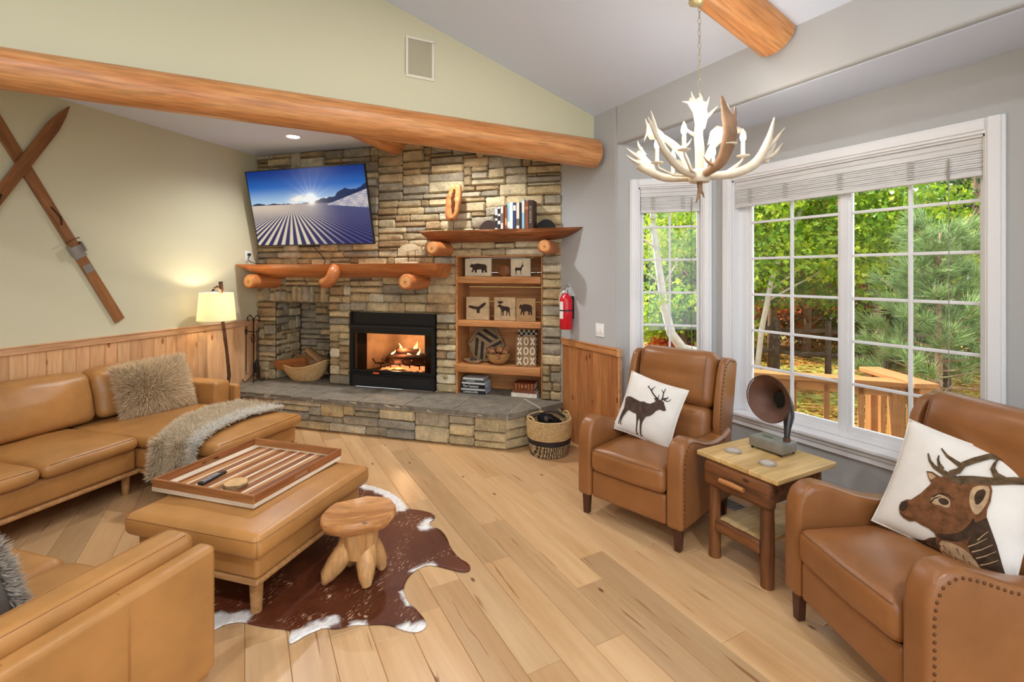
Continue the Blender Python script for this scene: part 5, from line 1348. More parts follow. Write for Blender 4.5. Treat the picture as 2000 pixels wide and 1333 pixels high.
# ottoman
OTM = thing('ottoman', 'amber leather ottoman carrying the striped wooden tray', 'ottoman', (OX, OY, 0), FROT)
def ott(p, q):
    k = (1 - q[0] ** 2) * (1 - q[1] ** 2); b = .012 * (1 - q[2] ** 2)
    return Vector((p.x + b * q[0], p.y + b * q[1], p.z + (.022 * k if q[2] > 0 else 0))) + Vector((0, 0, .003 * noise.noise(p * 6)))
obj('cushion', MB().rcube(2.15, 2.98, -3.09, -2.18, .305, .425, .035, n=(8, 8, 2), fn=ott), L_, OTM, smooth=60)
obj('base', MB().rcube(2.185, 2.945, -3.055, -2.215, .195, .315, .022, n=3), L_, OTM, smooth=60)
obj('plinth_rail', MB().rcube(2.18, 2.95, -3.06, -2.21, .166, .197, .013, n=1, seg=3), M['sofawood'], OTM, smooth=60)
for (u, w) in ((2.885, 2.995), (2.885, 2.28), (2.245, 2.995), (2.245, 2.28)):
    obj('leg', MB().lathe([(.025, 0), (.030, .10), (.033, .168)], 18, T(u, -w, 0)), M['sofawood'], OTM, smooth=50)
def loop(x0, x1, w0, w1, z, r=.03, n=5):
    pts = []
    for cx, cy, a0 in ((x1 - r, -w0 - r, 0), (x0 + r, -w0 - r, 90), (x0 + r, -w1 + r, 180), (x1 - r, -w1 + r, 270)):
        for k in range(n + 1):
            a = math.radians(a0 + 90 * k / n); pts.append((cx + r * math.cos(a), cy + r * math.sin(a), z))
    return pts
obj('seam', MB().tube(loop(2.142, 2.988, 2.172, 3.098, .404, .03), .0024, 5, closed=True), M['stitch'], OTM, smooth=180)
obj('seam', MB().tube([(2.979, -3.089, .41), (2.989, -3.099, .37), (2.982, -3.092, .32)], .0022, 5), M['stitch'], OTM, smooth=180)

# tray, remote, coasters
TR = thing('serving_tray', 'large striped wooden serving tray with handle slots on the ottoman', 'tray', FP(2.43, 2.54, .445), FROT)
TR.rotation_euler = (0, 0, FROT - .015)
M['walnut'] = wood('walnut', srgb(170, 106, 60), srgb(126, 72, 36), 'y', .4, grain=.8)
M['walnut_x'] = wood('walnut_end', srgb(186, 126, 76), srgb(140, 86, 46), 'x', .4, grain=.8)
M['maple'] = wood('pale_maple', srgb(250, 236, 214), srgb(236, 214, 184), 'y', .4, grain=.8)
M['maple_x'] = wood('pale_maple_end', srgb(240, 222, 196), srgb(222, 196, 162), 'x', .4, grain=.8)
M['honey'] = wood('honey_strip', srgb(214, 158, 98), srgb(186, 126, 70), 'y', .4, grain=.8)
hx, hy = .352, .358; th = .014
pat = ['maple', 'walnut', 'honey', 'maple', 'walnut', 'maple', 'honey', 'walnut', 'maple', 'honey', 'walnut', 'maple', 'walnut', 'honey', 'maple', 'walnut', 'maple', 'honey', 'walnut', 'maple', 'walnut', 'honey']
wd = [1.2, 1.0, 1.3, .5, 1.5, .6, 1.0, 1.6, .5, .9, 1.5, .6, 1.2, .8, .4, 1.6, .6, 1.0, 1.4, .5, 1.3, 1.0]
x = -hx + th; sc_ = (2 * hx - 2 * th) / sum(wd)
for m_, w_ in zip(pat, wd):
    obj('strip', MB().box(x + .0003, x + w_ * sc_ - .0003, -hy + th, hy - th, .004, .014), M[m_], TR, smooth=0); x += w_ * sc_
for s in (-1, 1):
    obj('end_wall', MB().box(-hx, hx, s * hy - (th if s > 0 else 0), s * hy + (0 if s > 0 else th), .022, .066), M['walnut_x'], TR, smooth=0, bevel=.0015, bseg=1)
    obj('end_foot', MB().box(-hx, hx, s * hy - (th if s > 0 else 0), s * hy + (0 if s > 0 else th), 0, .022), M['maple_x'], TR, smooth=0)
    a, b = (hx - th, hx) if s > 0 else (-hx, -hx + th)
    obj('side_wall', MB().box(a, b, -hy + th, hy - th, .022, .030).box(a, b, -hy + th, -.06, .03, .05).box(a, b, .06, hy - th, .03, .05).box(a, b, -hy + th, hy - th, .05, .066), M['walnut'], TR, smooth=0)
    obj('side_foot', MB().box(a, b, -hy + th, hy - th, 0, .022), M['maple'], TR, smooth=0)
RM = thing('remote_control', 'black remote control lying on the striped tray', 'remote', FP(2.288, 2.70, .4595), FROT + .10)
obj('body', MB().rcube(-.02, .02, -.09, .09, 0, .016, .006, n=1, seg=2), M['blackplastic'], RM)
for i in range(7):
    for j in range(3): obj('button', MB().lathe([(.0042, .016), (.0042, .0175), (.0005, .0178)], 8, T(-.011 + j * .011, -.065 + i * .017, 0)), plain('remote_button', srgb(186, 190, 198), .5), RM)
def slice_coaster(label, loc, r, n, wood_c, rotz=0, group=None, h=.012, stack=1):
    for k in range(stack):
        t = thing('coaster', label[k] if isinstance(label, list) else label, 'coaster', (loc[0] + .006 * k, loc[1] - .004 * k, loc[2] + k * (h + .0005)), rotz + k, group)
        pts = [(r * (1 + .05 * math.sin(3 * a + k) + .03 * math.sin(7 * a)) * math.cos(a), r * (1 + .05 * math.sin(3 * a + k) + .03 * math.sin(7 * a)) * math.sin(a)) for a in np.linspace(0, 2 * PI, 29)[:-1]]
        obj('slice', MB().prism([(p[0] * .95, p[1] * .95) for p in pts], 0.0005, h), wood_c, t, smooth=0)
        obj('bark_rim', MB().add([(p[0] * f, p[1] * f, z) for f, z in ((.96, .001), (1, .001), (1, h - .001), (.96, h - .001)) for p in pts], [(q * 28 + i, q * 28 + (i + 1) % 28, ((q + 1) % 4) * 28 + (i + 1) % 28, ((q + 1) % 4) * 28 + i) for q in range(4) for i in range(28)]), plain('pale_bark', srgb(146, 118, 86), .85, .2, var=.3, vscale=60), t, smooth=40)
slice_coaster(['bark-edged wood slice coaster under the other on the tray', 'bark-edged wood slice coaster topmost on the tray'], FP(2.497, 2.745, .4595), .062, 1, plain('wood_slice', srgb(214, 176, 124), .7, .2, var=.15, vscale=22), 0, 'wood slice coasters on the tray', .013, 2)

# fur throw on the chaise
TW = thing('fur_throw', 'gray-beige faux fur throw draped over the chaise', 'throw', (OX, OY, 0), FROT)
def throw_pt(s, t):
    """s along 0..1 (hearth side to hanging end), t across -1..1"""
    cl = [(1.30, 1.29), (1.25, 1.60), (1.31, 1.90), (1.42, 2.15), (1.45, 2.235), (1.46, 2.25), (1.44, 2.262)]
    zz = [.462, .474, .474, .468, .435, .33, .175]; ww = [.27, .255, .235, .215, .21, .205, .20]; kk = [0, .2, .42, .62, .72, .84, 1.0]
    u = np.interp(s, kk, [c[0] for c in cl]); w = np.interp(s, kk, [c[1] for c in cl]); z = np.interp(s, kk, zz); h = np.interp(s, kk, ww)
    z2 = z + .010 * noise.noise(Vector((s * 7, t * 2, 1))) * (1 if s < .7 else 0); w2 = w + (.018 * math.sin(t * 7 + 1) + .016 if s > .72 else 0)
    return Vector((u + t * h + .02 * noise.noise(Vector((s * 4, t, 5))), -w2 - .03 * t * (s < .7), z2))
obj('cloth', MB().grid(20, 50, lambda a, b: throw_pt(b, a * 2 - 1)), plain('fur_backing', srgb(150, 128, 98), .9, .1), TW, smooth=180)
rg = np.random.default_rng(4); P = []; Nn = []; D = []; TT = []
for i in range(21000):
    s, t = rg.uniform(0, 1), rg.uniform(-1, 1); p = throw_pt(s, t); a = throw_pt(min(1, s + .02), t) - throw_pt(max(0, s - .02), t); b = throw_pt(s, min(1, t + .05)) - throw_pt(s, max(-1, t - .05))
    n = b.cross(a).normalized()
    if n.z < -.05 or (s > .75 and n.y > 0): n = -n
    P.append(p); Nn.append(n); TT.append(t); e = b.normalized() * (1.1 if t > .75 else (-1.1 if t < -.75 else .15)) + a.normalized() * .35; D.append(e)
edge = np.array([abs(1) for _ in P])
TT = np.array(TT); P, Nn, D = np.array(P), np.array(Nn), np.array(D); near = TT + .12 * np.sin(np.arange(len(TT)) * 12.9) > .50
blades('fur', P[~near], Nn[~near], D[~near], .042, .0045, srgb(204, 180, 146), srgb(255, 244, 220), M['fur'], TW, jit=.35, seed=3)
blades('pale_fur', P[near], Nn[near], D[near], .044, .0045, srgb(240, 232, 216), srgb(255, 252, 246), M['fur'], TW, jit=.35, seed=6)
P2 = []; N2 = []; D2 = []
for i in range(7500):
    s = rg.uniform(0, 1); t = 1 - .38 * rg.uniform(0, 1) ** 1.6; p = throw_pt(s, t); P2.append(p); N2.append((.2, -.4, .6)); D2.append((.6, -.6, .1))
blades('pale_fringe', P2, N2, D2, .044, .0045, srgb(244, 238, 226), srgb(255, 253, 248), M['fur'], TW, jit=.3, seed=5)

def fur_pillow(label, loc, rot, W, Hh, th, n, c0, c1, length=.055, seed=1):
    t = thing('fur_pillow', label, 'pillow', loc, rot[2]); t.rotation_euler = rot
    obj('pillow_body', pillow_mesh(W, Hh, th), plain('fur_pillow_backing', tuple(x * .8 for x in c0[:3]) + (1,), .9, .1), t, smooth=180)
    g = np.random.default_rng(seed); P = []; N_ = []; D = []
    for i in range(n):
        s, q = g.uniform(-1, 1), g.uniform(-1, 1)
        P.append(pillow_pt(s, q, W, Hh, th, -1)); N_.append((s * .35, -1, q * .35)); D.append((s * 1.0, -.1, q * 1.0 - .15))
    for i in range(n // 4):
        a = g.uniform(-1, 1); e = g.integers(0, 4); s, q = ((1, a), (-1, a), (a, 1), (a, -1))[e]
        P.append(pillow_pt(s, q, W, Hh, th, -1)); N_.append((s, 0, q)); D.append((s, 0, q))
    blades('fur', P, N_, D, length, .0055, c0, c1, M['fur'], t, jit=.42, seed=seed)
fur_pillow('shaggy beige fur pillow leaning on the chaise', FP(.50, 1.67, .645), (-.34, -.06, FROT + PI / 2 - .18), .50, .41, .17, 13000, srgb(206, 170, 126), srgb(255, 240, 208), .075, 2)
fur_pillow('gray fur pillow against the arm of the near sofa', FP(2.60, 3.98, .63), (-.35, 0, FROT + PI + .35), .46, .44, .15, 6000, srgb(130, 122, 112), srgb(232, 226, 214), .04, 7)

# ------------------------------------------------------------------ cowhide rug
out = [(.70, 4.02), (.78, 3.961), (.89, 3.839), (.983, 3.639), (1.004, 3.471), (.996, 3.38), (1.096, 3.292), (1.139, 3.203), (1.112, 3.147), (1.071, 3.13), (1.055, 3.064), (1.101, 3.018), (1.108, 2.909), (1.084, 2.778), (1.085, 2.658), (1.116, 2.567), (1.098, 2.511), (1.056, 2.513), (1.004, 2.573), (.942, 2.65), (.893, 2.682), (.82, 2.656), (.761, 2.601), (.719, 2.512), (.714, 2.425), (.734, 2.362), (.748, 2.285), (.753, 2.231), (.732, 2.198), (.683, 2.198), (.637, 2.245), (.603, 2.294), (.563, 2.327), (.499, 2.357), (.454, 2.386), (.401, 2.388), (.358, 2.40), (.328, 2.431), (.272, 2.424), (.239, 2.417), (.205, 2.40), (.175, 2.392), (.172, 2.428), (.19, 2.472), (.17, 2.501), (.088, 2.561), (.025, 2.618), (-.017, 2.66), (-.08, 2.675), (-.142, 2.648), (-.30, 2.60), (-.42, 2.68), (-.38, 2.95), (-.25, 3.2), (-.2, 3.5), (.05, 3.8), (.35, 3.95), (.55, 3.98)]
rv, rf = poly_fill(smooth_poly(out, 1), .022)
def dseg(p, a, b):
    a, b, p = Vector(a), Vector(b), Vector(p); t = max(0, min(1, (p - a).dot(b - a) / max(1e-9, (b - a).length_squared))); return (p - a - (b - a) * t).length
whites = [((.80, 3.94), (.90, 3.80), .05), ((.90, 3.80), (.975, 3.60), .055), ((.975, 3.6), (.95, 3.42), .06), ((1.06, 3.11), (1.045, 3.09), .05), ((.17, 2.41), (.30, 2.44), .045), ((.30, 2.44), (.36, 2.46), .03), ((.64, 2.24), (.74, 2.205), .032), ((-.16, 2.68), (-.03, 2.68), .05), ((-.36, 2.7), (-.16, 2.68), .10), ((.82, 2.66), (.93, 2.665), .012), ((.72, 2.5), (.72, 2.40), .014), ((.45, 2.385), (.49, 2.36), .012)]
rb, rw = np.array(srgb(104, 52, 30)[:3]), np.array(srgb(238, 236, 232)[:3]); rc = []
for (x, y) in rv:
    n = noise.noise(Vector((x * 22, y * 22, 0))); m = 0
    for a, b, r in whites: m = max(m, 1 - max(0, min(1, (dseg((x, y), a, b) - r * (1 + .35 * n)) / .012)))
    dk = .78 + .3 * noise.noise(Vector((x * 3, y * 3, 9))) + .12 * noise.noise(Vector((x * 12, y * 12, 4)))
    rc.append(np.append(rb * dk * (1 - m) + rw * m, 1))
rug = MB(); nrv = len(rv)
def rz(x, y): return .007 + .003 * noise.noise(Vector((x * 3, y * 3, 1)))
rug.add([(x, y, rz(x, y)) for x, y in rv], rf)
k = NT('cowhide'); a_ = k.new('ShaderNodeVertexColor'); a_.layer_name = 'Col'
v_ = k.coord((1, 1, 1), rot=(0, 0, .9)); mp2 = k.new('ShaderNodeMapping'); mp2.inputs['Scale'].default_value = (120, 26, 1); k.ln(v_, mp2.inputs['Vector'])
fl_ = k.ramp(k.noise(mp2.outputs[0], 1.0, 2, .5), [(.60, (0, 0, 0, 1)), (.66, (1, 1, 1, 1))])
pt_ = k.ramp(k.noise(k.coord(), 4.6, 2, .5), [(.50, (0, 0, 0, 1)), (.60, (1, 1, 1, 1))])
fk = k.mix(1.0, fl_, pt_, 'MULTIPLY'); c_ = k.mix(fk, a_.outputs['Color'], srgb(222, 190, 150))
c_ = k.mix(1.0, c_, k.ramp(k.noise(mp2.outputs[0], .6, 4, .6), [(.3, (.72, .72, .72, 1)), (.7, (1.15, 1.15, 1.15, 1))]), 'MULTIPLY')
k.bump(k.noise(mp2.outputs[0], .8, 3), .3, .004); k.base(c_, .42, .35)
RG = obj('cowhide_rug', rug, k.m, None, smooth=180)
vcol(RG, rc)
sm = RG.modifiers.new('thick', 'SOLIDIFY'); sm.thickness = .004; sm.offset = -1
tag(RG, 'brown and white cowhide rug under the ottoman', 'rug')
# curled tail of the hide
# ------------------------------------------------------------------ teak root stool
ST = thing('root_stool', 'rustic golden root-wood stool standing on the cowhide', 'stool', (.545, 2.755, .009), -.3)
M['teak'] = wood('teak_root', srgb(228, 178, 118), srgb(186, 128, 74), 'z', .32, .10, grain=.8, kscale=9, kcol=(90, 46, 24))
M['teak_x'] = wood('teak_root_top', srgb(220, 160, 100), srgb(166, 106, 62), 'x', .25, .10, grain=.8, kscale=8, kcol=(90, 46, 30))
seat = [(-.20, .0), (-.185, -.10), (-.10, -.165), (.02, -.17), (.10, -.15), (.185, -.075), (.20, .02), (.165, .12), (.06, .175), (-.07, .165), (-.16, .10)]
sp = smooth_poly(seat, 1); n = len(sp); vs = []; fs = []
for (f, z) in ((.50, .268), (.72, .272), (.88, .288), (.99, .318), (1.0, .342), (.95, .354), (.7, .346), (.35, .340)):
    for i, p in enumerate(sp): vs.append((p[0] * f * (1 + .04 * noise.noise(Vector((p[0] * 14, p[1] * 14, z * 20)))), p[1] * f, z + .014 * noise.noise(Vector((p[0] * 8, p[1] * 8, 3)))))
for r in range(7):
    for i in range(n): fs.append((r * n + i, r * n + (i + 1) % n, (r + 1) * n + (i + 1) % n, (r + 1) * n + i))
fs += [tuple(range(n)), tuple(range(7 * n, 8 * n))]
obj('seat', MB().add(vs, fs), M['teak_x'], ST, smooth=60)
obj('trunk', MB().tube([(0, 0, .13), (0.005, 0, .2), (0, 0, .29)], [.10, .115, .125], 14, flat=.85), M['teak'], ST, smooth=60)
for (x, y, fx, fy) in ((-.17, -.04, -.06, -.02), (.05, -.10, .04, -.03), (.12, .06, .04, .04), (-.06, .11, -.03, .05)):
    obj('leg', MB().tube([(fx * .6, fy * .6, .22), (fx, fy, .16), ((fx + x) / 2, (fy + y) / 2, .09), (x * .92, y * .92, .04), (x, y, .0)], [.07, .072, .062, .05, .036 if x > 0 else .022], 12, flat=[.8, .8, .85, .8, .7]), M['teak'], ST, smooth=60)

# ------------------------------------------------------------------ recliners
nail_mesh = mesh_from('nail', MB().lathe([(.0062, 0), (.0056, .002), (.0032, .0038), (.0004, .0044)], 9), M['nail'], 180)
def resample(pts, step):
    out = []; acc = 0; P = [Vector(p) for p in pts]; out.append(P[0])
    for a, b in zip(P, P[1:]):
        L = (b - a).length; d = step - acc
        while d <= L: out.append(a + (b - a) * (d / L)); d += step
        acc = L - (d - step)
    return out
ARM = [(0, .135), (0, .50), (.008, .57), (.03, .622), (.075, .655), (.13, .660), (.20, .640), (.30, .603), (.40, .578), (.50, .568), (.60, .575), (.69, .60), (.72, .60), (.72, .135)]
def recliner(label, loc, rotz):
    t = thing('recliner', label, 'armchair', loc, rotz, 'tan leather recliners')
    R_ = M['recl']
    for s in (-1, 1):
        a = obj('arm', MB().prism(ARM, -.055, .055, 'x'), R_, t, (s * .33, 0, 0), smooth=50, bevel=.03, bseg=4)
        if s > 0:
            path = resample([(.024, .16), (.024, .50), (.034, .565), (.055, .605), (.09, .630), (.13, .634), (.20, .615), (.30, .578), (.40, .553), (.50, .543), (.60, .55)], .0265)
            path += resample([(.05, .15), (.70, .15)], .0265)
            for p in path: obj('nail', nail_mesh, None, a, (.0548, p.x, p.y), (0, PI / 2, 0))
            obj('welt', MB().tube([(.04, q.x + .012, q.y + .003) for q in [Vector(p) for p in [(.004, .16), (.004, .5), (.013, .57), (.036, .614), (.078, .645), (.13, .649), (.20, .63), (.30, .593), (.40, .568), (.50, .558), (.60, .565)]]], .003, 5), M['stitch_r'], a, smooth=180)
    obj('seat_base', MB().box(-.29, .29, .06, .70, .15, .31), R_, t, smooth=0)
    obj('front_panel', MB().rcube(-.273, .273, .012, .075, .138, .318, .022, n=(4, 1, 3)), R_, t, smooth=60)
    def sc(p, q):
        k = (1 - q[0] ** 2) * (1 - abs(q[1]) ** 3)
        return Vector((p.x, p.y - .012 * (1 - q[0] ** 2) * (q[1] < 0), p.z + (.035 * k if q[2] > 0 else 0))) + Vector((0, 0, .004 * noise.noise(p * 7)))
    obj('seat_cushion', MB().rcube(-.273, .273, -.012, .62, .32, .475, .045, n=(8, 8, 3), fn=sc), R_, t, smooth=60)
    seam(t, [(x, -.0015 - .011 * (1 - (x / .273) ** 2), .4655) for x in np.linspace(-.25, .25, 13)], .0024, M['stitch_r'])
    B = T(0, .66, .33, rx=-.20)
    bk = obj('back_shell', MB().rcube(-.36, .36, .0, .09, -.10, .74, .035, n=3, M=B), R_, t, smooth=60)
    for s in (-1, 1):
        prof = [(-.02, .16), (-.12, .20), (-.155, .28), (-.165, .45), (-.155, .62), (-.13, .70), (-.08, .735), (.05, .735), (.05, .16)]
        w = obj('wing', MB().prism(prof, -.026, .026, 'x', M=B @ T(s * .335, 0, 0)), R_, t, smooth=50, bevel=.016, bseg=3)
        if s > 0:
            for p in resample([(-.125, .225), (-.143, .30), (-.150, .45), (-.142, .60), (-.118, .682), (-.07, .718), (.02, .718)], .0265): obj('nail', nail_mesh, None, w, B @ Vector((s * .335 + .0255, p.x, p.y)), (0, PI / 2, 0))
    def hc(p, q):
        k = (1 - q[0] ** 2) * (1 - q[2] ** 2)
        wr = .006 * abs(math.sin(q[2] * 16)) * max(0, abs(q[0]) - .8) * 4
        return Vector((p.x - wr * q[0], p.y - .03 * k * (q[1] < 0) - .02 * (q[2] > .3) * (1 - q[0] ** 2), p.z)) + Vector((0, -.006 * noise.noise(p * 6), 0))
    obj('head_cushion', MB().rcube(-.298, .298, -.16, .03, .375, .765, .07, n=(10, 3, 8), fn=hc, M=B), R_, t, smooth=60)
    obj('lumbar_cushion', MB().rcube(-.285, .285, -.15, .02, .10, .385, .06, n=(10, 3, 6), fn=hc, M=B), R_, t, smooth=60)
    for s in (-1, 1):
        seam(t, [B @ Vector((s * .243, -.172 - .012 * (1 - (2 * q - 1) ** 2), .39 + .34 * q)) for q in np.linspace(0, 1, 10)], .002, M['stitch_r'])
        for y in (.03, .66):
            obj('leg', MB().prism([(-.028, .14), (.028, .14), (.018, 0), (-.018, 0)], -.02, .02, 'y', M=T(s * .335, y + .02, 0, rx=.0)), M['darkwood'], t, smooth=0, bevel=.003, bseg=1)
    return t
R1 = recliner('tan leather recliner with the standing stag pillow, beside the narrow window', (2.125, 2.418, 0), math.radians(-74))
R2_ = recliner('tan leather recliner with the deer head pillow, nearest the camera', (2.145, 1.135, 0), math.radians(-114))

# pillows with printed deer
def canvas_pillow(label, loc, rot, W, polys, th=.13):
    t = thing('throw_pillow', label, 'pillow', loc, rot[2], 'printed deer pillows'); t.rotation_euler = rot
    obj('pillow_body', pillow_mesh(W, W, th, 30), M['cotton'], t, smooth=180)
    obj('piping', MB().tube([pillow_pt(a, b, W, W, th) for a, b in [(x, -1) for x in np.linspace(-1, 1, 12)] + [(1, x) for x in np.linspace(-1, 1, 12)[1:]] + [(x, 1) for x in np.linspace(1, -1, 12)[1:]] + [(-1, x) for x in np.linspace(1, -1, 12)[1:-1]]], .004, 6, closed=True), M['cotton'], t, smooth=180)
    for nm, P, mat, off in polys:
        v, f = poly_fill([(p[0] * 2 - 1, p[1] * 2 - 1) for p in P], .06)
        obj(nm, MB().add([pillow_pt(max(-.995, min(.995, a)), max(-.995, min(.995, b)), W, W, th, -1, off + .0045) for a, b in v], f), mat, t, smooth=180, recalc=False)
    return t
def norm(pts, O, U, V):
    det = U[0] * V[1] - U[1] * V[0]; out = []
    for p in pts:
        dx_, dy_ = p[0] - O[0], p[1] - O[1]
        out.append(((dx_ * V[1] - dy_ * V[0]) / det, (U[0] * dy_ - U[1] * dx_) / det))
    return out
q1 = lambda P: norm(P, (240, 1180), (565, 108), (155, -560))
stag = [(795, 940), (775, 950), (735, 942), (700, 960), (680, 985), (650, 1010), (610, 1025), (590, 1050), (575, 1080), (565, 1120), (560, 1160), (555, 1195), (568, 1215), (545, 1215), (540, 1190), (545, 1130), (548, 1080), (540, 1050), (530, 1080), (522, 1130), (512, 1185), (525, 1210), (503, 1208), (500, 1180), (510, 1120), (512, 1060), (508, 1015), (470, 1010), (430, 995), (410, 1000), (385, 1030), (360, 1060), (345, 1100), (340, 1125), (352, 1140), (333, 1138), (330, 1110), (335, 1080), (325, 1105), (318, 1130), (322, 1138), (306, 1133), (312, 1105), (325, 1060), (340, 1020), (360, 980), (362, 920), (358, 900), (370, 875), (400, 865), (440, 870), (490, 885), (540, 900), (580, 895), (610, 905), (640, 905), (670, 890), (690, 875), (680, 855), (670, 845), (695, 845), (715, 850), (745, 855), (770, 870), (775, 890), (785, 910)]
ant = [stroke(p, a, b) for p, a, b in (([(712, 850), (685, 832), (655, 800), (630, 765), (600, 742)], 14, 8), ([(622, 758), (608, 745), (618, 725)], 9, 4), ([(640, 780), (650, 755), (672, 728)], 10, 4), ([(655, 805), (645, 775), (655, 750)], 9, 4), ([(708, 850), (715, 830), (718, 802)], 9, 4),
       ([(748, 855), (755, 820), (756, 785), (768, 735)], 12, 6), ([(757, 780), (745, 765), (735, 752)], 9, 4), ([(750, 850), (780, 842), (800, 820), (808, 815)], 10, 5), ([(770, 850), (800, 858), (820, 850), (830, 830)], 9, 4), ([(755, 835), (790, 830), (805, 835)], 8, 4))]
M['stag'] = plain('stag_print', srgb(78, 62, 54), .9, .1, var=.35, vscale=30)
M['stag_dark'] = plain('stag_antler_print', srgb(48, 40, 36), .9, .1)
def on_chair(ch, x, y, z):
    a = ch.rotation_euler.z; c, s = math.cos(a), math.sin(a)
    return (ch.location.x + c * x - s * y, ch.location.y + s * x + c * y, z)
canvas_pillow('white pillow printed with a standing antlered stag', on_chair(R1, -.045, .375, .70), (-.36, .18, R1.rotation_euler.z + .06), .43,
              [('stag_print', q1(stag), M['stag'], 0)] + [('antler_print', q1(a), M['stag_dark'], .0004) for a in ant])
q2 = lambda P: norm(P, (30, 560), (785, 310), (255, -530))
head = [(245, 520), (247, 500), (262, 480), (300, 469), (332, 471), (400, 440), (450, 405), (462, 396), (446, 372), (432, 332), (470, 338), (500, 356), (520, 366), (560, 358), (610, 365), (650, 383), (676, 404), (740, 404), (786, 410), (792, 440), (782, 490), (762, 525), (757, 556), (775, 610), (795, 680), (805, 760), (812, 830), (812, 866), (760, 858), (700, 846), (640, 838), (560, 814), (500, 796), (430, 772), (340, 730), (230, 680), (135, 632), (200, 642), (280, 665), (340, 674), (380, 672), (420, 660), (465, 655), (458, 635), (430, 615), (390, 600), (350, 580), (310, 581), (270, 562), (250, 540)]
under = smooth_poly([(465, 636), (540, 640), (610, 628), (665, 592), (690, 556), (704, 600), (660, 650), (600, 672), (540, 670), (480, 660)], 1)
chest = smooth_poly([(480, 668), (540, 675), (600, 692), (650, 722), (688, 780), (712, 845), (640, 836), (560, 812), (500, 795), (455, 778), (465, 730)], 1)
neck = [(690, 585), (757, 560), (775, 610), (795, 680), (805, 760), (812, 864), (760, 856), (715, 845), (690, 780), (650, 720), (640, 680), (668, 640)]
shoulder = [(135, 632), (280, 668), (380, 675), (462, 660), (463, 730), (452, 776), (340, 730), (230, 680)]
earw = smooth_poly([(670, 480), (686, 425), (735, 412), (784, 422), (774, 480), (742, 525), (706, 552), (680, 525)], 1)
eard = smooth_poly([(697, 470), (715, 438), (756, 430), (762, 455), (737, 492), (706, 508)], 1)
earl = [(440, 342), (466, 346), (492, 364), (470, 376), (456, 378)]
eyew = smooth_poly([(452, 475), (490, 450), (530, 455), (568, 475), (572, 506), (545, 518), (510, 502), (475, 500)], 1)
eye = smooth_poly([(500, 474), (533, 466), (564, 484), (558, 501), (528, 503), (508, 492)], 1)
brow = [stroke(p, 10, 3) for p in ([(455, 490), (480, 470), (520, 462)], [(470, 462), (510, 446), (560, 456), (590, 480)])]
nose = smooth_poly([(245, 508), (262, 481), (300, 474), (314, 495), (300, 520), (265, 528)], 1)
mouth = stroke([(252, 538), (285, 556), (335, 570)], 7, 3)
stripes = [stroke(p, 6, 2) for p in ([(645, 690), (690, 676), (752, 650)], [(660, 712), (712, 700), (776, 676)], [(676, 738), (725, 726), (786, 704)], [(700, 660), (730, 640), (762, 620)], [(690, 765), (735, 756), (792, 738)])]
furs = [stroke([(500 + i * 26, 690 + (i % 3) * 22 + i * 4), (506 + i * 26, 716 + (i % 3) * 22 + i * 5)], 7, 2) for i in range(7)] + [stroke([(230 + i * 40, 676 + i * 12), (262 + i * 40, 696 + i * 12)], 6, 2) for i in range(5)]
ant2 = [stroke(p, a, b) for p, a, b in (([(640, 396), (580, 372), (530, 342), (480, 312), (452, 278), (440, 238)], 40, 9), ([(532, 330), (510, 300), (503, 275), (508, 252)], 26, 8), ([(570, 352), (622, 338), (648, 305), (700, 285), (770, 262), (810, 250)], 30, 36), ([(644, 318), (610, 296), (556, 258), (520, 213)], 30, 8), ([(620, 384), (700, 386), (800, 396), (900, 394), (1022, 402)], 40, 34), ([(848, 392), (812, 366), (796, 330), (806, 300), (820, 276)], 42, 8))] + [smooth_poly([(768, 270), (800, 236), (850, 243), (900, 264), (972, 290), (962, 302), (910, 301), (850, 284), (810, 282)], 1)]
D1 = plain('deer_print', srgb(112, 74, 48), .9, .1, var=.38, vscale=34); D2_ = plain('deer_dark', srgb(66, 50, 38), .9, .1, var=.35, vscale=40); D3 = plain('deer_pale', srgb(178, 148, 114), .9, .1, var=.22, vscale=40)
D4 = plain('antler_ink', srgb(92, 74, 54), .9, .1, var=.4, vscale=50)
LAY = [(neck, D2_), (shoulder, D2_), (chest, D3), (under, D2_), (earw, D3), (eard, D2_), (earl, D3), (eyew, D3), (eye, D2_), (nose, D2_), (mouth, D2_)] + [(b_, D2_) for b_ in brow] + [(p_, D3) for p_ in stripes] + [(p_, D1) for p_ in furs]
canvas_pillow('white pillow printed with a brown deer head in profile', on_chair(R2_, .0, .50, .715), (-.40, .10, R2_.rotation_euler.z + .30), .50,
              [('deer_print', q2(head), D1, 0)] + [('deer_shading', q2(P), m_, .0003 + i * .00012) for i, (P, m_) in enumerate(LAY)] + [('antler_print', q2(a), D4, .0006 + i * .0001) for i, a in enumerate(ant2)])

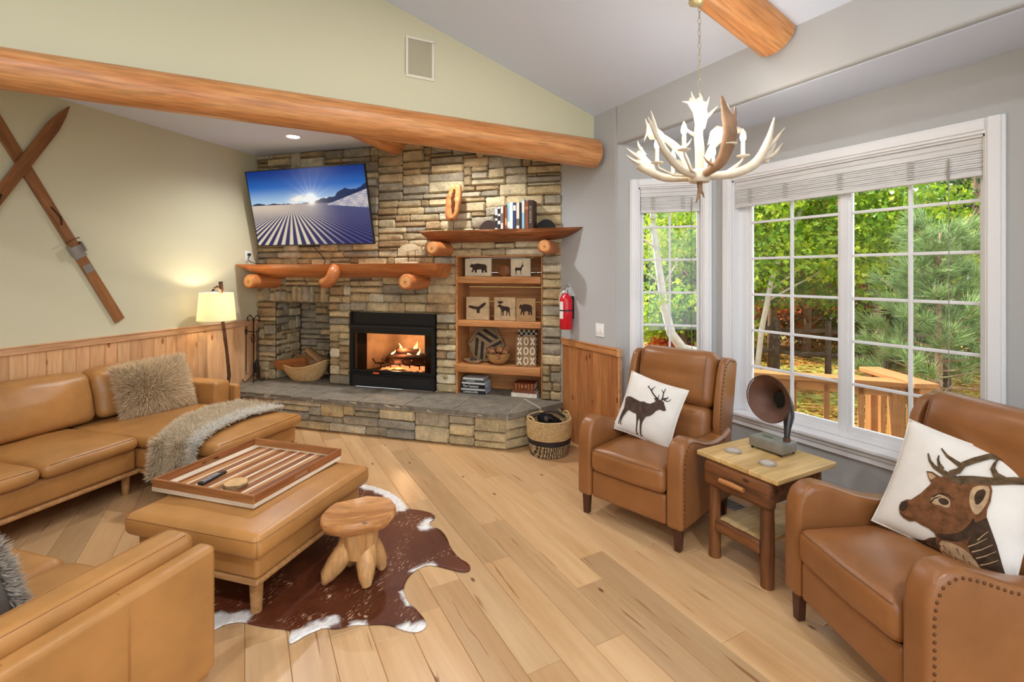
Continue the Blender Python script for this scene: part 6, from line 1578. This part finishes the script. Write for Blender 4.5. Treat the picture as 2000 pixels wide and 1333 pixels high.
# ------------------------------------------------------------------ rustic side table
TB = thing('side_table', 'rustic log side table with a bark drawer between the recliners', 'table', (2.63, 1.81, 0))
M['pinetop'] = wood('pine_top', srgb(226, 192, 132), srgb(190, 148, 88), 'x', .4, .05, grain=.6, kscale=5)
M['barkwood'] = wood('bark_wood', srgb(138, 86, 48), srgb(72, 42, 24), 'y', .6, .12, grain=1.0, kscale=10)
M['barkleg'] = wood('bark_leg', srgb(150, 94, 50), srgb(80, 46, 26), 'z', .6, .12, grain=1.0, kscale=10)
for k in range(3):
    y0 = -.255 + k * .17
    obj('top_board', MB().box(-.265, .265, y0 + .0005, y0 + .1695, .572, .60), M['pinetop'], TB, smooth=0, bevel=.006, bseg=2)
for (x, y) in ((-.215, .165), (-.215, -.165), (.205, .165), (.205, -.165)):
    obj('leg', MB().tube([(x, y, z) for z in (0, .1, .2, .3, .4, .5, .572)], [.034 * (1 + .08 * noise.noise(Vector((x * 9, y * 9, z * 9)))) for z in (0, .1, .2, .3, .4, .5, .57)], 12), M['barkleg'], TB, smooth=60)
obj('apron', MB().box(-.19, .19, .155, .175, .43, .572).box(-.19, .19, -.175, -.155, .43, .572).box(.19, .21, -.16, .16, .43, .572), M['barkwood'], TB, smooth=0)
dr = obj('drawer', MB().rcube(-.262, -.20, -.215, .215, .415, .57, .028, n=(2, 8, 4), fn=wrinkle(.008, 16, 2)), M['barkwood'], TB, smooth=60)
obj('handle', MB().tube([(-.285, -.075, .487), (-.288, 0, .49), (-.285, .075, .486)], [.013, .015, .014], 10), wood('handle_twig', srgb(196, 134, 78), srgb(150, 92, 48), 'y', .5), dr, smooth=60)
for s in (-.045, .045): obj('handle_peg', MB().tube([(-.26, s, .488), (-.285, s, .488)], .006, 6), M['barkwood'], dr)
for k in range(2): obj('shelf_board', MB().box(-.225, .215, -.15 + k * .15 + .0005, k * .15 - .0005, .205, .232), M['pinetop'], TB, smooth=0, bevel=.004, bseg=1)
obj('shelf_rail', MB().rcube(-.25, -.215, -.14, .14, .165, .235, .014, n=(1, 5, 2), fn=wrinkle(.006, 18, 5)), M['barkwood'], TB, smooth=60)
M['stoneware'] = plain('gray_agate', srgb(160, 148, 136), .4, .4, var=.15, vscale=25)
def agate(label, x, y):
    t = thing('coaster', label, 'coaster', (x, y, .6005), rnd(0, 3), 'stone coasters on the side table')
    pts = [(.046 * (1 + .04 * math.sin(2 * a + x)) * math.cos(a), .046 * (1 + .05 * math.sin(3 * a)) * math.sin(a)) for a in np.linspace(0, 2 * PI, 29)[:-1]]
    obj('slice', MB().prism(pts, 0, .008), M['stoneware'], t, smooth=0, bevel=.002)
    obj('center_inlay', MB().prism([(p[0] * .7, p[1] * .7) for p in pts], .008, .0086), plain('agate_pale', srgb(190, 180, 170), .4), t, smooth=0)
agate('gray stone coaster near the left edge of the side table', 2.53, 1.94); agate('gray stone coaster at the front of the side table top', 2.53, 1.722)

# horn speaker
HS_ = thing('horn_speaker', 'bronze gramophone horn speaker on a gray metal box', 'speaker', (2.75, 1.84, .6005))
M['zinc'] = plain('zinc_box', srgb(150, 148, 140), .45, .5, .6, var=.12, vscale=20)
obj('box', MB().rcube(-.07, .07, -.105, .105, .014, .072, .003, n=1, seg=1), M['zinc'], HS_)
obj('dock_slot', MB().box(-.006, .006, .0, .06, .0718, .0726), M['black'], HS_, smooth=0)
for sx_ in (-.058, .058):
    for sy_ in (-.09, .09): obj('foot', MB().lathe([(.006, 0), (.009, .008), (.005, .015)], 10, T(sx_, sy_, 0)), M['black'], HS_)
M['bronze'] = plain('bronze_inside', srgb(98, 68, 54), .55, .4, .35, var=.2, vscale=9)
M['gunmetal'] = plain('gunmetal', srgb(74, 72, 72), .35, .5, .6, var=.1)
# axis curve of the horn: starts on the box, rises, bends and opens towards the room
ax_ = [(.02, -.075, .072), (.022, -.075, .115), (.035, -.07, .15), (.07, -.055, .20), (.085, -.035, .25), (.07, -.02, .29), (.03, -.012, .305), (-.01, -.008, .31), (-.035, -.006, .311), (-.05, -.005, .312)]
rr_ = [.014, .016, .020, .030, .040, .050, .063, .085, .112, .137]
obj('horn', MB().tube(ax_, rr_, 32, caps=False), M['gunmetal'], HS_, smooth=180)
obj('horn_bell', MB().tube([(-.0505, -.005, .312), (-.035, -.006, .311), (-.01, -.008, .31), (.03, -.012, .305), (.06, -.018, .295)], [.1365, .108, .080, .058, .045], 32, caps=False), M['bronze'], HS_, smooth=180)
obj('rim', MB().tube([(-.0505 + .0 * math.cos(a), -.005 + .137 * math.cos(a), .312 + .137 * math.sin(a)) for a in np.linspace(0, 2 * PI, 49)[:-1]], .0035, 6, closed=True), M['bronze'], HS_, smooth=180)
obj('throat', MB().lathe([(.05, 0), (.0005, .001)], 20, T(.055, -.018, .296, ry=-PI / 2)), M['black'], HS_)
obj('collar', MB().lathe([(.02, 0), (.02, .018), (.016, .022)], 16, T(.02, -.075, .072)), M['bronze'], HS_)

# storage basket by the hearth
SB = thing('storage_basket', 'round woven basket with black band beside the hearth', 'basket', (2.463, 3.835, 0))
M['seagrass'] = plain('seagrass', srgb(196, 164, 116), .8, .2, var=.2, vscale=50, bump=.5, bscale=120)
kk = NT('two_tone_weave'); ch_ = kk.new('ShaderNodeTexWave'); ch_.inputs['Scale'].default_value = 16; ch_.inputs['Distortion'].default_value = 6; ch_.inputs['Detail Scale'].default_value = 3
kk.ln(kk.coord((1, 1, 2.5)), ch_.inputs['Vector']); kk.base(kk.ramp(ch_.outputs['Fac'], [(.42, srgb(40, 34, 30)), (.55, srgb(186, 158, 118))]), .8, .2); M['twotone'] = kk.m
def br(z): return .165 + .035 * math.sin(PI * min(1, z / .33) * .62) 
for i in range(21):
    z = .010 + i * .0155; m_ = M['twotone'] if z < .115 else (M['ebony'] if z < .155 else M['seagrass'])
    obj('coil', MB().tube([((br(z) + .002 * math.sin(k * 5 + i)) * math.cos(2 * PI * k / 40), (br(z) + .002 * math.sin(k * 5 + i)) * math.sin(2 * PI * k / 40), z) for k in range(40)], .0095, 7, closed=True), m_, SB, smooth=180)
obj('bottom', MB().lathe([(.0005, .004), (.17, .004), (.17, .012), (.0005, .012)], 30), M['twotone'], SB)
for s in (-1, 1): obj('handle', MB().tube([(.19 * math.cos(a), s * .03 + .0, .0) for a in (0,)] + [(.0, 0, .33)], .001, 4) if False else MB().tube([(s * (.188 + .008 * math.sin(q * PI)), -.06 + .12 * q, .325 + .03 * math.sin(q * PI)) for q in np.linspace(0, 1, 9)], .008, 7), M['seagrass'], SB, smooth=180)
gl = obj('black_cloth', MB().rcube(-.10, .10, -.09, .09, .10, .345, .07, n=7, fn=lambda p, q: p + Vector(q) * .05 * noise.noise(p * 12 + Vector((3, 1, 4)))), plain('black_fleece', srgb(26, 25, 27), .95, .1), None, (2.455, 3.815, 0), smooth=60)
tag(gl, 'crumpled black cloth bundle in the round basket', 'cloth')
for i, (dx_, dy_, a) in enumerate(((-.10, .05, .3), (.10, .07, -.5), (-.06, -.10, .7))):
    s = obj('folded_strap', MB().tube([(-.10, 0, 0), (-.05, .02, .03), (.03, .0, .035), (.10, -.02, .005)], [.018, .022, .022, .016], 9, flat=.6), plain('dark_strap', srgb(58, 48, 42), .8, var=.3, vscale=40), None, (2.463 + dx_, 3.835 + dy_, .315), (0, .2 * i, a), smooth=180)
    tag(s, ('dark strap folded at the back left of the round basket', 'dark strap folded at the back right of the round basket', 'dark strap folded at the front of the round basket')[i], 'strap')

# floor register
FR = thing('floor_register', 'metal floor register under the bay window', 'floor vent', (3.05, 2.32, .0))
obj('frame', MB().box(-.06, .06, -.16, -.145, 0, .005).box(-.06, .06, .145, .16, 0, .005).box(-.06, -.048, -.145, .145, 0, .005).box(.048, .06, -.145, .145, 0, .005), M['steel'], FR, smooth=0)
obj('well', MB().box(-.05, .05, -.147, .147, .0, .0012), M['black'], FR, smooth=0)
for i in range(16): obj('slat', MB().box(-.048, .048, -.142 + i * .018, -.133 + i * .018, .001, .0045), M['steel'], FR, smooth=0)
# unseen recessed lights added to brighten the main room, above and behind the camera
def fill_light(label, x, y, e):
    zc = EAVE + (XR - x) * SLOPE if x > -.5 else 4.0 - (-.5 - x) * .25
    t = thing('recessed_light', label, 'ceiling light', (x, y, zc - .004))
    t.rotation_euler = (0, math.atan(SLOPE), 0)
    obj('trim_ring', MB().lathe([(.088, 0), (.088, -.006), (.066, -.009), (.066, 0)], 32, cap=False), M['white'], t)
    lamp('fill_beam', 'AREA', (x, y, zc - .05), e, NEUT, (0, 0, 0), size=.16)
fill_light('added unseen recessed light in the vaulted ceiling over the ottoman', .9, 2.0, 22)
fill_light('added unseen recessed light in the vaulted ceiling behind the camera', .9, -.9, 34)
fill_light('added unseen recessed light in the vaulted ceiling over the near sofa', -1.6, 1.4, 26)
fill_light('added unseen recessed light in the vaulted ceiling at the far end of the room', -1.6, -1.4, 34)
# ------------------------------------------------------------------ garden
def gz(x, y): return -.62 + .035 * max(0, (x - 5)) + .02 * max(0, y - 4) + .05 * noise.noise(Vector((x * .5, y * .5, 3)))
kg = NT('leaf_litter'); n_ = kg.noise(kg.coord(), 9, 6, .75); n2_ = kg.noise(kg.coord(), 1.1, 3, .5)
c1 = kg.ramp(n_, [(.3, srgb(96, 66, 38)), (.48, srgb(156, 112, 62)), (.62, srgb(196, 160, 92)), (.75, srgb(210, 196, 110))])
kg.bump(n_, .8, .05); kg.base(kg.mix(kg.ramp(n2_, [(.45, (0, 0, 0, 1)), (.6, (1, 1, 1, 1))]), c1, kg.ramp(n_, [(.3, srgb(84, 90, 40)), (.6, srgb(186, 178, 96))])), .95, .1)
gr = MB().grid(70, 70, lambda a, b: (3.62 + a * 40, -12 + b * 56, gz(3.62 + a * 40, -12 + b * 56)))
tag(obj('ground', gr, kg.m, None, smooth=180), 'leaf-covered sloping garden ground outside the bay window', 'ground', kind='structure')
def pos(px_off, t, z):           # a spot in the garden from its bearing (tangent) and view distance
    s, c = math.sin(YAW), math.cos(YAW)
    return Vector(((s + px_off * c) * t, (c - px_off * s) * t, z))
a0, a1 = pos(.30, 16.5, 0), pos(1.0, 16.5, 0)
rd = MB().grid(20, 2, lambda a, b: (lambda p: (p.x, p.y, gz(p.x, p.y) + .03))(a0 + (a1 - a0) * (a * 1.8 - .4) + Vector((.75, .55, 0)) * (b * 3.2)))
tag(obj('road', rd, plain('pale_asphalt', srgb(206, 200, 196), .9, .1, var=.06), None, smooth=180), 'pale road beyond the split-rail fence', 'road', kind='structure')

LEAF = [(0, -.5), (.30, -.12), (.42, .14), (.12, .18), (0, .5), (-.14, .18), (-.42, .12), (-.30, -.12)]
def leaf_cloud(name, parent, clusters, n, size, mat, seed, flat=.0, up=.35):
    """clusters: list of (center, radius, tone 0..1)"""
    g = np.random.default_rng(seed)
    w = np.array([c[1] ** 2 for c in clusters]); w = w / w.sum(); idx = g.choice(len(clusters), n, p=w)
    cen = np.array([tuple(c[0]) for c in clusters])[idx]; rad = np.array([c[1] for c in clusters])[idx]; tone = np.array([c[2] for c in clusters])[idx]
    d = g.normal(0, 1, (n, 3)); d /= np.linalg.norm(d, axis=1)[:, None]
    p = cen + d * (rad * g.uniform(.15, 1, n) ** .5)[:, None] * np.array([1, 1, .75])
    nm = d * .5 + g.normal(0, .6, (n, 3)) + np.array([0, 0, up]); nm /= np.linalg.norm(nm, axis=1)[:, None]
    t = np.cross(nm, g.normal(0, 1, (n, 3))); t /= np.linalg.norm(t, axis=1)[:, None]; b = np.cross(nm, t)
    sz = size * g.uniform(.6, 1.3, n)
    K = len(LEAF); V = np.empty((n, K, 3))
    for k, (lx, ly) in enumerate(LEAF): V[:, k] = p + t * (lx * sz)[:, None] + b * (ly * sz)[:, None] + nm * (abs(lx) * .35 * sz)[:, None]
    base = np.arange(n) * K
    F = [(q, q + 1, q + 2, q + 3, q + 4) for q in base] + [(q, q + 4, q + 5, q + 6, q + 7) for q in base]
    me = bpy.data.meshes.new(name); me.from_pydata(V.reshape(-1, 3).tolist(), [], F); me.materials.append(mat)
    o = bpy.data.objects.new(name, me); link(o, parent); o['kind'] = 'stuff'
    c = np.clip(tone + g.normal(0, .16, n), 0, 1); C = np.repeat(c, K)
    vcol(o, np.stack([C, C, C, np.ones_like(C)], 1))
    return o
LM = {'lime': leafmat('maple_leaf', [(0, srgb(60, 104, 26)), (.35, srgb(116, 158, 36)), (.7, srgb(176, 196, 48)), (1, srgb(226, 214, 92))], .5),
      'fall': leafmat('autumn_leaf', [(0, srgb(96, 116, 40)), (.4, srgb(180, 132, 56)), (.7, srgb(206, 96, 46)), (1, srgb(196, 48, 42))], .45),
      'green': leafmat('shrub_leaf', [(0, srgb(36, 74, 30)), (.5, srgb(78, 122, 44)), (1, srgb(150, 172, 66))], .45),
      'yellow': leafmat('yellow_leaf', [(0, srgb(140, 118, 44)), (.5, srgb(198, 180, 76)), (1, srgb(226, 214, 130))], .45)}
M['gbark'] = plain('tree_bark', srgb(112, 92, 76), .95, .1, var=.35, vscale=14, bump=.8, bscale=22)
M['birch'] = plain('birch_bark', srgb(190, 184, 176), .8, .2, var=.18, vscale=9)
M['pbark'] = plain('pine_bark', srgb(150, 126, 106), .95, .1, var=.3, vscale=16, bump=.8, bscale=22)
def tree(name, label, base, trunk, rad, branches, clusters, n, size, lm, bark, seed, group, cat='tree'):
    t = thing(name, label, cat, tuple(base), 0, group)
    tm = MB().tube(trunk, rad, 9); obj('trunk', tm, bark, t, smooth=180)
    for b, r in branches: obj('branch', MB().tube(b, [r * (1 - .75 * i / (len(b) - 1)) for i in range(len(b))], 6), bark, t, smooth=180)
    leaf_cloud('foliage', t, clusters, n, size, lm, seed)
    return t
def std_tree(name, label, off, dist, h, crown_r, crown_z, n, size, lm, bark, seed, group, tone=.5, lean=0.0, trunk_r=.09, cat='tree', zmin=1.05):
    rg_ = random.Random(seed); b = pos(off, dist, 0); b.z = gz(b.x, b.y) - .05
    tr = [(lean * i * .3 + .05 * math.sin(i + seed), .04 * math.cos(i * 1.3 + seed), h * i / 6) for i in range(7)]
    cl = []; br_ = []
    for i in range(13):
        a = rg_.uniform(0, 2 * PI); r = crown_r * rg_.uniform(.25, .85); z = crown_z + rg_.uniform(-.62, .72) * crown_r
        c = (r * math.cos(a) + lean * 1.0, r * math.sin(a), max(zmin, z)); cl.append((c, crown_r * rg_.uniform(.34, .55), tone + rg_.uniform(-.22, .22)))
        if i < 6:
            zb = min(h * .95, max(.6, c[2] - .8)); br_.append(([(lean * zb / h * 1.8, 0, zb), (c[0] * .5, c[1] * .5, zb + .35), (c[0], c[1], c[2])], trunk_r * .35))
    return tree(name, label, b, tr, [trunk_r * (1 - .08 * i) for i in range(7)], br_, cl, n, size, lm, bark, seed, group, cat)
GT = 'garden trees outside the window'
std_tree('maple_tree', 'lime green maple seen through the narrow window', .40, 9.5, 5.0, 1.7, 2.7, 9000, .11, LM['lime'], M['gbark'], 3, GT, .5)
std_tree('maple_tree', 'bright green maple behind the left sash of the wide window', .53, 10.5, 5.5, 1.9, 3.1, 10000, .11, LM['lime'], M['gbark'], 5, GT, .5)
std_tree('maple_tree', 'yellow-green maple filling the top of the right sash', .74, 9.0, 5.2, 1.7, 3.35, 9500, .105, LM['lime'], M['gbark'], 9, GT, .58)
std_tree('oak_tree', 'brown-trunked tree with rusty leaves in the left sash', .60, 11.5, 6.0, 1.5, 2.3, 5500, .11, LM['fall'], M['gbark'], 12, GT, .4, trunk_r=.09)
std_tree('maple_tree', 'rusty young maple beyond the garden in the left sash', .50, 12.5, 3.6, 1.1, 1.5, 3200, .10, LM['fall'], M['gbark'], 15, GT, .42)
std_tree('maple_tree', 'small red maple low in the narrow window', .335, 12.0, 3.0, .7, .55, 1300, .09, LM['fall'], M['gbark'], 17, GT, .85)
std_tree('shrub_tree', 'dense green tree behind the right sash of the wide window', .72, 12.0, 5.0, 1.9, 1.6, 8500, .11, LM['green'], M['gbark'], 21, GT, .45)
std_tree('shrub_tree', 'green leafy tree low in the narrow window', .35, 10.5, 4.0, 1.2, 1.0, 4500, .105, LM['lime'], M['gbark'], 22, GT, .42)
for i, (of, di, h_, cr_, cz, lm_, tn) in enumerate(((.22, 21, 9, 3.4, 4.2, 'green', .5), (.34, 23, 10, 3.6, 4.6, 'lime', .6), (.46, 22, 10, 3.6, 5.0, 'green', .55), (.58, 24, 11, 3.8, 5.2, 'lime', .75), (.70, 22, 10, 3.4, 4.6, 'green', .6), (.82, 20, 9, 3.2, 4.4, 'lime', .8), (.95, 20, 9, 3.2, 4.2, 'green', .4), (1.1, 18, 8, 3.0, 3.6, 'green', .3), (.63, 19, 6, 2.4, 2.4, 'green', .35), (.27, 15.5, 3.4, 2.0, 1.3, 'green', .45), (.40, 17, 3.6, 2.2, 1.4, 'green', .4))):
    std_tree('woodland_tree', ('tall woodland tree at the far edge of the narrow window view', 'pale green woodland tree far behind the birch', 'woodland tree far behind the left sash', 'sunny yellow woodland tree far behind the rusty oak', 'woodland tree far behind the window mullion', 'sunlit yellow woodland tree far behind the right sash', 'dark woodland tree far behind the young pine', 'dark woodland tree at the far right of the window view', 'low dark woodland tree beyond the pale road', 'low green thicket behind the foot of the birch', 'low green thicket far behind the narrow window stile')[i],
             of, di, h_, cr_, cz, 5200, .22, LM[lm_], M['gbark'], 40 + i, 'woodland behind the garden', tn, trunk_r=.12)
for i, (of, di, r_, cz, n_l, lm_, tn, lb) in enumerate(((.52, 13.0, .95, .75, 2600, 'fall', .45, 'rusty low shrub beyond the fence in the left sash'), (.61, 12.4, .85, .6, 2200, 'fall', .3, 'olive-brown low shrub beyond the fence near the mullion'), (.70, 11.6, .9, .65, 2400, 'green', .6, 'green low shrub beyond the fence in the right sash'), (.46, 11.8, .7, .5, 1500, 'yellow', .5, 'yellowing low shrub at the left edge of the wide window'), (.31, 10.8, .6, .45, 1200, 'fall', .75, 'red low shrub beside the birch foot'))):
    std_tree('shrub', lb, of, di, .8, r_, cz, n_l, .10, LM[lm_], M['gbark'], 80 + i, 'low shrubs in the garden', tn, trunk_r=.03, cat='shrub', zmin=.2)
# birch with the curved foot in the narrow window
bb = pos(.315, 7.0, 0); bb.z = gz(bb.x, bb.y)
rt = Vector((math.cos(YAW), -math.sin(YAW), 0))
def bp(off, z): q = pos(off, 7.0, z) - bb; return (q.x, q.y, q.z)
tree('birch_tree', 'white-barked birch with a curved foot in the narrow window', bb, [bp(.42, .52), bp(.385, .50), bp(.345, .58), bp(.322, .80), bp(.308, 1.20), bp(.297, 1.75), bp(.287, 2.3), bp(.278, 3.2), bp(.27, 4.2)], [.075, .075, .072, .066, .058, .052, .046, .04, .03],
     [([bp(.292, 2.0), bp(.272, 2.1), bp(.245, 2.24)], .02), ([bp(.29, 2.2), bp(.275, 2.35), bp(.25, 2.45)], .018), ([bp(.303, 1.45), bp(.33, 1.75), bp(.345, 2.05)], .016), ([bp(.30, 1.5), bp(.28, 1.62), bp(.26, 1.68)], .014)],
     [(bp(.26, 2.5), .5, .5), (bp(.33, 2.0), .35, .45), (bp(.34, 1.3), .35, .45), (bp(.25, 1.4), .4, .4), (bp(.30, 3.0), .6, .6), (bp(.37, 2.4), .5, .5)], 900, .10, LM['lime'], M['birch'], 61, GT)
# pale leaning tree in the left sash
lb_ = pos(.50, 9.0, 0); lb_.z = gz(lb_.x, lb_.y)
def lp_(off, z, d=9.0): q = pos(off, d, z) - lb_; return (q.x, q.y, q.z)
tree('leaning_tree', 'thin pale tree leaning across the left sash', lb_, [lp_(.49, -.6), lp_(.505, .6), lp_(.525, 1.5), lp_(.547, 2.05), lp_(.575, 2.6), lp_(.60, 3.1), lp_(.63, 3.8)], [.05, .048, .044, .04, .034, .028, .02],
     [([lp_(.522, 1.35), lp_(.56, 1.58, 8.9), lp_(.60, 1.85, 8.8), lp_(.65, 2.25, 8.7)], .024), ([lp_(.518, 1.15), lp_(.57, 1.42, 8.8), lp_(.61, 1.60, 8.7), lp_(.66, 1.95, 8.6)], .022), ([lp_(.55, 2.1), lp_(.58, 2.2), lp_(.62, 2.5)], .016)],
     [(lp_(.62, 3.4), .6, .5), (lp_(.56, 2.9), .5, .5), (lp_(.65, 2.4), .4, .55)], 900, .10, LM['lime'], plain('pale_limb', srgb(196, 186, 176), .8, .1, var=.15), 71, GT)
# young pine
pb = pos(.864, 6.4, 0); pb.z = gz(pb.x, pb.y)
PT = thing('pine_tree', 'young green pine with open branches behind the right sash', 'tree', tuple(pb), 0, GT)
obj('trunk', MB().tube([(.02 * math.sin(z * 2), .02 * math.cos(z), z) for z in np.linspace(0, 2.7, 10)], list(np.linspace(.06, .012, 10)), 9), M['pbark'], PT, smooth=180)
rg_ = random.Random(8); NP, NN, ND_ = [], [], []
for i in range(46):
    z = .60 + i * .044; a = i * 2.4; L = (1.15 - .42 * (z - .60)) * rg_.uniform(.6, 1.05)
    b = [(0, 0, z), (.35 * L * math.cos(a), .35 * L * math.sin(a), z + .06), (.7 * L * math.cos(a), .7 * L * math.sin(a), z + .16), (L * math.cos(a), L * math.sin(a), z + .34)]
    obj('branch', MB().tube(b, [.014, .011, .008, .004], 5), M['pbark'], PT, smooth=180)
    for k in range(12):
        t = rg_.uniform(.35, 1.0) if z > .95 else rg_.uniform(.6, 1.0)
        s_ = t * 3; q = min(2, int(s_)); f = s_ - q; c = [b[q][j] + (b[q + 1][j] - b[q][j]) * f for j in range(3)]
        c = Vector(c) + Vector((rg_.uniform(-.1, .1), rg_.uniform(-.1, .1), rg_.uniform(-.04, .08)))
        dd = Vector((math.cos(a) * .7 + rg_.uniform(-.5, .5), math.sin(a) * .7 + rg_.uniform(-.5, .5), rg_.uniform(.2, .9))).normalized()
        for m_ in range(34): NP.append(c + Vector((rg_.uniform(-.03, .03), rg_.uniform(-.03, .03), rg_.uniform(-.03, .03)))); NN.append(dd); ND_.append(dd)
kn_ = vcmat('pine_needles', .6, spec=.2)
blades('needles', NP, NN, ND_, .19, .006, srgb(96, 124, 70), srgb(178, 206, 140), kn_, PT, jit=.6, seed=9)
# dark spruces behind the pine
def spruce(label, off, dist, h, r, seed):
    b = pos(off, dist, 0); b.z = gz(b.x, b.y)
    t = thing('spruce_tree', label, 'tree', tuple(b), 0, GT)
    obj('trunk', MB().tube([(0, 0, 0), (0, 0, h)], [.12, .02], 8), M['pbark'], t, smooth=180)
    g = np.random.default_rng(seed); n = 7000; zz = g.uniform(.06, 1, n); a = g.uniform(0, 2 * PI, n); R_ = r * (1.03 - zz) * (.55 + .45 * np.abs(np.sin(zz * 38))) * g.uniform(.5, 1, n) ** .5
    P = np.stack([R_ * np.cos(a), R_ * np.sin(a), zz * h - .12 * R_], 1); N_ = np.stack([np.cos(a), np.sin(a), np.full(n, .1)], 1)
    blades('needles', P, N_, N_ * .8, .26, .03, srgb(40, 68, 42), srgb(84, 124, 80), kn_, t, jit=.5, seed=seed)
spruce('dark spruce at the upper right behind the young pine', .94, 10.5, 7.0, 1.9, 3)
spruce('dark green spruce between the mullion and the young pine', .80, 11.0, 4.2, 1.5, 4)
# split-rail fence
FE = thing('split_rail_fence', 'weathered split-rail fence across the garden', 'fence', tuple(pos(.44, 10.4, 0)))
f0, f1 = pos(.44, 10.4, 0), pos(1.02, 8.2, 0); dv = f1 - f0
M['rail'] = wood('weathered_rail', srgb(112, 94, 78), srgb(66, 54, 44), 'x', .9, grain=.5)
nsp = 5
for i in range(nsp + 1):
    q = f0 + dv * (i / nsp) - f0; z = gz(f0.x + q.x, f0.y + q.y)
    obj('fence_post', MB().tube([(q.x, q.y, z - .1), (q.x, q.y, z + 1.15)], [.06, .055], 8), M['rail'], FE, smooth=180)
    if i < nsp:
        r_ = f0 + dv * ((i + 1) / nsp) - f0; z2 = gz(f0.x + r_.x, f0.y + r_.y)
        for hh in (.5, .95): obj('fence_rail', MB().tube([(q.x, q.y, z + hh), ((q.x + r_.x) / 2, (q.y + r_.y) / 2, (z + z2) / 2 + hh - .03), (r_.x, r_.y, z2 + hh + .02)], [.042, .05, .042], 7), M['rail'], FE, smooth=180)
# fallen leaves
g = np.random.default_rng(12); n = 11000
def scatter(name, label, n, lm, tone, seed, size):
    g = np.random.default_rng(seed); cl = []
    t = thing(name, label, 'leaves', (0, 0, 0), kind='stuff')
    rgq = random.Random(seed)
    for i in range(220):
        p = pos(rgq.uniform(.22, .98), 4.6 + 8.5 * rgq.random() ** 1.3, 0); cl.append(((p.x, p.y, gz(p.x, p.y) + .03), .55, tone + rgq.uniform(-.2, .2)))
    o = leaf_cloud('leaves', t, cl, n, size, lm, seed, up=2.0)
    me = o.data; co = np.empty(len(me.vertices) * 3); me.vertices.foreach_get('co', co); co = co.reshape(-1, 3)
    K = len(LEAF); cz = co.reshape(-1, K, 3); mz = cz[:, :, 2].mean(1)
    for i in range(len(cz)): cz[i, :, 2] = (cz[i, :, 2] - mz[i]) * .4 + gz(cz[i, 0, 0], cz[i, 0, 1]) + .02
    me.vertices.foreach_set('co', co.ravel()); me.update()
scatter('fallen_leaves', 'yellow fallen leaves strewn over the garden ground', 5200, LM['yellow'], .5, 31, .10)
scatter('fallen_leaves', 'rusty brown fallen leaves strewn over the garden ground', 3000, LM['fall'], .40, 32, .10)
# deck railing
M['deckwood'] = wood('stained_cedar', srgb(182, 126, 70), srgb(148, 96, 48), 'x', .6, .03, grain=.8)
M['deckwood_z'] = wood('stained_cedar_post', srgb(176, 120, 66), srgb(142, 90, 44), 'z', .6, grain=.8)
def railing(label, p0, p1, z1, drop=0.0, n=9, cap=.09):
    d = Vector((p1[0] - p0[0], p1[1] - p0[1])); L = d.length; a = math.atan2(d.y, d.x)
    t = thing('deck_railing', label, 'railing', (p0[0], p0[1], 0), a, 'cedar deck railings')
    sl = math.atan2(-drop, L)
    obj('cap_rail', MB().box(-.06, L + .06, -cap, cap, -.02, .02), M['deckwood'], t, (0, 0, z1), (0, -sl, 0), smooth=0, bevel=.006)
    obj('top_rail', MB().box(0, L, -.02, .02, -.11, -.02), M['deckwood'], t, (0, 0, z1), (0, -sl, 0), smooth=0)
    obj('bottom_rail', MB().box(0, L, -.02, .02, -.82, -.74), M['deckwood'], t, (0, 0, z1), (0, -sl, 0), smooth=0)
    for i in range(n + 1):
        x = L * i / n; zz = z1 - drop * i / n
        if i in (0, n): obj('post', MB().box(x - .045, x + .045, -.045, .045, zz - 1.35, zz - .02), M['deckwood_z'], t, smooth=0, bevel=.004, bseg=1)
        else: obj('baluster', MB().box(x - .02, x + .02, -.02, .02, zz - .80, zz - .05), M['deckwood_z'], t, smooth=0)
railing('cedar deck railing running past the wide window', (3.78, 3.22), (4.70, 2.06), .75, n=6)
railing('cedar stair railing stepping away from the deck corner', (4.72, 1.90), (5.05, 2.40), .765, drop=.0, n=5)
